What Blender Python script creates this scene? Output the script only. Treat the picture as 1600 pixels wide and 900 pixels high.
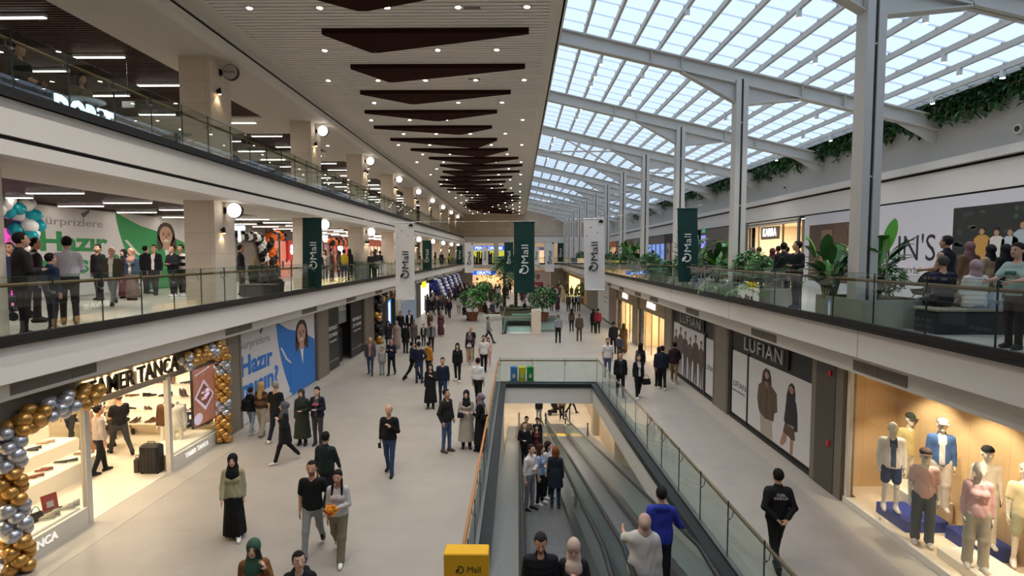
import bpy, math, random
import numpy as np
from mathutils import Matrix, Vector, Euler
random.seed(7); rng = np.random.default_rng(7)
for o in list(bpy.data.objects): bpy.data.objects.remove(o)
S = bpy.context.scene; COL = S.collection
# ---------------------------------------------------------------- camera, sky, exposure
FPX = 870.0
CAMZ = 5.55
camd = bpy.data.cameras.new('camera'); cam = bpy.data.objects.new('camera', camd); COL.objects.link(cam)
camd.sensor_width = 36.0; camd.lens = FPX/1600*36; camd.clip_start = .05; camd.clip_end = 400
cam.location = (0, 0, CAMZ)
cam.rotation_euler = (math.pi/2-math.atan(52/FPX), 0, math.atan(9/FPX))
S.camera = cam
w = bpy.data.worlds.new('sky'); S.world = w; w.use_nodes = True
bg = w.node_tree.nodes['Background']; bg.inputs[0].default_value = (.83, .92, 1.0, 1); bg.inputs[1].default_value = 1.7
S.view_settings.view_transform = 'Standard'; S.view_settings.look = 'None'
S.view_settings.gamma = 1; S.view_settings.use_curve_mapping = False
S.view_settings.exposure = 0.42
cy = S.cycles
cy.max_bounces = 7; cy.diffuse_bounces = 4; cy.glossy_bounces = 3; cy.transmission_bounces = 4; cy.transparent_max_bounces = 24
cy.sample_clamp_indirect = 4.0; cy.caustics_reflective = False; cy.caustics_refractive = False
cy.use_denoising = True
try: cy.use_light_tree = True
except Exception: pass
DOWN_W, SHOP_W = 122.0, .8

RC = Euler(cam.rotation_euler).to_matrix()
def ray(px, py): return RC @ Vector(((px-800)/FPX, (450-py)/FPX, -1.0))
def G(px, py, z=0.0):            # point of the horizontal plane z
    d = ray(px, py); t = (z-CAMZ)/d.z
    return (d.x*t, d.y*t, z)
def PX(px, py, X):               # point of the vertical plane x = X
    d = ray(px, py); t = X/d.x
    return (X, d.y*t, CAMZ+d.z*t)
def PY(px, py, Y):
    d = ray(px, py); t = Y/d.y
    return (d.x*t, Y, CAMZ+d.z*t)
def DX(px, X, z):                # depth at which column px meets the plane x = X at height z
    lo, hi = 400.0, 1.0
    py = 450
    for _ in range(25):
        p = PX(px, py, X); D = p[1]
        v = RC.transposed() @ Vector((X, D, z-CAMZ)); py = 450-FPX*v.y/(-v.z)
    return D
# ---------------------------------------------------------------- materials
def lin(c):
    if isinstance(c, str):
        c = c.lstrip('#')
        if len(c) == 3: c = ''.join(k*2 for k in c)
        c = [int(c[i:i+2], 16) for i in (0, 2, 4)]
    f = lambda v: v/12.92 if v <= .04045 else ((v+.055)/1.055)**2.4
    return tuple(f(v/255) for v in c[:3])
_mats = {}
def M(name, col=(200,200,200), rough=.6, metal=0.0, emit=0.0, ecol=None, noise=0.06, nscale=6.0, spec=.4):
    if name in _mats: return _mats[name]
    m = bpy.data.materials.new(name); m.use_nodes = True; nt = m.node_tree; b = nt.nodes['Principled BSDF']
    c = lin(col)
    b.inputs['Roughness'].default_value = rough; b.inputs['Metallic'].default_value = metal
    b.inputs['Specular IOR Level'].default_value = spec
    if noise > 0:
        tc = nt.nodes.new('ShaderNodeTexCoord'); n = nt.nodes.new('ShaderNodeTexNoise'); n.inputs['Scale'].default_value = nscale; n.inputs['Detail'].default_value = 4
        nt.links.new(tc.outputs['Object'], n.inputs['Vector'])
        mx = nt.nodes.new('ShaderNodeMix'); mx.data_type = 'RGBA'
        mx.inputs[6].default_value = (*[v*(1-noise) for v in c], 1); mx.inputs[7].default_value = (*[min(1, v*(1+noise)) for v in c], 1)
        nt.links.new(n.outputs['Fac'], mx.inputs[0]); nt.links.new(mx.outputs[2], b.inputs['Base Color'])
    else: b.inputs['Base Color'].default_value = (*c, 1)
    if emit:
        b.inputs['Emission Color'].default_value = (*lin(ecol or col), 1); b.inputs['Emission Strength'].default_value = emit
    m.diffuse_color = (*c, 1)
    _mats[name] = m; return m
def MC(hexcol, rough=.8):        # plain cloth / paint colour
    return M('cloth_'+hexcol.strip('#')+('_%d' % int(rough*100)), hexcol, rough, noise=.10, nscale=14, spec=.25)
def M_brick(name, col, col2, mortar, bw, bh, msize=.004, axes='XY', rough=.5, off=.5, bump=0, mottled=.10, spec=.4, bands=None):
    if name in _mats: return _mats[name]
    m = bpy.data.materials.new(name); m.use_nodes = True; nt = m.node_tree; b = nt.nodes['Principled BSDF']
    b.inputs['Roughness'].default_value = rough; b.inputs['Specular IOR Level'].default_value = spec
    tc = nt.nodes.new('ShaderNodeTexCoord'); sp = nt.nodes.new('ShaderNodeSeparateXYZ'); cb = nt.nodes.new('ShaderNodeCombineXYZ')
    nt.links.new(tc.outputs['Object'], sp.inputs[0])
    nt.links.new(sp.outputs['XYZ'.index(axes[0])], cb.inputs[0]); nt.links.new(sp.outputs['XYZ'.index(axes[1])], cb.inputs[1])
    br = nt.nodes.new('ShaderNodeTexBrick'); nt.links.new(cb.outputs[0], br.inputs['Vector'])
    br.offset = off; br.inputs['Scale'].default_value = 1; br.inputs['Brick Width'].default_value = bw; br.inputs['Row Height'].default_value = bh
    br.inputs['Mortar Size'].default_value = msize; br.inputs['Mortar Smooth'].default_value = .3; br.inputs['Bias'].default_value = 0
    br.inputs['Color1'].default_value = (*lin(col), 1); br.inputs['Color2'].default_value = (*lin(col2), 1); br.inputs['Mortar'].default_value = (*lin(mortar), 1)
    n = nt.nodes.new('ShaderNodeTexNoise'); n.inputs['Scale'].default_value = 1.3; n.inputs['Detail'].default_value = 7; n.inputs['Roughness'].default_value = .65
    nt.links.new(tc.outputs['Object'], n.inputs['Vector'])
    mr = nt.nodes.new('ShaderNodeMapRange'); mr.inputs[1].default_value = .3; mr.inputs[2].default_value = .7; mr.inputs[3].default_value = 1-mottled; mr.inputs[4].default_value = 1+mottled
    nt.links.new(n.outputs['Fac'], mr.inputs[0])
    vm = nt.nodes.new('ShaderNodeVectorMath'); vm.operation = 'SCALE'
    nt.links.new(br.outputs['Color'], vm.inputs[0]); nt.links.new(mr.outputs[0], vm.inputs['Scale'])
    nt.links.new(vm.outputs[0], b.inputs['Base Color'])
    _mats[name] = m; return m
def M_glass(name, tint=(.86,.93,.90), rough=.0, refl=1.0, ior=1.5):
    if name in _mats: return _mats[name]
    m = bpy.data.materials.new(name); m.use_nodes = True; nt = m.node_tree
    for n in list(nt.nodes): nt.nodes.remove(n)
    out = nt.nodes.new('ShaderNodeOutputMaterial'); mx = nt.nodes.new('ShaderNodeMixShader')
    t = nt.nodes.new('ShaderNodeBsdfTransparent'); t.inputs[0].default_value = (*tint, 1)
    g = nt.nodes.new('ShaderNodeBsdfGlossy'); g.inputs['Roughness'].default_value = rough; g.inputs[0].default_value = (refl, refl, refl, 1)
    f = nt.nodes.new('ShaderNodeFresnel'); f.inputs[0].default_value = ior
    ge = nt.nodes.new('ShaderNodeNewGeometry'); mu = nt.nodes.new('ShaderNodeMath'); mu.operation = 'SUBTRACT'; mu.use_clamp = True
    nt.links.new(f.outputs[0], mu.inputs[0]); nt.links.new(ge.outputs['Backfacing'], mu.inputs[1])     # reflect on the outer faces only
    nt.links.new(mu.outputs[0], mx.inputs[0]); nt.links.new(t.outputs[0], mx.inputs[1]); nt.links.new(g.outputs[0], mx.inputs[2]); nt.links.new(mx.outputs[0], out.inputs[0])
    _mats[name] = m; return m
# ---------------------------------------------------------------- mesh builder
class MB:
    def __init__(s): s.v = []; s.f = []; s.m = []; s.k = 0
    def mat(s, k): s.k = k; return s
    def add(s, vs, fs, k=None):
        b = len(s.v); s.v.extend(tuple(p) for p in vs)
        for f in fs: s.f.append(tuple(b+i for i in f)); s.m.append(s.k if k is None else k)
        return s
    def box(s, x0, x1, y0, y1, z0, z1, k=None):
        if x0 > x1: x0, x1 = x1, x0
        if y0 > y1: y0, y1 = y1, y0
        if z0 > z1: z0, z1 = z1, z0
        return s.add([(x0,y0,z0),(x1,y0,z0),(x1,y1,z0),(x0,y1,z0),(x0,y0,z1),(x1,y0,z1),(x1,y1,z1),(x0,y1,z1)],
              [(0,3,2,1),(4,5,6,7),(0,1,5,4),(1,2,6,5),(2,3,7,6),(3,0,4,7)], k)
    def bevbox(s, x0, x1, y0, y1, z0, z1, b=.02, k=None):
        # box with chamfered vertical edges and top
        pts = [(x0+b,y0),(x1-b,y0),(x1,y0+b),(x1,y1-b),(x1-b,y1),(x0+b,y1),(x0,y1-b),(x0,y0+b)]
        cx, cy_ = (x0+x1)/2, (y0+y1)/2
        def ins(p, d): return (p[0]+(d if p[0] < cx else -d), p[1]+(d if p[1] < cy_ else -d))
        rings = [[(*p, z0) for p in pts], [(*p, z1-b) for p in pts], [(*ins(p, b), z1) for p in pts]]
        return s.rings(rings, k=k)
    def rings(s, rs, cap0=True, cap1=True, k=None):
        n = len(rs[0]); vs = [p for r in rs for p in r]; fs = []
        for i in range(len(rs)-1):
            for j in range(n): fs.append((i*n+j, i*n+(j+1) % n, (i+1)*n+(j+1) % n, (i+1)*n+j))
        if cap0: fs.append(tuple(range(n-1, -1, -1)))
        if cap1: fs.append(tuple((len(rs)-1)*n+j for j in range(n)))
        return s.add(vs, fs, k)
    def prism(s, poly, axis, a, b, k=None):
        # poly in the two other axes, extruded along axis from a to b
        def P(p, t): return {'x': (t, p[0], p[1]), 'y': (p[0], t, p[1]), 'z': (p[0], p[1], t)}[axis]
        return s.rings([[P(p, a) for p in poly], [P(p, b) for p in poly]], k=k)
    def cyl(s, c, r, h, axis='z', n=20, r2=None, k=None, caps=True):
        r2 = r if r2 is None else r2; R = []
        for (rr, t) in ((r, 0), (r2, h)):
            ring = []
            for j in range(n):
                a = 2*math.pi*j/n; u, v = rr*math.cos(a), rr*math.sin(a)
                ring.append({'z': (c[0]+u, c[1]+v, c[2]+t), 'x': (c[0]+t, c[1]+u, c[2]+v), 'y': (c[0]+v, c[1]+t, c[2]+u)}[axis])
            R.append(ring)
        return s.rings(R, caps, caps, k)
    def lathe(s, c, prof, n=20, k=None, axis='z'):
        R = []
        for (r, z) in prof:
            ring = []
            for j in range(n):
                u, v = r*math.cos(2*math.pi*j/n), r*math.sin(2*math.pi*j/n)
                ring.append({'z': (c[0]+u, c[1]+v, c[2]+z), 'x': (c[0]+z, c[1]+u, c[2]+v), 'y': (c[0]+v, c[1]+z, c[2]+u)}[axis])
            R.append(ring)
        return s.rings(R, True, True, k)
    def ell(s, c, r, n=12, m=8, k=None, tilt=None):
        R = []
        for i in range(m+1):
            t = math.pi*(i+.0)/m; rr = max(.02, math.sin(t)); z = -math.cos(t)
            R.append([Vector((r[0]*rr*math.cos(2*math.pi*j/n), r[1]*rr*math.sin(2*math.pi*j/n), r[2]*z)) for j in range(n)])
        if tilt is not None: R = [[tilt @ p for p in q] for q in R]
        R = [[(p.x+c[0], p.y+c[1], p.z+c[2]) for p in q] for q in R]
        return s.rings(R, k=k)
    def tube(s, pts, r, n=8, k=None, ry=None):
        pts = [Vector(p) for p in pts]; R = []
        up = Vector((0, 0, 1))
        for i, p in enumerate(pts):
            d = (pts[min(i+1, len(pts)-1)]-pts[max(i-1, 0)]).normalized()
            if abs(d.dot(up)) > .98: u = Vector((1, 0, 0))
            else: u = d.cross(up).normalized()
            v = u.cross(d).normalized()
            rr = r[i] if isinstance(r, (list, tuple)) else r
            rv = rr if ry is None else ry
            R.append([tuple(p+u*(rr*math.cos(2*math.pi*j/n))+v*(rv*math.sin(2*math.pi*j/n))) for j in range(n)])
        return s.rings(R, k=k)
    def flat(s, poly, o, u, v, t=.004, k=None):
        # polygon (a,b) in the frame (o,u,v) as a thin sheet of thickness t standing off along u x v
        o, u, v = Vector(o), Vector(u), Vector(v); nn = u.cross(v).normalized()
        A = [tuple(o+u*a+v*b) for a, b in poly]; B = [tuple(o+u*a+v*b+nn*t) for a, b in poly]
        return s.rings([A, B], k=k)
    def ellflat(s, c, r, o, u, v, t=.004, n=18, k=None, rot=0.0):
        ca, sa = math.cos(rot), math.sin(rot); P = []
        for j in range(n):
            a = 2*math.pi*j/n; x, y = r[0]*math.cos(a), r[1]*math.sin(a); P.append((c[0]+x*ca-y*sa, c[1]+x*sa+y*ca))
        return s.flat(P, o, u, v, t, k)
    def text(s, txt, o, u, v, h, t=.02, wd=None, k=None, align='c', shear=0.0, bold=0.0, sp=1.0):
        V, F = text_mesh(txt, bold, sp)
        sc = h; x0, x1 = V[:,0].min(), V[:,0].max(); sx = sc if wd is None else wd/(x1-x0)
        off = {'c': (x0+x1)/2, 'l': x0, 'r': x1}[align]
        o, u, v = Vector(o), Vector(u).normalized(), Vector(v).normalized(); nn = u.cross(v)
        vs = [tuple(o+u*((x-off)*sx+shear*y*sc)+v*(y*sc)+nn*(t if z > .5 else 0)) for x, y, z in V]
        return s.add(vs, F, k)
    def build(s, name, mats, parent=None, smooth=False, local=False, auto=None):
        me = bpy.data.meshes.new(name)
        off = Vector((0, 0, 0))
        if parent is not None and not local:
            p = parent
            while p is not None: off += p.location; p = p.parent
        me.from_pydata([(v[0]-off.x, v[1]-off.y, v[2]-off.z) for v in s.v], [], s.f)
        mats = mats if isinstance(mats, (list, tuple)) else [mats]
        for m in mats: me.materials.append(m)
        if len(mats) > 1: me.polygons.foreach_set('material_index', s.m)
        if smooth: me.polygons.foreach_set('use_smooth', [True]*len(me.polygons))
        me.update()
        o = bpy.data.objects.new(name, me); COL.objects.link(o)
        if parent is not None: o.parent = parent
        if auto: shade_auto(o, auto)
        return o
def shade_auto(o, deg=35):
    me = o.data; me.polygons.foreach_set('use_smooth', [True]*len(me.polygons)); 
    try: me.set_sharp_from_angle(angle=math.radians(deg))
    except Exception: pass
_txt = {}
def text_mesh(txt, bold=0.0, sp=1.0):
    key = (txt, bold, sp)
    if key in _txt: return _txt[key]
    cu = bpy.data.curves.new('txt', 'FONT'); cu.body = txt; cu.size = 1; cu.extrude = .5; cu.resolution_u = 3; cu.offset = bold; cu.space_character = sp
    ob = bpy.data.objects.new('txt', cu); COL.objects.link(ob)
    dg = bpy.context.evaluated_depsgraph_get(); me = bpy.data.meshes.new_from_object(ob.evaluated_get(dg))
    V = np.array([v.co[:] for v in me.vertices]); V[:, 2] = (V[:, 2] > 0); V[:, :2] /= .69
    F = [tuple(p.vertices) for p in me.polygons]
    bpy.data.objects.remove(ob); bpy.data.curves.remove(cu); bpy.data.meshes.remove(me)
    _txt[key] = (V, F); return V, F
def tag(o, label=None, cat=None, group=None, kind=None):
    if label: o['label'] = label
    if cat: o['category'] = cat
    if group: o['group'] = group
    if kind: o['kind'] = kind
    return o
def root(name, loc, label, cat, group=None):
    o = bpy.data.objects.new(name, None); COL.objects.link(o); o.location = loc; o.empty_display_size = .2
    return tag(o, label, cat, group)
def struct(name, mb, mats, parent=None, **kw):
    o = mb.build(name, mats, parent, **kw)
    if parent is None: o['kind'] = 'structure'
    return o
_kids = {}
def copy_thing(o, loc, label=None, rotz=None, group=None, scale=None):
    c = o.copy(); COL.objects.link(c); c.location = loc
    if rotz is not None: c.rotation_euler = (c.rotation_euler[0], c.rotation_euler[1], rotz)
    if label: c['label'] = label
    if group: c['group'] = group
    if scale: c.scale = (scale,)*3
    for ch in o.children:
        d = ch.copy(); COL.objects.link(d); d.parent = c
        for g in ch.children:
            e = g.copy(); COL.objects.link(e); e.parent = d
    return c
def lamp(kind, loc, power, col=(1, .93, .84), size=.2, rot=(0, 0, 0), spot=None, sizey=None, blend=.5):
    l = bpy.data.lights.new(kind.lower()+'_light', kind); l.energy = power; l.color = col
    if kind == 'AREA':
        l.shape = 'RECTANGLE'; l.size = size; l.size_y = sizey or size
    else: l.shadow_soft_size = size
    if kind == 'SPOT': l.spot_size = math.radians(spot); l.spot_blend = blend
    o = bpy.data.objects.new(l.name, l); COL.objects.link(o); o.location = loc; o.rotation_euler = rot
    return o
# ================================================================ SHELL
XL, XR, XLS, XRS, XLB, XRB = -8.1, 6.6, -8.9, 7.37, -15.4, 13.1
Y0, YE, ZM, Z2, ZC = -6.0, 85.0, 4.1, 8.03, 11.7
WHITE = M('white_paint', (222,217,210), .7, noise=.02)
WHITE2 = M('white_plaster', (212,207,199), .8, noise=.03)
BLACK = M('black_metal', (30,28,28), .45, noise=.02)
DKGREY = M('dark_grey_panel', (58,56,54), .5, noise=.04)
STEEL = M('brushed_steel', (150,150,148), .32, .9, noise=.05)
BRONZE = M('bronze_wood_rail', (134,104,72), .4, noise=.12, nscale=30)
FLOORM = M_brick('floor_tile', (164,156,146), (161,153,143), (155,147,138), 1.2, .6, .003, 'XY', .42, .5, mottled=.06, spec=.45)
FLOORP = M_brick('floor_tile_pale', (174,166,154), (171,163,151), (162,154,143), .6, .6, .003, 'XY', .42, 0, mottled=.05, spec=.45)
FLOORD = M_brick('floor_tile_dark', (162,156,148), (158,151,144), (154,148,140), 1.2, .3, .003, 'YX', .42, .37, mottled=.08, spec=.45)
MEZF = M_brick('mezzanine_tile', (185,178,168), (180,173,163), (160,153,144), .6, .6, .004, 'XY', .35, 0, mottled=.05)
STONE = M_brick('pillar_stone', (222,206,188), (216,201,183), (180,165,148), 3.0, .62, .005, 'XZ', .6, 0, mottled=.04)
WOODC = M_brick('dark_wood_slat', (70,44,38), (60,38,33), (52,32,28), 2.4, .12, .001, 'XY', .55, .5, mottled=.15)
CEILM = M('ceiling_slat', (232,228,221), .7, noise=.03)
GROOVE = M('shadow_gap', (26,24,23), .8, noise=0)
GLASS = M_glass('balustrade_glass', (.89,.94,.92), ior=1.68)
GEDGE = M('glass_edge', (52,62,60), .2, noise=0)
SHOPGLASS = M_glass('shop_glass', (.95,.96,.95))
PILASTER = M('grey_beige_pilaster', (128,118,104), .45, .25, noise=.05)
VENT = M('vent_grille', (120,112,102), .6, noise=.03)
LIT = M('lit_tube', (255,246,232), .5, emit=9, noise=0)
STEELW = M('white_steel', (208,204,196), .45, noise=.02)

WX0, WYF, WYN = -.70, 23.45, 6.3
def wxr(y): return 3.30+(23.45-y)*.028
# floor with the walkway well and the stair well left open
fl = MB()
def slab_quad(pts, z0=-.35, z1=0): fl.prism(pts, 'z', z0, z1)
SX0, SX1, SY0, SY1 = -.95, 1.15, 39.0, 46.0
slab_quad([(-16,Y0),(WX0,Y0),(WX0,WYF),(-16,WYF)])
slab_quad([(WX0,Y0),(wxr(WYN),Y0),(wxr(WYN),WYN),(WX0,WYN)])
slab_quad([(wxr(WYN),Y0),(14,Y0),(14,WYF),(wxr(WYF),WYF),(wxr(WYN),WYN)])
slab_quad([(-16,WYF),(14,WYF),(14,SY0),(-16,SY0)])
slab_quad([(-16,SY0),(SX0,SY0),(SX0,SY1),(-16,SY1)])
slab_quad([(SX1,SY0),(14,SY0),(14,SY1),(SX1,SY1)])
slab_quad([(-16,SY1),(14,SY1),(14,YE+4),(-16,YE+4)])
struct('floor', fl, FLOORM)
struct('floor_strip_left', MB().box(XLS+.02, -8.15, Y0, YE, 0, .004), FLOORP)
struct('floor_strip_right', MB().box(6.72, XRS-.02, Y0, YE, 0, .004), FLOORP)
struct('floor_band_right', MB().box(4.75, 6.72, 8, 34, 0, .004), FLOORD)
# left mezzanine, upper gallery, right mezzanine
def gallery(x0, x1, xe, zf, sgn, ztop, zlow, groove=None, nm=''):
    m = MB()
    m.box(x0 if sgn < 0 else xe+.02, xe-.02 if sgn < 0 else x1, Y0, YE, zf-.35, zf, 0)
    struct('slab_'+nm, m, MEZF)
    f = MB(); a, b = (xe, xe+.3*sgn)
    if groove:
        f.box(a, b, Y0, YE, zlow, groove-.04); f.box(a, b, Y0, YE, groove+.04, ztop); 
    else: f.box(a, b, Y0, YE, zlow, ztop)
    struct('trim_fascia_'+nm, f, WHITE)
    if groove: struct('trim_groove_'+nm, MB().box(a+.06*sgn, b, Y0, YE, groove-.05, groove+.05), GROOVE)
gallery(-16, XL, XL, ZM, -1, ZM, 3.5, nm='left')
gallery(-17, XL, XL, Z2, -1, Z2, 7.13, 7.41, nm='upper_left')
gallery(XR, 13.4, XR, ZM, 1, ZM, 3.55, nm='right')
# joints of the right fascia panels
struct('trim_joint_right', (lambda m: [m.box(XR-.003, XR, y-.006, y+.006, 3.55, ZM) for y in np.arange(4.2, YE, 6.6)] and m)(MB()), VENT)
# header bands with vents above the ground floor shops
struct('trim_header_left', MB().box(-8.4, -8.55, Y0, YE, 3.16, 3.6).box(-8.55, -8.95, Y0, YE, 3.1, 3.3), WHITE2)
struct('trim_header_right', MB().box(6.9, 7.05, Y0, YE, 3.13, 3.6).box(7.05, 7.4, Y0, YE, 3.1, 3.3), WHITE2)
struct('ceiling_under_left', MB().box(-16, XL-.29, Y0, YE, 3.42, 3.5), WHITE2)
struct('ceiling_under_right', MB().box(XR+.29, 13.4, Y0, YE, 3.42, 3.5), WHITE2)
def vent(x, y0, y1, z0, z1, sgn):
    m = MB(); n = max(1, int(round((y1-y0)/.75)))
    t = root('air_vent', (x, (y0+y1)/2, z0), 'grey slotted air vent in the pale band over the ' + ('left' if sgn > 0 else 'right') + ' ground floor shops', 'vent', 'air vents in the '+('left' if sgn > 0 else 'right')+' header band')
    for i in range(n):
        a, b = y0+(y1-y0)*i/n+.01, y0+(y1-y0)*(i+1)/n-.01
        p = MB().box(x, x+.012*sgn, a, b, z0, z1)
        for k in range(7):
            z = z0+(z1-z0)*(k+.5)/7; p.box(x+.012*sgn, x+.018*sgn, a, b, z-.006, z+.006)
        p.build('grille', VENT, t)
for y in (10.1, 16.6, 22.3, 27.9, 33.5, 39, 45, 51, 57, 63): vent(-8.4, y-1.1 if y < 12 else y-.8, y+.8, 3.22, 3.40, 1)
for y in (10.6, 15.6, 22, 28.2, 32, 37, 42, 48, 54): vent(6.9, y-.8, y+.8, 3.19, 3.40, -1)
# left galleries: soffits, wood ceilings, back walls
PIL = [8.40+7.85*k for k in range(0, 10)]
for (zc, nm) in ((7.13, 'mezzanine'), (11.25, 'upper')):
    struct('ceiling_soffit_'+nm, MB().box(-10.6, XL-.295, Y0, YE, zc, zc+.25).box(-17, -10.6, Y0, YE, zc+.24, zc+.3), WHITE2)
    m = MB(); pale = MB()
    edges = [Y0]+[v for p in PIL[1:] for v in (p-.5 if p > 20 else None, p+2.6 if p > 20 else None) if v]+[YE]
    for a, b in zip(edges[0::2], edges[1::2]):
        y = a
        st = .14 if a < 40 else .28
        while y < b: m.box(-16.9, -10.62, y, y+st*.58, zc+.10, zc+.18); y += st
    struct('ceiling_slats_'+nm, m, WOODC)
    struct('ceiling_backing_'+nm, MB().box(-17, -10.61, Y0, YE, zc+.19, zc+.23), M('ceiling_void', (38,28,26), .9, noise=0))
    for a, b in zip(edges[1:-1:2], edges[2:-1:2]): pale.box(-17, -10.61, a, b, zc+.04, zc+.12)
    struct('ceiling_strips_'+nm, pale, WHITE2)
struct('wall_left_mezzanine', MB().box(-15.9, XLB-.15, Y0, YE, ZM, 7.4), M('mezz_wall', (150,140,128), .7))
struct('wall_left_upper', MB().box(-17.2, -16.9, Y0, YE, Z2, 11.5), M('upper_wall', (150,140,130), .7))
struct('wall_left', MB().box(-16.2, -16, Y0, YE, -.3, 3.5), WHITE2)
for i, p in enumerate(PIL):
    for (a, b) in ((ZM, 7.13), (Z2, 11.25)):
        struct('pillar', MB().box(-9.75, -8.85, p, p+1.15, a, b), STONE)
# high ceiling
m = MB(); y = 8.0
while y < YE:
    m.box(-7.53, .78, y, y+.11, ZC-.055, ZC+.004); y += .19 if y < 45 else .38
struct('ceiling', m, CEILM)
struct('ceiling_backing', MB().box(-8.4, 1.15, Y0, YE, ZC+.005, ZC+.1).box(-8.4, -7.53, Y0, YE, ZC-.05, ZC+.01).box(.78, 1.15, Y0, YE, ZC-.05, ZC+.01).box(-7.6, .8, Y0, 8, ZC-.05, ZC), M('ceiling_backing', (214,209,201), .8, noise=.02))
struct('ceiling_edge', MB().box(1.10, 1.2, Y0, YE, ZC-.05, 13.2), WHITE)
struct('trim_fascia_ceiling', MB().box(XL, XL-.3, Y0, YE, 11.25, 11.46).box(XL, XL-.3, Y0, YE, 11.56, ZC-.055), WHITE)
struct('trim_groove_ceiling', MB().box(XL-.06, XL-.3, Y0, YE, 11.44, 11.58), GROOVE)
# behind the camera and far end
struct('wall_light_stop', MB().box(-17, 14, Y0-.3, Y0, -.3, 13.5), WHITE2)  # unseen wall added to hold the light in; the hall continues here
ENDM = M_brick('end_wall_stone', (196,180,160), (192,176,156), (160,146,130), 3.4, .9, .02, 'XZ', .7, 0)
m = MB().box(-17, 14, YE, YE+.3, 8.35, 13.5)
struct('wall_end', m, ENDM)
m = MB().box(-17, 14, YE-.05, YE+.3, 7.3, 8.3).box(-17, 14, YE-.9, YE+.3, 3.5, 4.15)
for (a, b) in ((-17,-7.0),(-3.65,-2.9),(.8,2.7),(4.0,5.2),(6.2,14)): m.box(a, b, YE, YE+.3, 4.15, 7.3)
struct('trim_end', m, WHITE)
struct('trim_end_groove', MB().box(-17, 14, YE, YE+.2, 8.28, 8.37), GROOVE)
m = MB().box(-17, 14, YE+5, YE+5.3, -.3, 8)
struct('wall_end_shops', m, M('end_shop_wall', (190,165,130), .7))
for (a, b) in ((-17,-6.9),(-.1,2.2),(5.0,14)): struct('wall_end_panel', MB().box(a, b, YE, YE+.3, 0, 3.5), M('end_panel', (150,138,124), .6))
# right side above the shops
struct('wall_right_upper', MB().box(13.3, 13.6, Y0, YE, 8.2, 10.6), M('grey_wall', (188,186,182), .8, noise=.05))
struct('trim_right', MB().box(XRB, 13.5, Y0, YE, 7.36, 8.13).box(12.95, 13.5, Y0, YE, 8.22, 8.46), WHITE)
struct('trim_right_groove', MB().box(XRB+.05, 13.5, Y0, YE, 8.12, 8.23).box(XRB+.03, 13.5, Y0, YE, 7.27, 7.37), GROOVE)
struct('wall_right_mezzanine', MB().box(13.35, 13.7, Y0, DX(1248, XRB, 5.5), ZM, 7.3).box(13.35, 13.7, DX(1163, XRB, 5.5), YE, ZM, 7.3), M('mezz_wall_r', (150,140,128), .7))
struct('ceiling_right_strip', MB().box(13.0, 13.6, Y0, YE, 10.4, 10.5), WHITE)
struct('wall_right', MB().box(13.2, 13.4, Y0, YE, -.3, 3.5), WHITE2)
# skylight
def zsky(x): return 12.72-.23*(x-1.2)
SLOPE = math.atan(.23)
SKYG = M_glass('skylight_panel', (.66,.70,.76), ior=1.1); BARG = M_glass('glazing_bar', (.80,.82,.84), ior=1.05)
BEAMY = [11.5+6.6*k for k in range(-1, 12)]
m = MB(); R = []
m.prism([(1.15, zsky(1.15)+.26), (13.35, zsky(13.35)+.26), (13.35, zsky(13.35)+.28), (1.15, zsky(1.15)+.28)], 'y', Y0, YE)
o = m.build('window_1', SKYG); o['kind'] = 'structure'
def ibeam(y):
    m = MB(); w_, d = .13, .46
    def sec(x, w=w_, zt=0, zb=-d): return [(x, y-w, zsky(x)+zt), (x, y+w, zsky(x)+zt), (x, y+w, zsky(x)+zb), (x, y-w, zsky(x)+zb)]
    m.rings([sec(1.15, zt=0, zb=-.045), sec(13.3, zt=0, zb=-.045)])
    m.rings([sec(1.15, zt=-d+.045), sec(13.3, zt=-d+.045)])
    m.rings([sec(1.15, .02), sec(13.3, .02)])
    for x in (4.2, 7.07-1.9, 7.07+1.9, 10.3): m.rings([sec(x, w_), sec(x+.02, w_)])
    for s in (-1, 1):
        xa, xb = 7.07+s*.2, 7.07+s*1.9
        m.prism([(xa, zsky(xa)-d), (xb, zsky(xb)-d), (xa, zsky(xa)-d-.55)], 'y', y-.02, y+.02)
        m.rings([[(xb, y-w_, zsky(xb)-d), (xb, y+w_, zsky(xb)-d), (xb, y+w_, zsky(xb)-d-.03), (xb, y-w_, zsky(xb)-d-.03)],
                 [(xa, y-w_, zsky(xa)-d-.55), (xa, y+w_, zsky(xa)-d-.55), (xa, y+w_, zsky(xa)-d-.58), (xa, y-w_, zsky(xa)-d-.58)]])
    m.prism([(13.3, zsky(13.3)-d), (11.9, zsky(11.9)-d), (13.3, zsky(13.3)-d-.45)], 'y', y-.02, y+.02)
    return m
for y in BEAMY[0:]: struct('beam', ibeam(y), STEELW)
for i in range(16):
    x = 1.35+.785*i
    m = MB().box(x-.04, x+.04, Y0, YE, zsky(x)+.07, zsky(x)+.22)
    y = 6
    while y < 60: m.box(x-.06, x+.06, y, y+.05, zsky(x)+.2, zsky(x)+.25); y += .85
    struct('beam_purlin', m, STEELW)
m = MB(); y = 6.0
while y < YE:
    m.rings([[(1.15, y, zsky(1.15)+.24), (1.15, y+.035, zsky(1.15)+.24), (1.15, y+.035, zsky(1.15)+.27), (1.15, y, zsky(1.15)+.27)],
             [(13.3, y, zsky(13.3)+.24), (13.3, y+.035, zsky(13.3)+.24), (13.3, y+.035, zsky(13.3)+.27), (13.3, y, zsky(13.3)+.27)]]); y += .85
struct('trim_glazing_bars', m, BARG)
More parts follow.
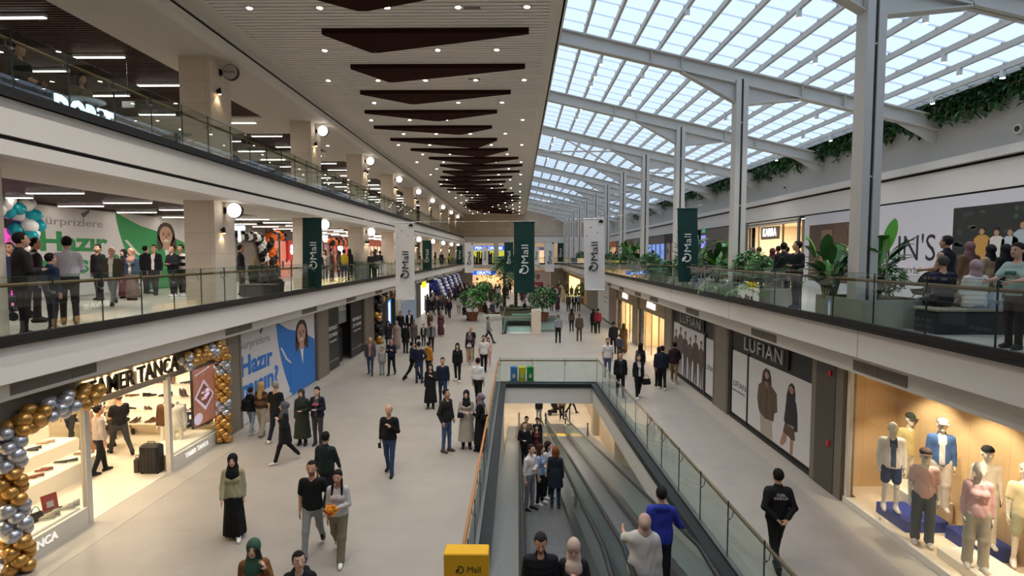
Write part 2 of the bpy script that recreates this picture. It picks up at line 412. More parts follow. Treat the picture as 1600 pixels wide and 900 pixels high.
for (ya, yb) in ((31.3, 37.9),):
    m = MB()
    for (xa, xb) in ((1.6, 6.9), (7.5, 12.8)):
        m.tube([(xa, ya, zsky(xa)-.15), (xb, yb, zsky(xb)-.15)], .045).tube([(xb, ya, zsky(xb)-.15), (xa, yb, zsky(xa)-.15)], .045)
    struct('beam_brace', m, STEELW)
for y in BEAMY:
    if y < 8: continue
    zt = zsky(7.07)-.3
    m = MB()
    # hollow white column with a dark slot down the middle of each face
    for (a, b) in ((6.88, 7.035), (7.105, 7.26)): m.box(a, b, y-.19, y+.19, ZM, zt, 0)
    m.box(7.035, 7.105, y-.15, y+.15, ZM, zt, 1)
    for z in (ZM+3.0, ZM+5.6): m.box(7.03, 7.11, y-.17, y+.17, z, z+.03, 0)
    struct('column', m, [STEELW, DKGREY])
# ---------------------------------------------------------------- balustrades
def balustrade(name, label, x, zf, sgn, y0, y1, pitch, npan, rail_x, group=None, base=True):
    t = root(name, (x, (y0+y1)/2, zf), label, 'balustrade', group)
    i = 0; y = y0
    rest = MB()
    while y < y1-.1:
        a, b = y+.008, min(y+pitch, y1)-.008
        tgt = MB() if i < npan else rest
        tgt.box(x-.009, x+.009, a, b, zf+.1, zf+1.1)
        # the end edges of each pane read dark green
        for yy in (a, b): tgt.box(x-.0095, x+.0095, yy-.003, yy+.003, zf+.1, zf+1.1, 1)
        tgt.box(x-.0095, x+.0095, a, b, zf+1.097, zf+1.102, 1)
        if i < npan: tgt.build('glass_panel', [GLASS, GEDGE], t)
        i += 1; y += pitch
    if rest.v: tag(rest.build('glass_panel', [GLASS, GEDGE], t), kind='stuff')
    MB().box(x-.05, x+.05, y0, y1, zf-.0, zf+.17).box(x-.07, x+.07, y0, y1, zf-.0, zf+.05).build('base_channel', BLACK, t)
    MB().tube([(rail_x, y0, zf+.96), (rail_x, y1, zf+.96)], .032, 12).build('handrail', BRONZE, t, smooth=True)
    k = 0; y = y0+pitch
    while y < y1 and k < 60:
        MB().tube([(x, y, zf+.80), (x+(rail_x-x)*.9, y, zf+.83), (rail_x, y, zf+.94)], .009, 6).cyl((x-.02, y, zf+.80), .025, .04, 'x', 10).build('rail_bracket', STEEL, t)
        k += 1; y += pitch
    return t
balustrade('glass_balustrade', 'glass balustrade with brown handrail along the left mezzanine edge', XL+.03, ZM, 1, 5.05, YE-1.2, 1.13, 70, XL-.06)
balustrade('glass_balustrade', 'glass balustrade of the upper left gallery under the white slatted ceiling', XL+.03, Z2, 1, 5.6, YE-1.2, 1.13, 70, XL-.06)
balustrade('glass_balustrade', 'glass balustrade with brown handrail along the right mezzanine edge by the plants', XR-.03, ZM, -1, 5.03, YE-1.2, 1.32, 61, XR+.06)
t = root('glass_balustrade', (0, YE-.9, ZM), 'glass balustrade crossing the far end of the mezzanine', 'balustrade')
for i in range(12):
    a = -8.0+i*1.2; MB().box(a+.01, a+1.19, YE-.9, YE-.88, ZM+.15, ZM+1.1).build('glass_panel', GLASS, t)
MB().box(-8.1, 6.6, YE-.95, YE-.84, ZM, ZM+.2).build('base_channel', BLACK, t)
MB().tube([(-8.1, YE-.84, ZM+.96), (6.6, YE-.84, ZM+.96)], .03).build('handrail', BRONZE, t)
# ================================================================ WALKWAY WELL AND BASEMENT
ZB, WS, WE, SLP = -4.87, 8.6, 31.5, .2126
def zw(y): return 0.0 if y < WS else max(ZB, -(y-WS)*SLP)
KERB = M('well_kerb', (46,48,50), .35, .3, noise=.03)
m = MB()
def wellring(x0, x1a, x1b, y0, y1, wdt, z0, z1):
    m.prism([(x0, y0), (x0+wdt, y0), (x0+wdt, y1-wdt), (x0, y1)], 'z', z0, z1)
    m.prism([(x0, y1), (x0+wdt, y1-wdt), (x1b-wdt, y1-wdt), (x1b, y1)], 'z', z0, z1)
    m.prism([(x1b, y1), (x1b-wdt, y1-wdt), (x1a-wdt, y0), (x1a, y0)], 'z', z0, z1)
wellring(WX0-.02, wxr(WYN)+.02, wxr(WYF)+.02, WYN, WYF+.02, .22, -.06, .10)
struct('trim_well_kerb', m, KERB)
m = MB()
wellring(WX0, wxr(WYN), wxr(WYF), WYN, WYF, .14, -.75, -.06)
struct('trim_well_fascia', m, WHITE)
struct('wall_well_left', MB().box(WX0-.3, WX0+.12, 8.2, WYF-.2, ZB, -.7), M('well_wall', (196,188,174), .6))
struct('wall_well_near', MB().box(WX0, wxr(WYN), WYN-.3, WYN, ZB, -.3), WHITE2)
struct('floor_basement', MB().box(-12, 14, WYN-2, 62, ZB-.3, ZB), M_brick('basement_tile', (205,190,168), (200,185,163), (176,162,143), .8, .8, .005, 'XY', .4, 0))
struct('ceiling_basement', MB().box(-12, -.72, WYN-2, 62, -.75, -.4).box(wxr(WYN)-.05, 14, WYN-2, WYF, -.75, -.4).box(-.72, wxr(WYF), WYF, 62, -.75, -.4).box(wxr(WYF), 14, WYF, 62, -.75, -.4), WHITE2)
BW = M_brick('basement_wall', (205,184,154), (200,179,149), (168,150,126), 1.3, .65, .012, 'YZ', .6, 0)
struct('wall_basement_right', MB().box(4.7, 5.0, 24.5, 40, ZB, -.7), BW)
struct('pillar', MB().box(4.0, 4.75, 20.5, 22.6, ZB, -.7), M('basement_pillar', (176,160,138), .6))
struct('pillar', MB().box(4.35, 4.75, 31.6, 32.4, ZB, -.7), M('basement_pillar', (176,160,138), .6))
struct('wall_basement_back', MB().box(-12, 14, 61, 61.3, ZB, -.7), M('basement_back', (205,190,165), .7))
struct('wall_basement_left', MB().box(-12, -11.7, WYN, 61, ZB, -.7).box(-2.0, -1.6, 23.6, 33, ZB, -.7), M('basement_left', (196,180,156), .7))
for (x, y) in ((.7, 26.5), (2.6, 26.5), (.7, 31), (2.6, 31), (-3, 36), (.5, 36), (3.5, 36), (-4, 42), (0, 42), (4, 42), (-4, 50), (2, 50)):
    t = root('ceiling_panel_light', (x, y, -.75), 'square white ceiling light of the lower floor', 'ceiling light', 'lower floor ceiling lights')
    MB().box(x-.3, x+.3, y-.3, y+.3, -.78, -.75).build('panel', M('cool_panel', (255,244,226), .5, emit=5, noise=0), t)
    lamp('AREA', (x, y, -.82), 60, (1,.91,.78), .6)
# flat landing plate at the top of the walkways
struct('floor_landing', MB().box(WX0+.2, wxr(WYN)-.2, WYN, WS-.9, -.3, -.002), M('landing_plate', (128,126,122), .35, .5))
BELT = M_brick('walkway_belt', (104,105,104), (96,97,97), (72,73,74), .5, .045, .010, 'YX', .45, 0, mottled=.04)
RUB = M('black_rubber', (34,35,36), .38, noise=.02)
WGL = M_glass('walkway_glass', (.84,.89,.87))
def walkway(x0, x1, label):
    t = root('moving_walkway', ((x0+x1)/2, WS, 0), label, 'moving walkway')
    b0, b1 = x0+.17, x1-.17
    ys = [WS-.9, WS, *np.linspace(WS+1, WE, 22), WE+1.4]
    ys = [WS-.9, WS, WE, WE+1.4]
    m = MB(); R = [[(b0, y, zw(y)-.3), (b1, y, zw(y)-.3), (b1, y, zw(y)-.01 if y >= WS else -.003), (b0, y, zw(y)-.01 if y >= WS else -.003)] for y in ys]
    m.rings(R).build('belt', BELT, t)
    zz = ZB+.012
    MB().box(b0, b1, WE+.15, WE+.42, zz-.02, zz).build('comb_plate', M('comb_yellow', (230,190,40), .5), t)
    MB().box(x0, x1, WE+.42, WE+2.3, ZB-.02, ZB+.012).build('landing_plate', STEEL, t)
    for x, sx in ((x0, 1), (x1, -1)):
        def pr(h0, h1, w0, w1, mat, nm, ya=WS-2.2, yb=WE+1.5, par=t):
            R = [[(x+w0*sx, y, zw(y)+h0), (x+w1*sx, y, zw(y)+h0), (x+w1*sx, y, zw(y)+h1), (x+w0*sx, y, zw(y)+h1)] for y in (ya, WS, WE, yb)]
            return MB().rings(R).build(nm, mat, par)
        pr(-.32, .16, -.0, .17, M('skirt_steel', (112,114,114), .3, .85, noise=.04), 'skirt')
        gl = pr(.15, .88, .055, .075, WGL, 'glass_side', ya=WS-2.0, yb=WE+1.2)
        pts = []
        cx = x+.065*sx
        ya, yb = WS-1.95, WE+1.45
        for a in np.linspace(-90, 90, 9): pts.append((cx, ya-.32*math.cos(math.radians(a)), .60+.33*math.sin(math.radians(a))+.0))
        for y in np.linspace(ya+.3, WS, 4): pts.append((cx, y, .93))
        for y in np.linspace(WS+.6, WE-.6, 24): pts.append((cx, y, zw(y)+.93))
        for y in (WE, yb-.3, yb): pts.append((cx, y, zw(y)+.93))
        for a in np.linspace(75, -90, 8): pts.append((cx, yb+.32*math.cos(math.radians(a)), ZB+.60+.33*math.sin(math.radians(a))))
        MB().tube(pts, .045, 10, ry=.03).build('handrail', RUB, t, smooth=True)
        for k in range(14):
            y = WS+1+k*1.6; MB().box(x+.17*sx, x+.171*sx+.004*sx, y, y+.8, zw(y+.4)-.02, zw(y+.4)+.0).build('skirt_brush', RUB, t) if k < 0 else None
    return t
walkway(.02, 1.42, 'left moving walkway, carrying riders up from the lower floor')
walkway(1.62, 2.95, 'right moving walkway with an empty grey belt, beside the splayed glass balustrade')
struct('trim_between_walkways', (lambda m: m.rings([[(1.42, y, zw(y)-.3), (1.62, y, zw(y)-.3), (1.62, y, zw(y)+.17), (1.42, y, zw(y)+.17)] for y in (WS-2.2, WS, WE, WE+1.3)]))(MB()), STEEL)
struct('trim_deck_left', (lambda m: m.rings([[(WX0+.12, y, zw(y)-.3), (.02, y, zw(y)-.3), (.02, y, zw(y)+.16), (WX0+.12, y, zw(y)+.16)] for y in (WS-2.2, WS, WE, WE+1.3)]))(MB()), M('deck_grey', (140,142,140), .4, .3))
struct('trim_deck_right', (lambda m: m.rings([[(2.95, y, zw(y)-.3), (wxr(y)-.02 if y < 12 else 4.2, y, zw(y)-.3), (wxr(y)-.02 if y < 12 else 4.2, y, zw(y)+.1), (2.95, y, zw(y)+.1)] for y in (WS-2.2, WS, 11.9, 12.1, WE, WE+1.3)]))(MB()), M('deck_grey', (140,142,140), .4, .3))
# black posts at the lower landing
for (px, py, h) in ((918, 690, 1.0), (890, 664, 1.05)):
    x, y, z = G(px, py, ZB); 
    t = root('barrier_post', (x, y, ZB), 'black barrier post standing %s the lower landing' % ('at the right of' if px > 900 else 'behind the newel of'), 'post')
    MB().lathe((x, y, ZB), [(.14,0),(.14,.02),(.035,.03),(.035,h),(.05,h+.01),(.05,h+.05)], 14).build('post', BLACK, t)
# balustrade round the well
t = root('glass_balustrade', (1.3, 15, 0), 'glass balustrade with brown handrail guarding the walkway opening in the floor', 'balustrade')
def wrun(p, q, n, out, base=.10, rail=BRONZE):
    p, q, out = Vector((*p, 0)), Vector((*q, 0)), Vector((*out, 0)); d = (q-p)/n; u = d.normalized(); nn = Vector((-u.y, u.x, 0))
    for i in range(n):
        a, b = p+d*i+u*.008, p+d*(i+1)-u*.008
        m = MB()
        def sh(a, b, z0, z1, th, k): 
            m.prism([tuple((a-nn*th)[:2]), tuple((b-nn*th)[:2]), tuple((b+nn*th)[:2]), tuple((a+nn*th)[:2])], 'z', z0, z1, k)
        sh(a, b, base, 1.16, .008, 0)
        for c in (a, b): sh(c-u*.004, c+u*.004, base, 1.16, .0085, 1)
        m.build('glass_panel', [GLASS, GEDGE], t)
        c = p+d*i+u*.05
        MB().tube([tuple(c+Vector((0,0,.86))), tuple(c+out*.05+Vector((0,0,.88))), tuple(c+out*.07+Vector((0,0,1.0)))], .009, 6).cyl((c.x, c.y-.012, .86), .022, .024, 'y', 8).build('rail_bracket', STEEL, t)
    MB().tube([tuple(p+out*.07+Vector((0,0,1.03))), tuple(q+out*.07+Vector((0,0,1.03)))], .03, 12).build('handrail', rail, t, smooth=True)
    m = MB(); m.prism([tuple((p-nn*.045)[:2]), tuple((q-nn*.045)[:2]), tuple((q+nn*.045)[:2]), tuple((p+nn*.045)[:2])], 'z', 0, .14); m.build('base_channel', STEEL, t)
wrun((WX0-.07, 5.6), (WX0-.07, WYF+.08), 13, (-1, 0), rail=M('warm_lit_rail', (186,122,70), .4, noise=.12, nscale=30))  # left rail: warm light put into a more orange colour
wrun((WX0-.07, WYF+.08), (wxr(WYF)+.08, WYF+.08), 3, (0, 1))
wrun((wxr(WYF)+.08, WYF+.08), (wxr(5.6)+.08, 5.6), 13, (1, 0))
# small second opening further along the hall
m = MB(); m.box(SX0-.02, SX0+.15, SY0, SY1, -.05, .1).box(SX1-.15, SX1+.02, SY0, SY1, -.05, .1).box(SX0, SX1, SY1-.15, SY1, -.05, .1)
struct('trim_stairwell_kerb', m, KERB)
struct('wall_stairwell', MB().box(SX0-.2, SX0, SY0, SY1, -3, -.05).box(SX1, SX1+.2, SY0, SY1, -3, -.05).box(SX0, SX1, SY1, SY1+.2, -3, -.05).box(SX0, SX1, SY0, SY1, -1.6, -1.4), WHITE)
t = root('glass_balustrade', (0, 42, 0), 'glass barrier with dark posts round the small far opening by the round seats', 'balustrade')
for (xa, ya, xb, yb) in ((SX0-.1, SY0-.1, SX0-.1, SY1+.1), (SX0-.1, SY1+.1, SX1+.1, SY1+.1), (SX1+.1, SY1+.1, SX1+.1, SY0-.1), (SX0-.1, SY0-.1, SX1+.1, SY0-.1)):
    MB().box(min(xa, xb)-.008, max(xa, xb)+.008, min(ya, yb)-.008, max(ya, yb)+.008, .12, 1.1).build('glass_panel', M_glass('teal_glass', (.70,.86,.83)), t)
    MB().tube([(xa, ya, 1.1), (xb, yb, 1.1)], .03).build('handrail', BRONZE, t)
for x in (SX0-.1, SX1+.1): MB().box(x-.03, x+.03, SY0-.13, SY0-.07, 0, 1.15).box(x-.14, x+.14, SY0-.25, SY0+.05, 0, .03).build('post', BLACK, t)
m = MB().box(1.3, 3.1, SY0+1, SY0+1.03, .1, 1.0)
t = root('glass_partition', (2.2, SY0+1, 0), 'low teal glass screen to the right of the white box pier', 'screen')
m.build('glass_panel', M_glass('teal_glass', (.70,.86,.83)), t); MB().box(1.3, 3.1, SY0+.97, SY0+1.06, 0, .12).build('base_channel', STEEL, t)
tag(MB().bevbox(.95, 1.62, SY0-.45, SY0-.05, 0, 1.75, .02).build('pier', M('cream_pier', (225,210,190), .6)), 'plain cream box pier beside the small far opening', 'pier')
# recycling bins
t0 = root('bin_tray', (0, 24.3, 0), 'dark tray under the three recycling bins', 'tray')
x0, y0, _ = G(803, 598, 0)
t0.location = (x0, y0, 0)
MB().bevbox(x0-.25, x0+.95, y0-.25, y0+.25, 0, .04, .02).build('tray', DKGREY, t0)
for i, (c, nm) in enumerate((((36,120,196),'blue'),((226,206,40),'yellow'),((30,150,70),'green'))):
    xx = x0+i*.355
    b = root('recycling_bin', (xx, y0, .04), '%s cylindrical recycling bin behind the end glass of the opening' % nm, 'bin')
    mt = M('bin_'+nm, c, .35, noise=.02)
    MB().lathe((xx, y0, .04), [(.14,0),(.155,.03),(.155,.60),(.15,.61)], 22).build('body', mt, b, auto=40)
    MB().lathe((xx, y0, .64), [(.16,0),(.165,.03),(.15,.06),(.09,.065),(.085,.03)], 22).build('lid', mt, b, auto=40)
    MB().box(xx-.06, xx+.06, y0-.165, y0-.15, .25, .40).build('sticker', WHITE, b)
# yellow totem
Y_ = M('totem_yellow', (236,176,12), .5, noise=.02)
c = PY(728, 866, 6.7); ww = 69/FPX*7.05/2
t = root('sign_totem', (c[0], 6.7, 0), 'yellow sign totem at the near corner of the walkway opening', 'sign')
MB().bevbox(c[0]-ww, c[0]+ww, 6.7, 6.95, 0, c[2], .012).build('body', Y_, t)
def leaf_d(mb, o, u, v, h, k, t=.006):
    # the mall's mark: a D ring with a leaf in its lower left
    ring = []; 
    def sheet(P): mb.flat(P, o, u, v, t, k)
    N = 22
    pts_o = [(h*.50*math.cos(a), h*.5*math.sin(a)) for a in np.linspace(-2.0, 2.3, N)]
    pts_i = [(h*.36*math.cos(a), h*.36*math.sin(a)) for a in np.linspace(-2.0, 2.3, N)]
    for i in range(N-1): sheet([pts_i[i], pts_o[i], pts_o[i+1], pts_i[i+1]])
    L = []
    for s_ in np.linspace(0, 1, 9): L.append((-h*.52+s_*h*.50+.0, -h*.42+s_*h*.62-.26*h*math.sin(math.pi*s_)*.9))
    L2 = []
    for s_ in np.linspace(1, 0, 9): L2.append((-h*.52+s_*h*.50-.20*h*math.sin(math.pi*s_), -h*.42+s_*h*.62+.10*h*math.sin(math.pi*s_)))
    sheet(L+L2[1:-1])
m = MB(); leaf_d(m, (c[0]-.075, 6.7, c[2]-.2), (1,0,0), (0,0,1), .10, 0, .004)
m.text('Mall', (c[0]+.10, 6.7, c[2]-.235), (1,0,0), (0,0,1), .075, .004)
m.build('logo', M('totem_text', (60,52,30), .6, noise=0), t.children[0])
# ================================================================ CEILING FITTINGS
FINM = M('dark_wood_fin', (50,28,23), .8, noise=.12, spec=.05)
FIN_D = [12.55+2.82*k for k in range(25)]
for i, D in enumerate(FIN_D):
    x0 = -6.05+.78*math.cos(2*math.pi*(D-16.4)/21.8); wd = 5.6
    fr = .47-.30*math.cos(2*math.pi*(D-17)/25.0)
    ax = x0+wd*fr; dep = 1.45 if D < 27 else 2.15
    m = MB(); zt, zb = ZC-.052, ZC-.19
    P = [(x0, D), (x0+wd, D), (x0+wd, D+.10), (ax+.12, D+dep), (ax-.12, D+dep), (x0, D+.10)]
    m.prism(P, 'z', zb, zt)
    nb = ['nearest of all', 'second from the front', 'third from the front', 'fourth from the front', 'fifth from the front', 'sixth from the front', 'seventh from the front', 'eighth from the front', 'ninth from the front', 'tenth from the front']
    o = m.build('ceiling_fin', FINM)
    if i < 10: tag(o, 'dark brown triangular fin on the white slatted ceiling, '+nb[i], 'ceiling panel', 'dark triangular ceiling fins')
    else: tag(o, 'dark brown triangular ceiling fin in the dense far part of the row', 'ceiling panel', 'far ceiling fins')
# downlights in the white ceiling
LEDM = M('lamp_lens', (255,244,226), .4, emit=30, noise=0)
proto = None; n = 0
def downlight(x, y, z, label, group, r=.065, power=0, cone=125):
    global proto
    if proto is None:
        proto = root('downlight', (x, y, z), label, 'ceiling light', group)
        MB().lathe((x, y, z), [(r*1.0,-.035),(r*1.45,-.035),(r*1.5,-.02),(r*1.5,0),(r*1.0,0)], 14).build('trim_ring', WHITE, proto)
        MB().cyl((x, y, z-.042), r, .02, 'z', 14).build('lens', LEDM, proto)
        o = proto
    else: o = copy_thing(proto, (x, y, z), label, group=group)
    if power: lamp('SPOT', (x, y, z-.06), power, (1, .96, .91), .08, spot=cone, blend=.8)
    return o
k = 0
for j in range(25):
    D = 14.05+2.86*j
    xs = (-6.62,-4.88,-3.22,-1.47,.22) if j % 2 == 0 else (-5.75,-4.1,-2.38,-.63)
    for x in xs:
        if random.random() < .06 and j > 2: continue
        downlight(x, D, ZC-.05, 'small bright recessed spotlight among the dark triangular fins', 'downlights in the white slatted ceiling', power=DOWN_W if j < 22 else 0)
for D in (5.5, 8.3, 11.2):
    for x in (-5.75,-3.22,-.63): lamp('SPOT', (x, D, ZC-.1), DOWN_W*1.9, (1, .96, .91), .08, spot=125, blend=.8)
# spotlights hung under the skylight
CAN_W = 160
SPM = M('spot_can', (225,225,222), .4)
sp = None
for (i, y0) in ((4, 13), (4, 15.2), (7, 14), (9, 16.2), (10, 13), (12, 14.5), (12, 17.0), (13, 15.0), (14, 12.4), (14, 14.6), (14, 17.0), (2, 20), (2, 21.4), (2, 22.6), (4, 20.5), (4, 22.8), (9, 21), (9, 23), (12, 20.5), (13, 23), (14, 20), (14, 22.4),
                (2, 26), (2, 28), (4, 27), (9, 27), (12, 28), (14, 27), (1, 33), (1, 35), (3, 34), (9, 34), (13, 34), (1, 40), (3, 41), (9, 41), (12, 42), (1, 46), (3, 47), (9, 47), (1, 53), (3, 54), (1, 60), (3, 61), (1, 66), (3, 68)):
    x = 1.35+.785*i
    if sp is None:
        sp = root('skylight_spot', (x, y0, zsky(x)), 'small white can spotlight hanging from a skylight purlin', 'spotlight', 'spotlights under the glass roof')
        z = zsky(x)
        MB().cyl((x, y0, z-.12), .065, .2, 'z', 14).build('can', SPM, sp); MB().cyl((x, y0, z-.125), .055, .01, 'z', 14).build('lens', LEDM, sp); MB().cyl((x, y0, z+.08), .012, .06, 'z', 6).build('stem', SPM, sp)
    else: copy_thing(sp, (x, y0, zsky(x)))
    if y0 < 36 and i < 13: lamp('SPOT', (x, y0, zsky(x)-.15), CAN_W, (1,.96,.91), .06, spot=110, blend=.8)
# two thin ceiling slots (sprinkler plates)
for (px, py) in ((738, 12), (741, 123)):
    c = G(px, py, ZC-.05); tag(MB().box(c[0]-.2, c[0]+.2, c[1]-.06, c[1]+.06, ZC-.07, ZC-.048).build('ceiling_vent', VENT), 'thin grey slot vent in the white ceiling, %s dark fin' % ('ahead of the first' if py < 50 else 'behind the third'), 'vent')
# linear lights of the left galleries
ll = {}
def linear(x0, y, z, L, lev):
    if lev not in ll:
        t = root('linear_light', (x0, y, z), 'long white linear light on the dark slatted ceiling of the '+lev, 'ceiling light', 'linear lights of the '+lev)
        MB().box(x0, x0+L, y-.05, y+.05, z-.06, z+.02).build('housing', SPM, t); MB().box(x0+.02, x0+L-.02, y-.045, y+.045, z-.075, z-.058).build('tube', LIT, t); ll[lev] = t
    else: copy_thing(ll[lev], (x0, y, z))
for k in range(21):
    y = 11.0+2.7*k
    linear(-12.9, y, 11.33, 1.5, 'upper gallery'); linear(-15.5, y+1.2, 11.33, 1.5, 'upper gallery')
    if k % 2 == 0: lamp('AREA', (-12.2, y, 11.2), 52*SHOP_W, (1,.94,.87), 1.5, sizey=.1)
    linear(-12.8, y+.8, 7.21, 1.5, 'mezzanine'); linear(-15.2, y+2.0, 7.21, 1.2, 'mezzanine')
    if k % 2 == 0: lamp('AREA', (-12.0, y+.8, 7.1), 110*SHOP_W, (1,.94,.87), 1.5, sizey=.1)
# soffit downlights
for lev, zc in (('mezzanine', 7.13), ('upper gallery', 11.25)):
    for i, p in enumerate(PIL):
        for dy in ((5.2,) if i > 1 else ()):
            downlight(-9.9, p+dy, zc-.002, 'small round spotlight in the plain soffit of the '+lev, 'soffit downlights of the '+lev)
# ---------------------------------------------------------------- pillar signs and sconces
SIGNW = M('sign_disc_lit', (255,247,236), .5, emit=3.2, noise=0)
SIGND = M('sign_disc_unlit', (196,190,180), .5)
def blade(p, zc, lit, label, txt=None, group=None):
    x, y = -8.85, p+.55
    t = root('blade_sign', (x, y, zc), label, 'sign', group)
    MB().box(x, x+.03, y-.06, y+.06, zc-.10, zc+.10).box(x+.02, x+.10, y-.02, y+.02, zc-.05, zc+.05).build('bracket', BLACK, t)
    cx = x+.33
    MB().cyl((cx, y-.05, zc), .235, .10, 'y', 32).build('rim', BLACK, t, auto=40)
    m = MB().cyl((cx, y-.062, zc), .215, .125, 'y', 32); dk = m.build('disc', SIGNW if lit else SIGND, t)
    if txt:
        MB().text(txt, (cx, y-.064, zc-.03), (1,0,0), (0,0,1), .075, .004, wd=.30).build('lettering', M('sign_ink', (50,48,46), .6, noise=0), dk)
def sconce(p, zc, lev, dy=.35):
    x, y = -8.85, p+dy
    t = root('wall_sconce', (x, y, zc), 'small black wall spotlight on the side of a stone pillar, '+lev, 'wall light', 'pillar sconces, '+lev)
    MB().box(x, x+.03, y-.03, y+.03, zc-.03, zc+.05).lathe((x+.08, y, zc-.09), [(.05,0),(.045,.12),(.03,.18),(.012,.19)], 14).build('shade', BLACK, t, auto=40)
    MB().cyl((x+.08, y, zc-.095), .04, .01, 'z', 12).build('bulb', M('warm_bulb', (255,214,150), .5, emit=25, noise=0), t)
    lamp('SPOT', (x+.07, y, zc-.12), 7, (1,.78,.5), .03, spot=100)
ordn = ['', 'second', 'third', 'fourth', 'fifth', 'sixth', 'seventh', 'eighth', 'ninth', 'tenth']
for i, p in enumerate(PIL):
    if i == 0: continue
    blade(p, 6.88, True, 'round white lit sign on the %s mezzanine pillar' % ('nearest' if i == 1 else ordn[i]+' nearest'), None if i == 1 else 'ccccc' if False else None)
    blade(p, 10.95, i > 1, ('round unlit cafe sign with script lettering on the nearest upper pillar' if i == 1 else 'round white lit sign on the %s nearest upper gallery pillar' % ordn[i]), 'Roma' if i == 1 else None)
    sconce(p, 6.28, 'mezzanine'); sconce(p, 10.35, 'upper gallery')
    if i > 2: sconce(p, 6.28, 'mezzanine', .8); sconce(p, 10.35, 'upper gallery', .8)
# ---------------------------------------------------------------- banners on wires
BG_ = M('banner_green', (8,54,50), .75, noise=.10, nscale=3); BW_ = M('banner_white', (222,218,214), .75, noise=.04, nscale=3)
INKW = M('banner_ink_white', (225,228,224), .7, noise=0); INKD = M('banner_ink_dark', (34,44,44), .7, noise=0)
def banner(cx, Y, zt, wdt, hgt, green, label, group=None, lean=0.0):
    t = root('hanging_banner', (cx, Y, zt), label, 'banner', group)
    # rippled cloth with real thickness
    N, Mm = 6, 18; A = []; B = []
    def pt(i, j, dy):
        a, b = -wdt/2+wdt*i/N, -hgt*j/Mm
        return (cx+a+lean*b, Y+.03*math.sin(b*2.1+a*3)*(j/Mm)+dy, zt+b)
    m = MB()
    for dy, flip in ((-.004, 0), (.004, 1)):
        V = [pt(i, j, dy) for j in range(Mm+1) for i in range(N+1)]
        F = [(j*(N+1)+i, (j+1)*(N+1)+i, (j+1)*(N+1)+i+1, j*(N+1)+i+1) for j in range(Mm) for i in range(N)]
        m.add(V, [f[::-1] for f in F] if flip else F)
    m.build('cloth', BG_ if green else BW_, t, smooth=True)
    MB().tube([(cx-wdt/2-.03, Y, zt), (cx+wdt/2+.03, Y, zt)], .02).tube([(cx-wdt/2+lean*-hgt, Y, zt-hgt), (cx+wdt/2+lean*-hgt, Y, zt-hgt)], .018).build('rod', BG_ if green else BW_, t)
    s = wdt/.82; ink = INKW if green else INKD
    oz = zt-hgt*.67
    m = MB()
    yy = Y-.045
    leaf_d(m, (cx-.02*s-lean*hgt*.6, yy, oz), (0,0,1), (-1,0,0), .36*s, 0, .004) if False else leaf_d(m, (cx-.0*s, yy, oz), (1,0,0), (0,0,1), .36*s, 0, .004)
    m.text('Mall', (cx+.16*s, yy, oz+.24*s), (0,0,1), (-1,0,0), .27*s, .004, wd=.74*s, align='l')
    m.build('logo', ink, t.children[0])
    if not green:
        m = MB()
        for (a, b, r) in ((.30,-.10,.06),(.22,-.12,.05),(.33,-.13,.05),(-.12,-.34,.03),(.14,-.54,.025),(-.28,-.66,.025),(.1,-1.95,.025),(.26,-.08,.05)):
            m.ellflat((a*s, b*s), (r*s, r*s*.7), (cx, Y-.006-.03, zt), (1,0,0), (0,0,1), .004, 10)
        m.build('leaf_prints', INKD, t.children[0])
def wire(Y, pts, label):
    tag(MB().tube(pts, .008, 6).build('banner_wire', STEEL), label, 'wire')
names = [('green', 'dark green mall banner by the left mezzanine pillars'), ('white', 'white mall banner with leaf prints left of the green middle one'), ('green', 'large dark green mall banner in the middle of the hall'), ('white', 'white mall banner with leaf prints right of the green middle one'), ('green', 'dark green mall banner above the right mezzanine plants')]
row = [(488, 341, 450, 30, .03), (632, 348, 468, 30, 0), (819, 347, 457, 32, 0), (928, 342, 453, 32, -.02), (1074, 326, 440, 31, -.03)]
YB = 22.0; tops = []
for (px, pt_, pb, pw, lean), (cname, lab) in zip(row, names):
    a = PY(px, pt_, YB); b = PY(px, pb, YB)
    banner(a[0], YB, a[2], pw/FPX*YB*1.0, a[2]-b[2], cname == 'green', 'near row: '+lab, lean=lean); tops.append((a[0], YB, a[2]+.03))
wire(YB, [(XL-.05, YB, tops[0][2]+.05)]+tops+[(7.2, YB, tops[-1][2]+.12)], 'thin steel wire carrying the nearest row of banners')
YB = 49.0; tops = []
row2 = [(667, 376, 422, 'green'), (733, 379, 426, 'white'), (795, 379, 424, 'green'), (859, 378, 424.5, 'white'), (928, 376, 420, 'green')]
for (px, pt_, pb, cname), pl in zip(row2, ('at the left gallery edge', 'left of the palm', 'behind the big middle banner', 'right of the big middle banner', 'at the right gallery edge')):
    a = PY(px, pt_, YB); b = PY(px, pb, YB)
    banner(a[0], YB, a[2], .8, a[2]-b[2], cname == 'green', '%s mall banner of the middle row, %s' % ('dark green' if cname == 'green' else 'white', pl)); tops.append((a[0], YB, a[2]+.03))
wire(YB, [(XL-.05, YB, tops[0][2]+.05)]+tops+[(7.2, YB, tops[-1][2]+.1)], 'thin steel wire carrying the middle row of banners')
YB = 74.0; tops = []
row3 = [(718, 384, 412, 'green'), (758, 386, 414, 'white'), (838, 386, 413, 'white'), (876, 380, 409, 'green')]
for (px, pt_, pb, cname), pl in zip(row3, ('at the left end', 'before the blue shop sign', 'right of the middle', 'at the right end')):
    a = PY(px, pt_, YB); b = PY(px, pb, YB)
    banner(a[0], YB, a[2], .8, a[2]-b[2], cname == 'green', '%s mall banner of the farthest row, %s' % ('dark green' if cname == 'green' else 'white', pl)); tops.append((a[0], YB, a[2]+.03))
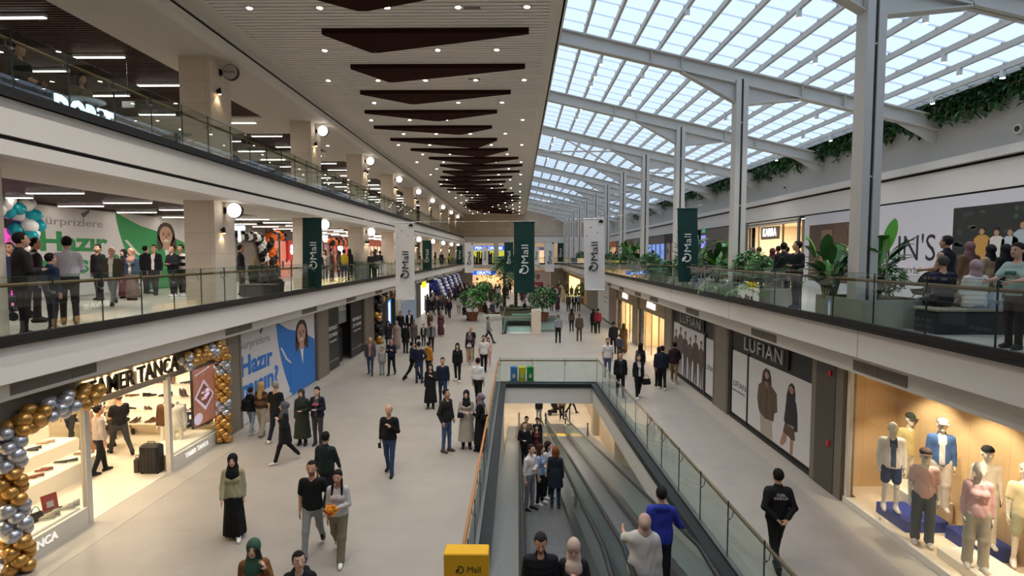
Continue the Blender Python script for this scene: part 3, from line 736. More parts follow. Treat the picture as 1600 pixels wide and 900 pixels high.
wire(YB, [(XL-.05, YB, tops[0][2]+.05)]+tops+[(7.2, YB, tops[-1][2]+.1)], 'thin steel wire carrying the farthest row of banners')
# ---------------------------------------------------------------- plants
LEAF = [M('leaf_dark', (38,78,40), .5, noise=.25), M('leaf_mid', (60,114,52), .5, noise=.25), M('leaf_bright', (98,176,58), .45, noise=.2)]
SOIL = M('soil', (50,40,34), .9)
STALK = M('stalk', (150,150,110), .6)
def blade_leaf(m, base, az, L, W, rise, droop, k, n=6):
    # one curved leaf blade with a folded midrib
    d = Vector((math.cos(az), math.sin(az), 0)); side = Vector((-d.y, d.x, 0))
    V = []
    for i in range(n+1):
        s = i/n
        c = Vector(base)+d*(L*math.cos(rise)*s*(1-.15*droop*s))+Vector((0,0,L*(math.sin(rise)*s-droop*s*s*.6)))
        wd = W*math.sin(math.pi*min(1, s*.93+.07))**.7
        V += [tuple(c-side*wd+Vector((0,0,wd*.25))), tuple(c), tuple(c+side*wd+Vector((0,0,wd*.25)))]
    F = []
    for i in range(n):
        for j in (0, 1): F.append((i*3+j, i*3+j+1, (i+1)*3+j+1, (i+1)*3+j))
    m.add(V, F, k)
def leafy(name, label, loc, kind, seed, group=None, sc=1.0):
    r = random.Random(seed); t = root(name, loc, label, 'plant', group); m = MB(); st = MB()
    x, y, z = loc
    if kind == 'big':
        for i in range(36):
            az = r.uniform(0, 6.28); hh = r.uniform(.15, 1.0)*sc; rise = r.uniform(.5, 1.3)
            b = (x+math.cos(az)*.12, y+math.sin(az)*.10, z)
            e = Vector((x+math.cos(az)*hh*.35, y+math.sin(az)*hh*.28, z+hh))
            st.tube([b, tuple(e)], [.014, .008], 5)
            blade_leaf(m, tuple(e), az+r.uniform(-.5,.5), r.uniform(.45,.8)*sc, r.uniform(.08,.125)*sc, rise, r.uniform(.2,.9), r.choice((0,0,1,1,2)))
    elif kind == 'palm':
        for i in range(34):
            az = r.uniform(0, 6.28); rise = r.uniform(.1, 1.35); L = r.uniform(.5,1.0)*sc
            d = Vector((math.cos(az)*math.cos(rise), math.sin(az)*math.cos(rise), math.sin(rise)))
            P = [Vector((x, y, z+.05))+d*(L*s)+Vector((0,0,-.35*L*s*s)) for s in np.linspace(0, 1, 9)]
            st.tube([tuple(p) for p in P], .007, 4)
            side = Vector((-d.y, d.x, 0)).normalized()
            for q in range(2, 9):
                for sg in (-1, 1):
                    e = P[q]+side*sg*L*.26+(P[q]-P[q-1])*1.2-Vector((0,0,.06)); c = P[q]; wv = (P[q]-P[q-1]).normalized()*.022*sc
                    m.add([tuple(c-wv), tuple(c+wv), tuple(e)], [(0,1,2)], r.choice((0,1,1)))
    elif kind == 'bush':
        for i in range(800):
            a = r.uniform(0, 6.28); u = r.uniform(-1, 1); q = r.uniform(.55, 1)**.6
            c = Vector((math.cos(a)*math.sqrt(1-u*u), math.sin(a)*math.sqrt(1-u*u), u*.85))*q*.75*sc
            blade_leaf(m, (x+c.x, y+c.y, z+.95*sc+c.z), a+r.uniform(-1,1), r.uniform(.16,.28)*sc, .05*sc, r.uniform(-.3,.9), .6, r.choice((0,1,1,2)), 3)
        st.tube([(x, y, z), (x+.03, y, z+.7*sc)], [.035*sc, .02*sc], 7)
        for i in range(8):
            a = i*.8; st.tube([(x+.03, y, z+.5*sc), (x+math.cos(a)*.4*sc, y+math.sin(a)*.4*sc, z+1.1*sc)], [.016*sc,.006*sc], 5)
    m.build('leaves', LEAF, t, smooth=True); st.build('stems', STALK, t)
    return t
PLANTER = M('planter_concrete', (176,172,158), .7, noise=.05)
def planter(x0, x1, y0, y1, z, h, label, group=None):
    t = root('planter', ((x0+x1)/2, (y0+y1)/2, z), label, 'planter', group)
    m = MB().box(x0, x1, y0, y0+.05, z, z+h).box(x0, x1, y1-.05, y1, z, z+h).box(x0, x0+.05, y0+.05, y1-.05, z, z+h).box(x1-.05, x1, y0+.05, y1-.05, z, z+h)
    m.build('box', PLANTER, t); MB().box(x0+.05, x1-.05, y0+.05, y1-.05, z+h*.5, z+h-.06).build('soil', SOIL, t)
pl_lab = ['second', 'third', 'fourth', 'fifth', 'sixth', 'seventh', 'eighth', 'ninth', 'tenth']
for i, y in enumerate(BEAMY[1:10]):
    if i == 0:
        planter(6.75, 8.2, y-.55, y+1.15, ZM, .56, 'pale planter box around the nearest white steel column')
        leafy('banana_plant', 'tall banana plant with broad bright leaves right of the nearest column', (7.42, y+.25, ZM+.5), 'big', 21, sc=1.1)
        leafy('banana_plant', 'broad-leaved dark plant left of the nearest steel column', (6.86, y+.8, ZM+.5), 'big', 5, sc=1.05)
        leafy('green_shrub', 'small leafy shrub low in the nearest planter', (7.75, y+.3, ZM+.45), 'bush', 8, sc=.5)
        m = MB(); t = root('banana_plant', (7.35, y, ZM+.5), 'single upright bright green banana leaf beside the nearest column', 'plant')
        MB().tube([(7.36, y-.32, ZM+.5), (7.34, y-.30, ZM+1.75)], .014, 6).build('stems', STALK, t)
        blade_leaf(m, (7.34, y-.30, ZM+1.5), .4, .78, .13, 1.25, .12, 2, 10); m.build('leaves', LEAF, t, smooth=True)
    else:
        planter(6.75, 7.75, y-2.4, y+2.4, ZM, .5, 'pale planter box at the %s nearest white steel column' % pl_lab[i-1])
        if i < 7:
            leafy('leafy_plant', 'leafy green plant in the planter at the %s nearest column, near end' % pl_lab[i-1], (7.2, y-1.9, ZM+.45), 'palm' if i % 2 else 'big', 40+i, sc=1.45)
            leafy('leafy_plant', 'leafy green plant in the planter at the %s nearest column, just past the column' % pl_lab[i-1], (7.25, y+.7, ZM+.45), 'palm', 140+i, sc=1.35)
            leafy('leafy_plant', 'leafy green plant in the planter at the %s nearest column, far end' % pl_lab[i-1], (7.2, y+1.9, ZM+.45), 'big' if i % 2 else 'palm', 60+i, sc=1.3)
            leafy('green_shrub', 'low dark shrub in the planter at the %s nearest column' % pl_lab[i-1], (7.25, y-.8, ZM+.4), 'bush', 80+i, sc=.75)
        else: leafy('leafy_plant', 'small far leafy plant at the %s nearest column' % pl_lab[i-1], (7.35, y, ZM+.45), 'bush', 90+i, sc=.9)
# trailing plants at the foot of the glass roof on the right
def ivy(y0, y1, label, seed, n):
    r = random.Random(seed); m = MB(); st = MB()
    t = root('hanging_ivy', (13.1, (y0+y1)/2, 10.3), label, 'plant', 'trailing ivy along the right wall top')
    for i in range(n):
        y = r.uniform(y0, y1); L = r.uniform(.25, .9)*(.6+.5*abs(math.sin(y*1.9+seed))); x = 13.1+r.uniform(-.12, .12); zt = 10.36
        st.tube([(x, y, zt), (x-.05, y+r.uniform(-.08,.08), zt-L*.5), (x-.02, y+r.uniform(-.1,.1), zt-L)], .006, 4)
        for q in range(int(L*26)):
            zz = zt-L*r.random(); blade_leaf(m, (x+r.uniform(-.14,.1), y+r.uniform(-.12,.12), zz), r.uniform(0,6.28), r.uniform(.14,.26), .055, r.uniform(-.8,.6), .5, r.choice((0,0,0,1)), 2)
    m.build('leaves', LEAF, t); st.build('stems', STALK, t)
for i in range(8):
    ya = 10.0+6.6*i; ivy(ya, ya+6.6, 'dark trailing ivy hanging along the grey right wall top, roof bay %s' % ['one, nearest','two','three','four','five','six','seven','eight'][i], 100+i, [210,170,140,100,70,60,50,40][i])
MB_ = MB().box(12.85, 13.3, Y0, YE, 10.28, 10.38); struct('trim_ivy_ledge', MB_, STEELW)
# wall nozzles on the grey wall
for (px, py) in ((1593, 201), (1228, 293)):
    c = PX(px, py, 13.3); t = root('air_nozzle', c, 'round air nozzle on the grey upper wall, %s' % ('at the right border' if px > 1500 else 'left of the nearest column'), 'vent')
    MB().cyl((13.24, c[1], c[2]), .13, .06, 'x', 20).build('rim', WHITE, t); MB().cyl((13.22, c[1], c[2]), .075, .03, 'x', 20).build('throat', DKGREY, t)
# palms, pots and round seats in the middle of the hall
TRUNK = M_brick('palm_trunk', (92,72,52), (74,58,42), (50,38,28), .12, .06, .01, 'XZ', .9, .5)
def palmtree(x, y, hgt, label, seed, sc=1.0):
    r = random.Random(seed); t = root('palm_tree', (x, y, .4), label, 'tree')
    prof = []
    for i in range(14):
        z = hgt*i/13; prof += [(.17-.05*i/13+.02, z), (.15-.05*i/13, z+hgt/28)]
    MB().lathe((x, y, .4), prof, 12).build('trunk', TRUNK, t)
    m = MB()
    for i in range(44):
        az = r.uniform(0, 6.28); rise = r.uniform(-.5, 1.2); L = r.uniform(1.6, 2.5)*sc
        d = Vector((math.cos(az)*math.cos(rise), math.sin(az)*math.cos(rise), math.sin(rise)))
        P = [Vector((x, y, .4+hgt))+d*(L*s)+Vector((0,0,-.5*L*s*s)) for s in np.linspace(0, 1, 10)]
        side = Vector((-d.y, d.x, 0)).normalized()
        m.tube([tuple(p) for p in P], .015, 4, k=1)
        for q in range(2, 10):
            for sg in (-1, 1):
                e = P[q]+side*sg*L*.30+(P[q]-P[q-1])*1.4-Vector((0,0,.10)); wv = (P[q]-P[q-1]).normalized()*.08
                m.add([tuple(P[q]-wv), tuple(P[q]+wv), tuple(e)], [(0,1,2)], 0)
    m.build('fronds', LEAF, t)
c = G(806, 492, 0); palmtree(c[0], c[1]+1, 4.3, 'palm tree with dark fronds behind the big green middle banner', 3)
c = G(787, 490, 0); palmtree(c[0], c[1]+3, 4.2, 'palm tree standing left of the big green middle banner', 4, .85)
TERRA = M('terracotta', (150,84,60), .7)
def pot_tree(px, py, sc, label, seed):
    x, y, _ = G(px, py, 0); t = root('terracotta_pot', (x, y, 0), label.replace('tree', 'pot under the tree'), 'pot')
    MB().lathe((x, y, 0), [(.24*sc,0),(.33*sc,.42*sc),(.37*sc,.43*sc),(.37*sc,.5*sc),(.32*sc,.5*sc),(.31*sc,.44*sc)], 18).build('pot', TERRA, t, auto=40); MB().cyl((x, y, .40*sc), .30*sc, .04*sc, 'z', 14).build('soil', SOIL, t)
    leafy('potted_tree', label, (x, y, .42*sc), 'bush', seed, sc=sc*1.0)
pot_tree(739, 501, 1.35, 'round leafy tree left of the seating island', 11)
pot_tree(753, 487, 1.35, 'round leafy tree behind the left seats of the island', 12)
pot_tree(848, 502, 1.45, 'round leafy tree at the right end of the island', 13)
pot_tree(776, 488, .9, 'small leafy tree beside the palms', 14)
pot_tree(757, 470, 1.2, 'far round leafy tree near the blue shop', 15)
pot_tree(912, 475, 1.2, 'dark leafy tree by the right shop fronts', 16)
# seating island
ISL = M('island_wood', (150,120,92), .6); CUSH = M('island_cushion', (170,178,165), .8)
c = G(800, 494, 0)
t = root('round_planter', (c[0], c[1]+1.5, 0), 'low oval wooden planter island under the palms', 'planter')
m = MB(); P = [(c[0]+2.6*math.cos(a), c[1]+2.2+1.7*math.sin(a)) for a in np.linspace(0, 2*math.pi, 33)[:-1]]
m.prism(P, 'z', 0, .42).build('wall', ISL, t); MB().prism([(p[0]*.0+c[0]+(p[0]-c[0])*.94, c[1]+2.2+(p[1]-c[1]-2.2)*.94) for p in P], 'z', .3, .45).build('soil', SOIL, t)
for (dx, dy, s_, sd) in ((-1.2,1.4,.55,201),(0,1.0,.6,202),(1.2,1.5,.55,203),(.6,.9,.45,204),(-.5,.9,.45,205)):
    leafy('green_shrub', 'low spreading shrub at the foot of the palms', (c[0]+dx, c[1]+dy, .42), 'palm', sd, 'shrubs on the palm island', sc=s_*1.5)
for i, (px, py, wd, cu) in enumerate(((768, 500, 1.6, 0), (815, 499, 1.7, 1), (857, 500, 1.3, 0), (760, 503, 1.2, 1), (835, 497, 1.0, 1))):
    x, y, _ = G(px, py, 0); 
    t = root('block_stool', (x, y, 0), ['pale grey block seat below the left pot tree','sage cushioned block seat in front of the palms','pale grey block seat at the right pot tree','sage block seat at the left end of the island','sage block seat right of the palms'][i], 'seat')
    MB().bevbox(x-wd/2, x+wd/2, y-.3, y+.3, 0, .36, .02).build('block', M('seat_block', (200,194,182), .7), t); MB().bevbox(x-wd/2+.02, x+wd/2-.02, y-.28, y+.28, .36, .46, .03).build('cushion', CUSH if cu else M('cushion_pale', (205,202,196), .8), t)
# ================================================================ GROUND FLOOR SHOPS, LEFT
UL, UR, UV = (0, 1, 0), (0, -1, 0), (0, 0, 1)
POSTERW = M('poster_white', (206,202,200), .6, noise=.02)
def flatmat(h): return M('print_'+h.strip('#'), h, .6, noise=.05)
def portrait(mb, o, u, v, s, k0, look=1):
    """printed head and shoulders, s = head height; k0: first material index (skin, hair, cloth, light, dark)"""
    f = lambda P, t, k: mb.flat([(a*s*1.45, b*s) for a, b in P], o, u, v, t, k)
    e = lambda c, r, t, k, rot=0: mb.ellflat((c[0]*s*1.45, c[1]*s), (r[0]*s*1.45, r[1]*s), o, u, v, t, 20, k, rot)
    e((.02,.08), (.50,.62), .008, k0+1); f([(-.48,.1),(-.52,-.5),(-.40,-.9),(-.1,-.4)], .008, k0+1); f([(.5,.1),(.62,-.5),(.55,-1.0),(.1,-.4)], .008, k0+1)
    f([(-.17,-.3),(.2,-.3),(.25,-.85),(-.22,-.85)], .010, k0)
    f([(-.28,-.70),(.3,-.70),(.95,-1.0),(1.15,-2.5),(-1.05,-2.5),(-.85,-1.0)], .012, k0+2)
    f([(-.12,-.72),(.15,-.72),(.06,-1.5)], .014, k0+3)
    f([(-.28,-.70),(-.42,-.95),(-.08,-1.35)], .016, k0+2); f([(.3,-.70),(.46,-.95),(.08,-1.35)], .016, k0+2)
    e((0,0), (.36,.50), .014, k0); f([(-.37,.15),(-.2,.48),(.25,.5),(.4,.2),(.3,.62),(-.1,.68),(-.42,.4)], .017, k0+1)
    for sx in (-.15, .15):
        e((sx,.06), (.075,.028), .018, k0+4); e((sx,.15), (.10,.018), .018, k0+1)
    f([(-.02,.05),(.03,.05),(.06,-.12),(-.05,-.12)], .017, k0+5)
    e((0,-.24), (.15,.065), .018, k0+3); f([(-.17,-.20),(.17,-.20),(.17,-.215),(-.17,-.215)], .020, k0+5)
def promo(name, label, X, y0, y1, z0, z1, main, dark, stroke):
    W, H = y1-y0, z1-z0; t = root(name, (X, (y0+y1)/2, z0), label, 'poster hoarding')
    MB().box(X-.04, X, y0, y1, z0, z1).build('board', POSTERW, t)
    o = (X, y0, z0); m = MB()
    def f(P, tt, k): m.flat([(a*W, b*H) for a, b in P], o, UL, UV, tt, k)
    sw = [(.42,1.0)]+[(.42+.04*s+.16*s*s, 1-s) for s in np.linspace(.1, 1, 8)]+[(1,0),(1,.02),(.995,.60),(.90,.68),(.75,.78),(.58,.86)]
    f(sw, .004, 0)
    f([(.42,1.0),(.58,.86),(.75,.78),(.90,.68),(.90,.70),(.75,.80),(.58,.89)], .006, 3)
    f([(.47,.66),(.49,.66),(.56,.50),(.64,.40),(.62,.40),(.54,.49)], .007, 3)
    f([(.22,.945),(.235,.90),(.265,.965),(.27,1.0)], .004, 2)
    portrait(m, (X, y0+W*.775, z0+H*.74), UL, UV, H*.275, 4)
    m.build('picture', [flatmat(main), flatmat(dark), flatmat('#565c58'), POSTERW, flatmat('#b98f78'), flatmat('#40302a'), flatmat(main), flatmat('#d8d4d0'), flatmat('#2a2522'), flatmat('#8a5a4c')], t)
    m = MB().text('Sürprizlere', (X+.004, y0+W*.01, z0+H*.80), UL, UV, H*.085, .004, wd=W*.33, align='l')
    m.build('headline', flatmat('#8c8c8c'), t.children[0])
    m = MB().text('Hazır', (X+.004, y0+W*.015, z0+H*.52), UL, UV, H*.20, .005, wd=W*.35, align='l', bold=.035).text('mısın?', (X+.004, y0+W*.015, z0+H*.27), UL, UV, H*.20, .005, wd=W*.42, align='l', bold=.035)
    m.build('slogan', flatmat(main), t.children[0])
xs = XLS
D_ = lambda px, X=XLS, z=0: DX(px, X, z)
promo('shop_hoarding', 'white hoarding with blue slogan and smiling woman between shoe shop and black shutters', xs, D_(376), D_(493), .02, 3.1, '#2f74c0', '#2457a0', '')
def pilaster(X, y0, y1, sgn, label, z1=3.12, z0=0.0):
    m = MB(); m.box(X-.30*sgn, X+.10*sgn, y0, y1, z0, z1); m.box(X+.10*sgn, X+.115*sgn, y0+.1, y0+.13, z0, z1); m.box(X+.10*sgn, X+.115*sgn, y1-.13, y1-.1, z0, z1)
    o = m.build('pillar', PILASTER); o['kind'] = 'structure'; return o
pilaster(xs, D_(352), D_(376), 1, ''); pilaster(xs, D_(494), D_(512), 1, ''); pilaster(xs, D_(568), D_(583), 1, '')
# black shutter shop
a, b, c_, d = D_(512), D_(531), D_(549), D_(568)
BLKP = M('black_poster', (36,34,35), .45, noise=.25, nscale=2)
for (y0, y1, lab) in ((a, b, 'near'), (c_, d, 'far')):
    t = root('opening_poster', (xs, (y0+y1)/2, 0), 'black opening-soon panel with white lettering, %s side of the grey shop doorway' % lab, 'poster')
    MB().box(xs-.05, xs, y0+.03, y1-.03, .03, 3.12).build('board', BLKP, t)
    m = MB(); yc = (y0+y1)/2; ww = (y1-y0)*.7
    for i, (tx, z, h) in enumerate((('REPUBLIC', 1.95, .17), ('ÇOK YAKINDA', 1.62, .17), ('BURADAYIZ', 1.36, .08))): m.text(tx, (xs, yc, z), UL, UV, h, .004, wd=ww*(1 if i < 2 else .8), bold=.02)
    for j in range(5): m.ellflat((0, 0), (.05, .05), (xs, yc-ww/2+ww*j/4, .45), UL, UV, .004, 8)
    m.build('lettering', flatmat('#cfcac6'), t)
m = MB().box(xs-2.5, xs-2.4, b, c_+.4, 0, 3.1); struct('wall_shop_recess', m, M('recess_grey', (132,134,138), .6))
t = root('shop_sign', (xs-.2, (b+c_)/2, 2.6), 'white block letters on the grey doorway of the black panelled shop', 'sign')
MB().box(xs-.3, xs-.25, b-.1, c_+.1, 2.0, 3.43).build('panel', M('recess_grey', (132,134,138), .6), t)
MB().text('REPUBLIC', (xs-.25, (b+c_)/2, 2.66), UL, UV, .30, .05, wd=(c_-b)*.86, bold=.02).build('lettering', M('white_letters', (230,228,224), .4), t)
t = root('roller_cabinet', (xs-.7, b+.9, 0), 'tall black box standing in the grey doorway', 'cabinet')
MB().bevbox(xs-1.0, xs-.3, b+.35, c_-.5, 0, 1.75, .03).build('body', M('black_box', (22,22,23), .5), t); MB().box(xs-.3, xs-.26, c_-.9, c_-.8, 1.3, 1.5).build('latch', BLACK, t)
# dark balloon shop with a tall screen
a, b = D_(583), D_(628)
struct('wall_dark_shop', MB().box(xs-.6, xs-.5, a, b, 0, 3.3), M('dark_shop', (38,34,34), .7))
t = root('balloon_garland', (xs+.2, a+1.5, 0), 'black and gold balloon garland framing the dark shop behind the tall screen', 'balloons')
BAL = {k: M('balloon_'+k, c, r, mtl, noise=.02) for k, (c, r, mtl) in dict(gold=((196,150,84),.25,.75), silver=((186,188,196),.22,.75), teal=((20,150,165),.25,0), white=((232,230,228),.3,0), black=((28,28,32),.25,0), orange=((235,110,25),.28,0), blue=((38,52,130),.25,0)).items()}
def balloon(t, c, r, key, d=(0,0,1)):
    q = Vector(d).normalized().to_track_quat('Z', 'Y').to_matrix()
    m = MB(); R = []
    for (rr, z) in ((.02,-1.22),(.09,-1.16),(.07,-1.10),(.40,-.92),(.72,-.68),(.93,-.32),(1,.05),(.93,.42),(.72,.74),(.40,.96),(.03,1.05)):
        R.append([tuple(Vector(c)+q @ Vector((r*rr*math.cos(2*math.pi*j/14), r*rr*math.sin(2*math.pi*j/14), r*z))) for j in range(14)])
    m.rings(R); return m.build('balloon', BAL[key], t, smooth=True)
def garland(t, path, r, pat, seed, n4=3, limit=100, step=1.15):
    """rings of balloons twisted along a path"""
    rr = random.Random(seed); P = [Vector(p) for p in path]; L = [0]
    for i in range(len(P)-1): L.append(L[-1]+(P[i+1]-P[i]).length)
    s = 0; k = 0; cnt = 0
    while s < L[-1] and cnt < limit:
        i = max(j for j in range(len(L)-1) if L[j] <= s); p = P[i]+(P[i+1]-P[i])*((s-L[i])/(L[i+1]-L[i])); d = (P[i+1]-P[i]).normalized()
        u = Vector((1,0,0)) if abs(d.x) < .8 else Vector((0,1,0)); u = (u-d*u.dot(d)).normalized(); v = d.cross(u)
        for q in range(n4):
            a = 2*math.pi*q/n4+k*math.pi/n4+.25*k; off = u*math.cos(a)+v*math.sin(a)
            rad = r*rr.uniform(.86, 1.08)
            balloon(t, tuple(p+off*r*.98), rad, pat(k, q), tuple(off)); cnt += 1
        s += r*step; k += 1
    return cnt
garland(t, [(xs+.1, a+.5, .1), (xs+.1, a+.4, 2.7), (xs+.1, (a+b)/2, 3.0), (xs+.1, b-.4, 2.7), (xs+.1, b-.5, .2)], .22, lambda k, q: 'gold' if (k//2) % 3 == 0 else 'black', 5)
c = G(604, 517, 0)
t = root('digital_screen', (c[0], c[1], 0), 'tall lit advertising screen in front of the dark balloon shop', 'screen')
sw_, sx = .78, c[0]
MB().bevbox(sx-sw_/2, sx+sw_/2, c[1]-.06, c[1]+.06, 0, 2.35, .02).build('case', BLACK, t)
z0 = .55
MB().box(sx-sw_/2+.04, sx+sw_/2-.04, c[1]-.064, c[1]-.058, z0, 2.3).build('display', M('screen_blue', (70,140,235), .3, emit=1.6, ecol=(60,130,235), noise=0), t)
MB().box(sx-sw_/2+.08, sx+sw_/2-.10, c[1]-.068, c[1]-.063, z0+.15, 2.1).build('page', M('screen_page', (235,240,248), .3, emit=1.2, noise=0), t)
m = MB()
for z, w2, k in ((1.85,.3,0),(1.6,.26,0),(1.5,.22,0),(1.15,.28,1),(1.0,.3,1)): m.box(sx-.17, sx-.17+w2, c[1]-.071, c[1]-.067, z, z+.06, k)
m.build('page_text', [flatmat('#7a8ea8'), flatmat('#c03048')], t)
t = root('shop_sign', (xs-.2, (a+b)/2-1, 2.9), 'warm lit shop sign over the dark balloon shop', 'sign'); MB().text('Madame', (xs-.5, a+2.2, 2.62), UL, UV, .34, .04, wd=2.2).build('lettering', M('warm_sign', (255,236,190), .5, emit=2.5, noise=0), t)
t = root('shop_hoarding', (xs, 1, 0), 'blank pale hoarding with bluish lower part under the white banner', 'poster hoarding')
a, b = D_(628), D_(651); MB().box(xs-.05, xs, a, b, 0, 1.9, 0).box(xs-.05, xs, a, b, 1.9, 3.15, 1).build('board', [M('hoard_blue', (168,180,200), .6), POSTERW], t)
pilaster(xs, D_(651), D_(655), 1, '')
# far left shops with the blue balloon fronts
m = MB().box(xs-2.4, xs-2.2, D_(655), 84, 0, 3.4); struct('wall_far_left_shops', m, M('far_shop_wall', (196,186,170), .6))
t = root('shop_entrance', (xs, D_(662), 0), 'dark doorway with yellow sign and lit window beside the blue balloon shops', 'shop front')
a, b = D_(655), D_(672)
MB().box(xs-.1, xs, a, a+.9, 0, 3.15).box(xs-.1, xs, b-.3, b, 0, 3.15).box(xs-.1, xs, a, b, 2.75, 3.15).build('frame', DKGREY, t); MB().box(xs-.06, xs-.04, a+.9, b-.3, 0, 2.75).build('window', M('lit_window', (240,240,230), .3, emit=.9, noise=0), t)
MB().box(xs, xs+.06, a+1.6, a+3.6, 2.45, 3.0).build('sign', M('yellow_sign', (240,215,30), .4, emit=1.0, noise=0), t)
y = D_(672)
for i in range(11):
    wh = i % 2 == 1
    t = root('balloon_garland', (xs+.4, y, 0), '%s slanting %s balloon column at the far left shops, counted from the dark doorway' % (['first','second','third','fourth','fifth','sixth','seventh','eighth','ninth','tenth','eleventh'][i], 'white' if wh else 'dark blue'), 'balloons')
    garland(t, [(xs+.35, y, 2.75), (xs+.7, y+3.0, .75)], .24, lambda k, q: 'white' if wh else 'blue', 20+i, n4=3, limit=40)
    y += 2.3
tag(MB().box(xs-.05, xs+.1, D_(676), D_(676)+.5, 0, 2.9).build('light_column', M('white_lit', (245,245,250), .4, emit=2.2, noise=0)), 'white lit post at the start of the blue balloon shop fronts', 'light')
# ---------------------------------------------------------------- shoe shop
SH = M('shop_cream', (236,222,196), .6, noise=.02); FRAME = M('shop_frame', (206,200,190), .4, .2)
ya, p1, p2, ye = 6.0, D_(139), D_(266), D_(340)
struct('wall_shoe_shop', MB().box(-14.6, -14.5, ya, ye+.9, 0, 3.1).box(-14.5, xs-.3, ye+.75, ye+.9, 0, 3.1).box(-14.5, xs-.1, ya-.1, ya, 0, 3.1), SH)
struct('floor_shoe_shop', MB().box(-14.5, xs, ya, ye+.75, 0, .006), M_brick('shop_floor', (226,214,194), (222,210,190), (200,188,168), .6, .6, .004, 'XY', .35, 0))
struct('ceiling_shoe_shop', MB().box(-14.5, xs-.1, ya, ye+.75, 3.08, 3.12), SH)
for (x, y) in ((-10.2, 8.6), (-10.2, 11.4), (-10.2, 14.6), (-12.6, 9.6), (-12.6, 13), (-12.6, 15.6)):
    t = root('ceiling_panel_light', (x, y, 3.07), 'warm square ceiling light inside the shoe shop', 'ceiling light', 'shoe shop ceiling lights')
    MB().box(x-.35, x+.35, y-.35, y+.35, 3.05, 3.08).build('panel', M('warm_panel', (255,232,190), .5, emit=6, noise=0), t)
    lamp('AREA', (x, y, 3.03), 52*SHOP_W, (1,.86,.64), .7)
t = root('storefront', (xs, 12, 0), 'glazed shoe shop front with pale frame and open doorway', 'shop front')
for (a, b) in ((p1-.06, p1+.06), (p2-.06, p2+.06)): MB().box(xs-.06, xs+.06, a, b, 0, 2.45).build('post', FRAME, t)
MB().box(xs-.05, xs+.02, ya, ye, 2.40, 3.14).build('header', M('shop_header', (150,138,122), .5), t)
for (a, b) in ((ya, p1), (p2, ye)):
    MB().box(xs-.012, xs+.0, a+.06, b-.06, .36, 2.40).build('window_pane', SHOPGLASS, t)
    MB().box(xs-.03, xs+.05, a, b, 0, .36).build('plinth', M('plinth_pale', (214,206,192), .5), t)
a, b = D_(52, XLS, .2), D_(86, XLS, .2)
MB().text('TAMER TANCA', (xs+.05, D_(86, XLS, .2), .12), UL, UV, .15, .012, wd=1.5, align='r', bold=.02).build('plinth_lettering', M('plinth_letters', (250,246,240), .5, emit=.35, noise=0), t)
MB().text('TAMER TANCA', (xs+.05, (p2+ye)/2, .14), UL, UV, .12, .012, wd=1.1, bold=.02).build('plinth_lettering', M('plinth_letters', (250,246,240), .5, emit=.35, noise=0), t)
sr = D_(273, XLS, 2.75); sl = D_(147, XLS, 2.75)
wd = (sr-sl)*11/9.85
m = MB().text('TAMER TANCA', (xs+.03, sr, 2.58), UL, UV, .36, .02, wd=wd*1.01, align='r', bold=.05); m.build('sign_glow', M('halo_warm', (255,222,160), .5, emit=2.2, noise=0), t)
m = MB().text('TAMER TANCA', (xs+.06, sr, 2.58), UL, UV, .36, .05, wd=wd, align='r', bold=.012); m.build('sign_lettering', M('sign_black', (28,26,24), .4, noise=0), t)
# garlands
t = root('balloon_garland', (-8.7, 9.3, 0), 'gold and silver balloon garland climbing the left window and header of the shoe shop', 'balloons')
y0 = PX(22, 880, -8.7)[1]
pat = lambda k, q: ('gold', 'silver')[(k//4) % 2]
garland(t, [(-8.7, y0+.12, .12), (-8.72, y0+.05, 1.2), (-8.72, y0, 2.35), (-8.66, y0+.35, 2.66), (-8.6, y0+1.2, 2.72), (-8.6, D_(146, -8.7, 2.7), 2.74)], .132, pat, 1, n4=3, limit=100, step=1.17)
t = root('balloon_garland', (-8.7, 16.6, 0), 'gold and silver balloon garland down the right end of the shoe shop', 'balloons')
y1 = D_(349, -8.7, .2)
garland(t, [(-8.68, y1, .12), (-8.68, y1, 1.4), (-8.66, y1-.02, 2.55), (-8.6, y1-.3, 2.86), (-8.56, y1-1.2, 2.86), (-8.56, D_(272, -8.56, 2.85), 2.72)], .125, lambda k, q: ('gold', 'gold', 'silver')[(k//3) % 3] if k > 2 else 'gold', 2, n4=3, limit=100, step=1.08)
# display plinths and shelves
DISP = M('display_white', (244,236,220), .5, noise=.01)
t = root('display_plinth', (-9.4, 9, 0), 'low white display plinth behind the left shoe shop window', 'display stand'); MB().bevbox(-9.95, xs-.05, ya+.2, p1-.12, .006, .40, .02).build('plinth', DISP, t)
t = root('display_plinth', (-9.4, 15.5, 0), 'low white display plinth behind the right shoe shop window', 'display stand'); MB().bevbox(-9.9, xs-.05, p2+.12, ye-.05, .006, .40, .02).build('plinth', DISP, t)
t = root('stepped_display', (-11.5, 10, 0), 'long white stepped shoe display inside the shoe shop', 'display stand')
MB().bevbox(-11.5, -10.75, 7.2, 14.2, .006, .45, .02).build('lower_step', DISP, t); MB().bevbox(-12.25, -11.5, 7.2, 14.2, .006, .78, .02).build('middle_step', DISP, t); MB().bevbox(-13.0, -12.25, 7.2, 14.2, .006, 1.1, .02).build('upper_step', DISP, t)
sy = ye+.75
t = root('wall_shelving', (-11, sy, 0), 'white backlit wall shelves of shoes at the far side of the shoe shop', 'shelving')
MB().box(-13.9, -9.2, sy-.03, sy, .3, 2.5).build('back_panel', M('backlit_panel', (255,238,205), .5, emit=.55, noise=0), t)
SHZ = (.42, .82, 1.22, 1.62, 2.02)
for z in SHZ: MB().box(-13.9, -9.2, sy-.36, sy-.03, z-.025, z).build('shelf', DISP, t)
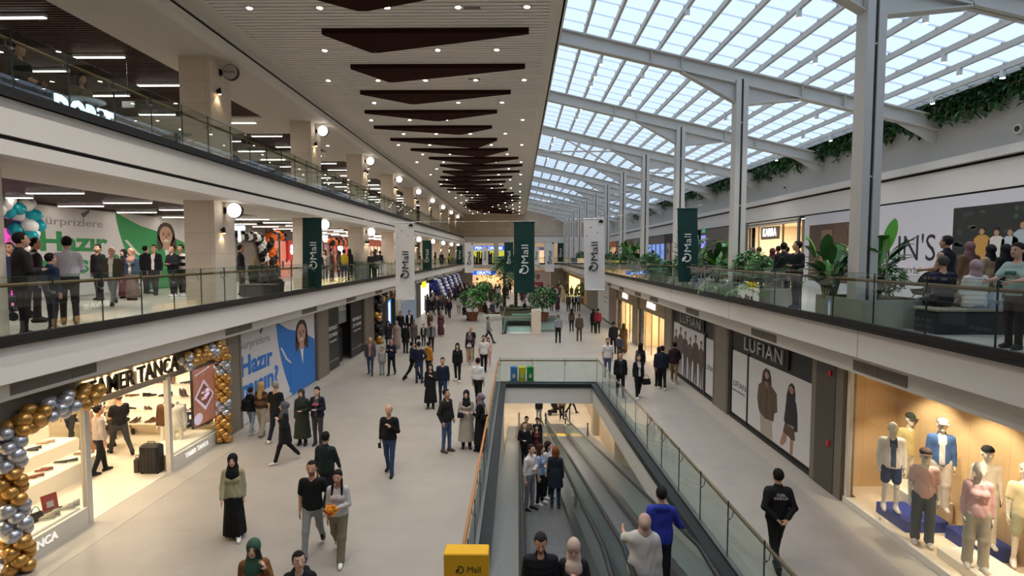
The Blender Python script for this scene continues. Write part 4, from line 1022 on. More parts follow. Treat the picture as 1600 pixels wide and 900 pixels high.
def shoe_mesh(kind):
    m = MB(); L = .27
    N = 9; R = []
    for i in range(N):
        s = i/(N-1); y = -L/2+L*s          # toe at -y
        wv = .045*(math.sin(math.pi*min(1, .18+.75*s))**.6)+.006
        top = {'sneaker': .045+.055*s+.03*(s > .55), 'loafer': .04+.035*s, 'boot': .05+.05*s+(.13 if s > .5 else 0), 'heel': .03+.045*s}[kind]
        lift = .05*s*s if kind == 'heel' else 0
        ring = []
        for j in range(10):
            a = 2*math.pi*j/10; ring.append((wv*math.cos(a), y, .02+lift+top/2+top/2*math.sin(a)))
        R.append(ring)
    m.rings(R, k=0)
    P = [(.05*(math.sin(math.pi*min(1, .16+.76*s))**.6)*sg, -L/2-.005+(L+.01)*s) for sg, ss in ((1, np.linspace(0,1,8)), (-1, np.linspace(1,0,8))) for s in ss]
    if kind != 'heel': m.prism(P, 'z', 0, .024, 1)
    else: m.prism(P, 'z', .012, .02, 1); m.box(-.012, .012, L/2-.035, L/2-.01, 0, .06, 1)
    return m
shoe_p = {}
def shoe(kind, col, x, y, z, rot, label, group):
    if kind not in shoe_p: 
        o = shoe_mesh(kind).build('shoe', [MC(col, .5), MC('#d8d2c6', .6)], smooth=True); shoe_p[kind] = o.data; bpy.data.objects.remove(o)
    me = shoe_p[kind]
    o = bpy.data.objects.new('shoe', me); COL.objects.link(o)
    o.material_slots[0].link = 'OBJECT'; o.material_slots[0].material = MC(col, .5)
    o.location = (x, y, z); o.rotation_euler = (0, 0, rot); tag(o, label, 'shoe', group); return o
PROTO_SHOES = []
cols = ['#2a2320','#3b2a22','#1d1c1c','#6a4630','#4a3428','#8a6a4c','#241f1e','#b09070','#5a4638','#30302f']
r = random.Random(3)
for zi, z in enumerate(SHZ):
    x = -13.6+.1*zi
    while x < -9.4:
        kd = r.choice(('loafer','sneaker','loafer','heel','boot') if zi < 4 else ('loafer','heel')); col = r.choice(cols); rt = r.uniform(-.9, .9)+math.pi/4*r.choice((0,1,2,-1))
        shoe(kd, col, x, sy-.2, z, rt, 'shoe in dark or tan leather on the backlit wall shelves', 'shoes on the backlit wall shelves'); shoe(kd, col, x+.12, sy-.2, z, rt+.1, 'shoe in dark or tan leather on the backlit wall shelves', 'shoes on the backlit wall shelves'); x += r.uniform(.42, .62)
for (xx, zz) in ((-11.1, .45), (-11.85, .78), (-12.6, 1.1)):
    y = 10.2
    while y < 14.0:
        kd = r.choice(('loafer','sneaker','heel','loafer')); col = r.choice(cols+['#a0602c','#7a3a24'])
        for dy in (0, .12): shoe(kd, col, xx+r.uniform(-.1,.1), y+dy, zz, -1.2+r.uniform(-.4,.4), 'leather shoe on the long white stepped display', 'shoes on the stepped display')
        y += r.uniform(.42, .62)
def at_plinth(px, py, z=.40): return G(px, py, z)
for (px, py, kd, col, lab) in ((72, 812, 'sneaker', '#b8ac98', 'beige sneaker at the front of the left window plinth'), (76, 804, 'loafer', '#4a3430', 'brown shoe beside the black bag in the left window'), (104, 796, 'sneaker', '#c9c2b4', 'pale sneaker beside the red card in the left window')):
    x, y, z = at_plinth(px, py)
    for q, dx in enumerate((0, .13)): o = shoe(kd, col, x, y+dx, z, -1.1, lab+(', nearer of its pair' if q == 0 else ', farther of its pair'), None)
for (px, py, kd, col, lab) in ((276, 676, 'sneaker', '#c8bda8', 'pale sneaker in the right window'), (296, 668, 'boot', '#2a2a30', 'dark boot in the right window under the blue cap'), (310, 668, 'heel', '#7a5a40', 'tan heeled shoe in the right window'), (322, 664, 'heel', '#5a4030', 'brown heeled shoe in the right window near the balloons'), (284, 672, 'loafer', '#3a2c26', 'dark brown shoe in the right window')):
    x, y, z = at_plinth(px, py)
    for q, dx in enumerate((0, .13)): shoe(kd, col, x, y+dx, z, -1.3, lab+(', nearer of its pair' if q == 0 else ', farther of its pair'), None)
def handbag(name, label, loc, col, wd=.26, h=.2, d=.1, rot=0.0, handle=.12, cat='bag'):
    t = root(name, loc, label, cat); t.rotation_euler = (0, 0, rot)
    m = MB().rings([[(-wd/2, -d/2, 0), (wd/2, -d/2, 0), (wd/2, d/2, 0), (-wd/2, d/2, 0)], [(-wd/2*1.04, -d/2*1.1, h*.4), (wd/2*1.04, -d/2*1.1, h*.4), (wd/2*1.04, d/2*1.1, h*.4), (-wd/2*1.04, d/2*1.1, h*.4)], [(-wd/2*.9, -d/2*.5, h), (wd/2*.9, -d/2*.5, h), (wd/2*.9, d/2*.5, h), (-wd/2*.9, d/2*.5, h)]])
    m.build('body', MC(col, .5), t, local=True)
    MB().tube([(-wd*.3, 0, h*.95)]+[(wd*.3*-math.cos(a), 0, h*.95+handle*math.sin(a)) for a in np.linspace(.2, math.pi-.2, 9)]+[(wd*.3, 0, h*.95)], .008, 6).build('handle', MC(col, .5), t, local=True)
    return t
x, y, z = at_plinth(56, 815); handbag('handbag', 'small black handbag on the left window plinth', (x, y, z), '#1c1a1a', .22, .18, .1, 1.2)
x, y, z = at_plinth(88, 800); t = root('price_card', (x-.1, y, z), 'red card standing on the left window plinth', 'card'); t.rotation_euler = (math.radians(-12), 0, 1.2)
MB().box(-.14, .14, -.006, .006, 0, .36).build('card', M('red_card', (168,52,40), .6), t, local=True); MB().box(-.06, .06, -.010, -.006, .1, .22).build('blank_square', POSTERW, t, local=True)
x, y, z = (-11.0, 9.6, .45); handbag('handbag', 'black shoulder bag on the lowest step of the white shoe display', (x, y, z), '#191818', .28, .2, .12, 1.4)
# suitcase at the door
c = G(238, 738, 0); x, y = c[0], c[1]
t = root('suitcase', (x, y, 0), 'large black suitcase standing at the shoe shop door', 'suitcase')
MB().bevbox(x-.25, x+.25, y-.15, y+.15, .05, .74, .05).build('body', M('suitcase_black', (30,27,26), .55), t)
for k in range(5): MB().box(x-.2+.09*k, x-.18+.09*k, y-.158, y-.15, .1, .68).build('rib', M('suitcase_black', (30,27,26), .55), t)
for sx in (-.2, .2):
    for sy_ in (-.1, .1): MB().cyl((x+sx-.015, y+sy_, .03), .03, .03, 'x', 10).build('wheel', BLACK, t)
MB().tube([(x-.09, y, .74), (x-.09, y, .80), (x+.09, y, .80), (x+.09, y, .74)], .012, 6).build('handle', BLACK, t)
t = root('handbag', (x-.36, y+.05, 0), 'small dark bag standing left of the suitcase', 'bag'); MB().bevbox(x-.46, x-.28, y-.06, y+.12, 0, .36, .04).build('body', M('suitcase_dark', (44,38,36), .6), t); MB().tube([(x-.42, y, .34), (x-.40, y, .46), (x-.34, y, .46), (x-.32, y, .34)], .01, 6).build('handle', BLACK, t)
# picture screen beside the right garland
a, b = D_(300, XLS-.25, 1.2), D_(334, XLS-.25, 1.2); X = xs-.22
zt, zb = PX(316, 572, X)[2], PX(316, 664, X)[2]
t = root('display_screen', (X, (a+b)/2, zb), 'tall screen showing a box of chocolates in the right shoe shop window', 'screen')
MB().box(X-.06, X, a, b, zb, zt).build('case', BLACK, t)
m = MB(); W, H = b-a-.06, zt-zb-.06; o = (X, a+.03, zb+.03)
m.flat([(0,0),(W,0),(W,H),(0,H)], o, UL, UV, .004, 0); m.flat([(.05*W,.5*H),(.55*W,.22*H),(.98*W,.45*H),(.5*W,.78*H)], o, UL, UV, .008, 1); m.flat([(.14*W,.5*H),(.55*W,.29*H),(.9*W,.46*H),(.5*W,.71*H)], o, UL, UV, .011, 2)
rr = random.Random(2)
for i in range(26):
    m.ellflat((W*(.34+.38*rr.random()), H*(.40+.2*rr.random())), (W*.05, H*.022), o, UL, UV, .014, 8, rr.choice((3,1)))
m.ellflat((W*.2, H*.12), (W*.2, H*.1), o, UL, UV, .008, 16, 1); m.flat([(.1*W,.88*H),(.8*W,.96*H),(.8*W,.98*H),(.1*W,.90*H)], o, UL, UV, .008, 1)
SCR = lambda n, c: M('scr_'+n, c, .3, emit=.65, ecol=c, noise=0)
m.build('display', [SCR('a', (150,96,78)), SCR('b', (196,178,196)), SCR('c', (110,66,52)), SCR('d', (160,100,80))], t)
# ================================================================ GROUND FLOOR SHOPS, RIGHT
xr = XRS; E_ = lambda px, X=XRS, z=0: DX(px, X, z)
def pil_r(a, b): pilaster(xr, a, b, -1, '')
pil_r(E_(1140), E_(1117)); pil_r(E_(1052), E_(1040)); pil_r(E_(998), E_(990)); pil_r(E_(965), E_(961))
# grey roller shutter door with red alarm points
a, b = E_(1318), E_(1270)
t = root('service_doorway', (xr, (a+b)/2, 0), 'tall grey beige service door between the clothes window and the black hoarding', 'door')
MB().box(xr-.10, xr+.2, a, b, 0, 3.12).build('frame', PILASTER, t)
MB().box(xr-.115, xr-.10, a+.28, b-.22, .02, 3.1).build('leaf', M('service_leaf', (92,84,76), .5, .3), t)
for z in (1.1, 2.75): MB().box(xr-.15, xr-.115, a+.42, a+.52, z, z+.12).build('alarm_point', M('red_alarm', (200,40,45), .4), t)
# two hoardings with the block-letter name
def figure_print(mb, o, u, v, h, style, k):
    s = h; sx = {'coat': 1.6, 'dress': 1.5}.get(style, 1.3)
    f = lambda P, t, q: mb.flat([(a*s*sx, b*s) for a, b in P], o, u, v, t, k+q)
    e = lambda c, r, t, q: mb.ellflat((c[0]*s*sx, c[1]*s), (r[0]*s*sx, r[1]*s), o, u, v, t, 16, k+q)
    # 0 skin 1 hair 2 coat 3 legs 4 shade
    if style == 'coat':
        f([(-.085,.93),(-.03,1.0),(.05,.985),(.085,.9),(.10,.72),(.02,.70),(-.06,.72),(-.11,.74)], .005, 1)
        f([(-.05,.80),(.05,.80),(.12,.76),(.20,.70),(.22,.45),(.16,.40),(.15,.28),(-.02,.25),(-.14,.30),(-.17,.38),(-.19,.5),(-.17,.70),(-.10,.77)], .007, 2)
        f([(-.13,.30),(.12,.26),(.14,.0),(-.10,.0)], .005, 3); f([(-.03,.80),(.03,.80),(.01,.66)], .009, 0)
        f([(.0,.80),(.015,.80),(.02,.26),(.0,.26)], .010, 4); f([(-.11,.60),(-.10,.60),(-.13,.36),(-.14,.36)], .010, 4); f([(.12,.60),(.13,.60),(.16,.36),(.15,.36)], .010, 4)
    elif style == 'dress':
        f([(-.05,.95),(.0,1.0),(.05,.97),(.075,.85),(.07,.68),(-.10,.62),(-.09,.80)], .005, 1)
        f([(-.03,.79),(.03,.80),(.09,.75),(.12,.60),(.13,.36),(.07,.34),(.06,.40),(-.10,.38),(-.13,.42),(-.11,.56),(-.09,.74)], .007, 2)
        f([(-.11,.38),(.07,.38),(.09,.22),(.02,.20),(-.02,.22),(-.14,.24)], .006, 3)
        f([(-.13,.26),(-.06,.26),(-.08,.12),(-.16,.02),(-.20,.05)], .004, 0); f([(.0,.22),(.06,.22),(.05,.0),(.0,.0)], .004, 0)
    else:
        f([(-.06,.84),(.06,.84),(.13,.78),(.15,.48),(.10,.45),(.09,.34),(-.09,.34),(-.11,.46),(-.15,.50),(-.13,.78)], .005, 2)
        f([(-.09,.36),(.09,.36),(.08,.0),(.02,.0),(.0,.3),(-.03,.0),(-.09,.0)], .004, 3); e((0,.955), (.042,.05), .006, 1)
    e((.0,.90), (.042,.056), .009, 0)
    f([(-.03,.945),(.0,.955),(.035,.93),(.04,.96),(.0,.985),(-.04,.96)], .011, 1)
    for sx in (-.013, .013): e((sx,.905), (.006,.0025), .012, 1)
    e((0,.876), (.010,.0035), .012, 3)
def hoarding_named(a, b, split, style, label):
    t = root('shop_hoarding', (xr, (a+b)/2, 0), label, 'poster hoarding')
    MB().box(xr, xr+.1, a, b, 0, 3.15).build('board', M('black_hoarding', (44,42,41), .5), t)
    m = MB(); m.box(xr-.02, xr, a+.06, split-.03, .18, 2.32); m.box(xr-.02, xr, split+.05, b-.1, .18, 2.32); m.build('poster_sheet', POSTERW, t)
    m = MB().box(xr-.06, xr-.0, a, b, 0, .10).box(xr-.05, xr, split-.03, split+.03, 0, 2.4).box(xr-.05, xr, b-.06, b, 0, 2.4); m.build('frame', BLACK, t)
    m = MB()
    o = lambda y, z: (xr-.02, y, z)
    if style == 'pair':
        W = split-a
        figure_print(m, o(a+W*.66, .20), UR, UV, 2.0, 'coat', 0); figure_print(m, o(a+W*.28, .20), UR, UV, 1.92, 'dress', 5)
        mats = [flatmat('#a98672'), flatmat('#3a2a24'), flatmat('#5c4a3c'), flatmat('#a89c90'), flatmat('#463629'), flatmat('#a07860'), flatmat('#2c2322'), flatmat('#28272a'), flatmat('#5e4636'), flatmat('#28272a')]
    else:
        W = split-a
        for i in range(5): figure_print(m, o(a+W*(.88-.19*i), .2), UR, UV, (1.75, 1.98, 1.85, 1.75, 1.8)[i], 'std', 5*(i % 2))
        mats = [flatmat('#a08270'), flatmat('#33282a'), flatmat('#5a4a40'), flatmat('#6a6460'), flatmat('#3c302a'), flatmat('#98806f'), flatmat('#2e2624'), flatmat('#4a4544'), flatmat('#4e4a4c'), flatmat('#2c2a2a')]
    m.build('picture', mats, t)
    m = MB().text('LUFIAN', (xr-.02, (split+b)/2+.06, 1.12), UR, UV, .20, .004, wd=(b-split)*.86).text('YAKINDA BURADAYIZ', (xr-.02, (split+b)/2+.06, .95), UR, UV, .07, .004, wd=(b-split)*.8); m.build('small_lettering', flatmat('#3a3836'), t)
    return t
a, b, sp_ = E_(1268), E_(1142), E_(1168)
t = hoarding_named(a, b, sp_, 'pair', 'near black hoarding printed with two women, brown coat and short dark dress')
l0, l1 = E_(1168, XRS, 2.6), E_(1228, XRS, 2.6)
MB().box(xr-.06, xr-.01, l1-.25, l0+.05, 2.42, 3.0).build('sign_backing', M('sign_black', (28,26,24), .4, noise=0), t)
MB().text('LUFIAN', (xr-.06, (l0+l1)/2, 2.52), UR, UV, .40, .05, wd=l0-l1, sp=1.15).build('sign_lettering', M('steel_letters', (190,186,180), .35, .6), t)
a, b, sp_ = E_(1117), E_(1052), E_(1101)
sp2 = E_(1101)
# here the narrow sheet is at the near end
t = root('shop_hoarding', (xr, (a+b)/2, 0), 'far black hoarding with a printed group of five people in dark coats', 'poster hoarding')
MB().box(xr, xr+.1, a, b, 0, 3.15).build('board', M('black_hoarding', (44,42,41), .5), t)
MB().box(xr-.02, xr, a+.05, sp2-.12, .18, 2.32).box(xr-.02, xr, sp2+.12, b-.05, .18, 2.42).build('poster_sheet', POSTERW, t)
MB().box(xr-.05, xr, sp2-.10, sp2+.10, 0, 2.5).box(xr-.06, xr, a, b, 0, .1).build('frame', BLACK, t)
m = MB(); W = b-sp2
for i in range(6): figure_print(m, (xr-.02, sp2+.45+(W-.9)*(i/5), .2), UR, UV, (1.9, 2.05, 1.85, 2.0, 2.1, 1.9)[i], 'std', 5*(i % 2))
m.build('picture', [flatmat('#a08270'), flatmat('#33282a'), flatmat('#5a4a40'), flatmat('#6a6460'), flatmat('#3c302a'), flatmat('#98806f'), flatmat('#2e2624'), flatmat('#4a4544'), flatmat('#4e4a4c'), flatmat('#2c2a2a')], t)
MB().text('LUFIAN', (xr-.02, (a+sp2)/2, 1.12), UR, UV, .20, .004, wd=(sp2-a)*.8).build('small_lettering', flatmat('#3a3836'), t)
l0, l1 = E_(1066, XRS, 2.6), E_(1098, XRS, 2.6)
MB().box(xr-.06, xr-.01, l1-.3, l0+.1, 2.42, 3.0).build('sign_backing', M('sign_black', (28,26,24), .4, noise=0), t)
MB().text('LUFIAN', (xr-.06, (l0+l1)/2, 2.56), UR, UV, .38, .05, wd=l0-l1, sp=1.15).build('sign_lettering', M('steel_letters', (190,186,180), .35, .6), t)
# two warm lit fashion shops
WARM = M('warm_shop_wall', (240,216,170), .6, noise=.03)
for (pa, pb, nm, nrm) in ((1040, 998, 'near', 0), (990, 965, 'far', 1)):
    a, b = E_(pa), E_(pb)
    struct('wall_warm_shop', MB().box(12.0, 12.1, a, b, 0, 3.1).box(xr, 12, a-.05, a, 0, 3.1).box(xr, 12, b, b+.05, 0, 3.1), WARM)
    struct('ceiling_warm_shop', MB().box(xr, 12, a, b, 3.06, 3.1), WARM)
    for q in range(2): lamp('AREA', (8.8+q*1.8, (a+b)/2, 3.0), 210*SHOP_W, (1,.87,.66), 2.0)
    t = root('storefront', (xr, (a+b)/2, 0), '%s warm lit fashion shop front with white name over the glass' % nm, 'shop front')
    MB().box(xr, xr+.1, a, b, 2.3, 3.15).build('header', M('taupe_header', (140,118,92), .5), t)
    n = 4
    for i in range(n):
        y0, y1 = a+(b-a)*i/n, a+(b-a)*(i+1)/n
        if i != 1: MB().box(xr+.02, xr+.03, y0+.03, y1-.03, .05, 2.3).build('window_pane', SHOPGLASS, t)
        MB().box(xr, xr+.06, y0-.03, y0+.03, 0, 2.3).build('mullion', M('brass_frame', (196,150,84), .4, .4), t)
    cyy = (a+b)/2+.3; wl = (b-a)*.24
    MB().text('AVVA', (xr, cyy, 2.56), UR, UV, .36, .05, wd=wl).build('sign_lettering', M('white_sign_lit', (255,252,245), .4, emit=1.1, noise=0), t)
    m = MB(); 
    for dy in (0, .17):
        for dz in (0, .17): m.box(xr-.05, xr, cyy-wl/2-.42+dy, cyy-wl/2-.42+dy+.14, 2.57+dz, 2.57+dz+.14)
    m.build('sign_mark', M('white_sign_lit', (255,252,245), .4, emit=1.1, noise=0), t)
    for q in range(3):
        yy = a+(b-a)*(.2+.3*q)
        rk = root('clothes_rail', (9.6, yy, 0), '%s clothes rail with hanging garments inside the %s warm lit shop' % (['first','second','third'][q], nm), 'clothes rail')
        MB().tube([(9.0, yy, 0), (9.0, yy, 1.6), (10.6, yy, 1.6), (10.6, yy, 0)], .02, 8).build('frame', BLACK, rk)
        for g in range(7):
            xg = 9.1+.21*g; MB().rings([[(xg-.03, yy-.22, 1.52), (xg+.03, yy-.22, 1.52), (xg+.03, yy+.22, 1.52), (xg-.03, yy+.22, 1.52)], [(xg-.04, yy-.25, .75), (xg+.04, yy-.25, .75), (xg+.04, yy+.25, .75), (xg-.04, yy+.25, .75)]]).build('garment', MC(['#e6dcc8','#b89a70','#8a7058','#d8c8a8','#54483e','#c8b090','#efe6d6'][g]), rk)
# further right fronts
for (pa, pb, c, lab) in ((961, 951, (150,124,112), 'brown marble clad shop pier past the warm lit shops'), (951, 941, (206,202,200), 'white hoarding with small grey lettering past the marble pier'), (934, 917, (120,110,98), 'grey brown far shop panel on the right'), (917, 906, (176,150,110), 'tan far shop panel on the right'), (889, 878, (170,140,100), 'tan panel at the far right end')):
    a, b = E_(pa), E_(pb); t = root('wall_cladding', (xr, (a+b)/2, 0), lab, 'shop panel')
    MB().box(xr, xr+.1, a, b, 0, 3.15).build('board', M_brick('marble', (128,100,90), (112,86,78), (100,76,68), 1.4, .9, .004, 'YZ', .3, .3, mottled=.3) if pa == 961 else M('pan%d' % pa, c, .6), t)
    MB().box(xr-.02, xr, a, b, 0, .12).build('skirting', DKGREY, t)
    if pa == 951: MB().text('ÇOK YAKINDA', (xr, (a+b)/2, 1.9), UR, UV, .2, .004, wd=(b-a)*.6).text('BURADAYIZ', (xr, (a+b)/2, 1.55), UR, UV, .14, .004, wd=(b-a)*.5).build('lettering', flatmat('#8a8684'), t)
a, b = E_(906), E_(889)
struct('wall_far_warm_shop', MB().box(10, 10.1, a, b, 0, 3.1), WARM); t = root('storefront', (xr, (a+b)/2, 0), 'bright yellow lit far shop front on the right', 'shop front'); MB().box(xr, xr+.1, a, b, 2.6, 3.15).build('header', M('tan_header', (180,140,90), .5), t); MB().box(xr+.03, xr+.05, a, b, 0, 2.6).build('window_pane', M('far_lit', (250,225,150), .4, emit=1.3, noise=0), t)
lamp('AREA', (9, (a+b)/2, 3.0), 120, (1,.82,.55), 2)
a, b = E_(941), E_(934)
t = root('wall_cladding', (xr, (a+b)/2, 0), 'pale far shop panel beside the dark leafy tree', 'shop panel'); MB().box(xr, xr+.1, a, b, 0, 3.15).build('board', POSTERW, t)
# clothes window with mannequins
a, b = 5.2, E_(1320); xb = 8.85
WDP = M_brick('maple_panel', (222,188,138), (219,184,133), (196,158,108), .9, 6, .006, 'YZ', .45, 0, mottled=.05)
struct('wall_window_back', MB().box(xb, xb+.1, a, b+.66, 0, 3.1), WDP); struct('wall_window_end', MB().box(xr+.25, xb, b+.6, b+.66, 0, 3.1).box(xr, xb, a-.05, a, 0, 3.1), M_brick('maple_panel_x', (222,188,138), (219,184,133), (196,158,108), .9, 6, .006, 'XZ', .45, 0, mottled=.05))
struct('floor_window', MB().box(xr, xb, a, b, 0, .10).box(xr+.25, xb, b, b+.6, 0, .10), M('window_floor', (232,212,182), .5)); struct('ceiling_window', MB().box(xr, xb, a, b+.6, 3.06, 3.1), SH)
t = root('storefront', (xr, (a+b)/2, 0), 'large clothes shop window with pale sill and thin frame', 'shop front')
MB().box(xr-.06, xr+.02, a, b, 0, .14).build('sill', M('sill_pale', (220,212,198), .5), t); MB().box(xr-.03, xr+.05, b-.10, b, .14, 3.0).build('post', M('sill_pale', (220,212,198), .5), t)
for (y0, y1) in ((a, a+2.6), (a+2.62, b-.1)): MB().box(xr, xr+.012, y0, y1, .14, 3.05).build('window_pane', SHOPGLASS, t)
for (x, y) in ((7.9, 7.0), (7.9, 8.6), (7.9, 10.2), (7.9, 11.6)):
    downlight(x, y, 3.06, 'small spotlight in the ceiling of the clothes window', 'clothes window spotlights')
    lamp('SPOT', (x, y, 3.0), 150, (1,.88,.70), .05, spot=95, blend=.5, rot=(0, math.radians(-18), 0))
PODB = M('podium_blue', (38,58,140), .5); PODW = M('podium_white', (244,234,216), .5)
podz = {}
def podium(px0, px1, py, dpt, h, mat, label):
    A, B = G(px0, py, .10), G(px1, py, .10)
    return None
def pod(name, x0, x1, y0, y1, h, mat, label): 
    t = root('display_podium', ((x0+x1)/2, (y0+y1)/2, .1), label, 'podium'); MB().bevbox(x0, x1, y0, y1, .10, .10+h, .008).build('podium', mat, t)
p = G(1385, 815, .12)
pod('', 7.62, 8.45, p[1]-.42, p[1]+.5, .22, PODB, 'blue podium under the mannequin in shorts')
p2_ = G(1490, 808, .12)
pod('', 8.2, 8.83, p2_[1]-.25, p2_[1]+1.0, .42, PODW, 'white stepped podium behind the pink shirt mannequin')
p3 = G(1520, 866, .12); pod('', 8.25, 8.83, p3[1]-.25, p3[1]+.65, .24, PODB, 'blue podium behind the wide grey trousers mannequin')
p4 = G(1520, 888, .12); pod('', 7.6, 8.35, p4[1]-.55, p4[1]+.45, .16, PODW, 'white podium under the mannequin in wide grey trousers')
p5 = G(1590, 890, .12); pod('', 7.75, 8.6, p5[1]-1.25, p5[1]-.25, .10, PODW, 'white podium at the right edge of the clothes window')
# ================================================================ MEZZANINE AND UPPER SHOPS
a, b = DX(58, XLB, 5.5), DX(300, XLB, 5.5)
promo('shop_hoarding', 'white hoarding with green slogan and laughing woman at the back of the left mezzanine', XLB, a, b, ZM+.02, 7.16, '#2c8a4c', '#1f6e3c', '')
# pink beauty shop at the left border
t = root('storefront', (XLB+.1, 15, ZM), 'magenta lit beauty shop front at the left border of the mezzanine', 'shop front')
ya = 8.0; yb = a-.3
MB().box(XLB-.1, XLB, ya, yb, ZM, 7.2).build('wall', M('dark_frontage', (40,34,38), .5), t)
pa, pb = DX(-60, XLB+.1, 5.5), DX(29, XLB+.1, 5.5)
zt, zb = PX(15, 357, XLB+.1)[2], PX(15, 478, XLB+.1)[2]
MB().box(XLB, XLB+.1, pa, pb, zb, zt).build('light_panel', M('magenta_panel', (232,70,170), .4, emit=1.0, ecol=(232,60,165), noise=0), t)
z1 = PX(12, 394, XLB+.1)[2]; z2 = PX(12, 406, XLB+.1)[2]; rg = DX(24, XLB+.1, 5.5)
MB().text('FILTE', (XLB+.1, rg, z1-.16), UL, UV, .17, .006, wd=.95, align='r', bold=.03).text('BEAUTY', (XLB+.1, rg, z2-.14), UL, UV, .2, .006, wd=.95, align='r', bold=.03).box(XLB+.1, XLB+.106, pa, pb, z2-.36, z2-.30).build('lettering', M('lit_white_text', (255,245,250), .4, emit=1.2, noise=0), t)
t = root('balloon_garland', (XLB+.4, pb, ZM), 'teal and white balloon garland arching over the magenta shop front', 'balloons')
P = [PX(px, py, XLB+.75) for px, py in ((38, 425), (30, 400), (34, 370), (48, 348), (44, 328), (20, 322), (-15, 320), (-60, 335))]
garland(t, P, .20, lambda k, q: 'teal' if (k+q) % 2 else 'white', 7, n4=3, limit=90)
# dark grey and balloon fronts beyond the first pillar
fy = DX(369, XLB, 5.5)
struct('wall_left_shop_grey', MB().box(XLB-.1, XLB, b, DX(416, XLB, 5.5), ZM, 7.2), M('shop_grey', (120,112,104), .7))
t = root('balloon_garland', (XLB+.3, fy+1, 7), 'black and white balloon garland by the grey wall past the nearest pillar', 'balloons')
P = [PX(px, py+7, XLB+.30) for px, py in ((374, 362), (390, 361), (407, 364), (411, 380), (414, 400), (419, 420))]
garland(t, P, .14, lambda k, q: 'black' if q // 2 else 'white', 8, n4=4, limit=100)
t = root('balloon_garland', (XLB+.3, fy+6, 7), 'orange and black balloon garland at the red sale shop front', 'balloons')
P = [PX(px, py+6, XLB+.34) for px, py in ((431, 418), (426, 395), (420, 366), (432, 361), (448, 364), (470, 366))]
garland(t, P, .155, lambda k, q: 'orange' if q // 2 else 'black', 9, n4=4, limit=100)
t = root('balloon_garland', (XLB+.3, fy+18, 7), 'orange and black balloon garland further on, right of the green banner', 'balloons')
P = [PX(px, py+7, XLB+.30) for px, py in ((517, 371), (530, 371), (545, 373), (560, 376))]
garland(t, P, .18, lambda k, q: 'orange' if q // 2 else 'black', 10, n4=4, limit=80)
def litfront(X, y0, y1, z0, z1, label, frame, glow, emit, sgn, sign=None, signcol=(255,250,240), sh=.3, back=None):
    t = root('storefront', (X, (y0+y1)/2, z0), label, 'shop front')
    MB().box(X-.1*sgn, X, y0, y1, z1-.75, z1).build('header', M('hd_%s' % str(frame), frame, .5), t)
    MB().box(X-.06*sgn, X-.04*sgn, y0, y1, z0, z1-.75).build('window_pane', M('glow_%s_%s' % (str(glow), emit), glow, .35, emit=emit, ecol=glow, noise=0), t)
    n = max(2, min(9, int((y1-y0)/1.4)))
    for i in range(n+1): yy = y0+(y1-y0)*i/n; MB().box(X-.04*sgn, X+.02*sgn, yy-.04, yy+.04, z0, z1-.75).build('mullion', DKGREY, t)
    r = random.Random(int(y0*7)); m = MB()
    for i in range(int((y1-y0)*2.2)):     # stock seen through the glass
        yy = r.uniform(y0+.2, y1-.2); zz = z0+r.uniform(.1, 1.6); m.box(X-.035*sgn, X-.01*sgn, yy-.12, yy+.12, zz, zz+r.uniform(.2,.6), r.choice((0,1,2)))
    m.build('stock', [flatmat('#4a3a34'), flatmat('#8a6a52'), flatmat('#c8b49c')], t)
    if sign: MB().text(sign, (X, (y0+y1)/2, z1-.75+(.75-sh)/2), UL if sgn > 0 else UR, UV, sh, .04, wd=min((y1-y0)*.7, len(sign)*sh*.9), bold=.03).build('lettering', M('sg_%s' % str(signcol), signcol, .4, emit=2.0, ecol=signcol, noise=0), t)
dl = lambda px: DX(px, XLB, 5.5)
litfront(XLB, dl(417), dl(472), ZM, 7.2, 'red and dark sale shop front behind the orange balloons', (52,34,32), (196,120,100), .5, 1)
t = root('sale_poster', (XLB+.12, dl(452), 5), 'white and red sale poster at the red shop front left of the green banner', 'poster'); MB().box(XLB-.05, XLB+.12, dl(448), dl(462), 5.2, 6.5).build('sheet', flatmat('#d43c34'), t); MB().text('80', (XLB+.12, (dl(448)+dl(462))/2, 5.6), UL, UV, .6, .006, bold=.04).build('lettering', M('lit_white_text', (255,245,250), .4, emit=1.2, noise=0), t)
litfront(XLB, dl(496), dl(516), ZM, 7.2, 'shop front with white lit sign just right of the green banner', (46,36,40), (150,110,110), .5, 1, 'SALE', (255,255,255), .5)
litfront(XLB, dl(516), dl(546), ZM, 7.2, 'red shop front with large lit sale number', (150,30,28), (170,70,60), .6, 1, None)
MB_t = root('sale_sign', (XLB+.1, dl(530), 6), 'lit 90 percent sale number on the red shop front', 'sign'); MB().text('90', (XLB-.04, (dl(524)+dl(540))/2, 5.6), UL, UV, .95, .05, bold=.03).build('lettering', M('lit_white_text', (255,245,250), .4, emit=1.2, noise=0), MB_t)
litfront(XLB, dl(546), dl(600), ZM, 7.2, 'orange and white lit shop front beyond the third pillar', (200,90,40), (230,200,170), .6, 1)
litfront(XLB, dl(600), dl(650), ZM, 7.2, 'red and white lit shop front beyond the fourth pillar', (190,40,40), (226,210,200), .5, 1)
litfront(XLB, dl(652), 84, ZM, 7.2, 'far dark lit shop fronts at the end of the left mezzanine', (90,70,60), (160,130,90), .4, 1, None)
t = root('hanging_sign', (XLB+2.4, fy-1, 7), 'blue white lit T shaped sign near the black and white balloons', 'sign')
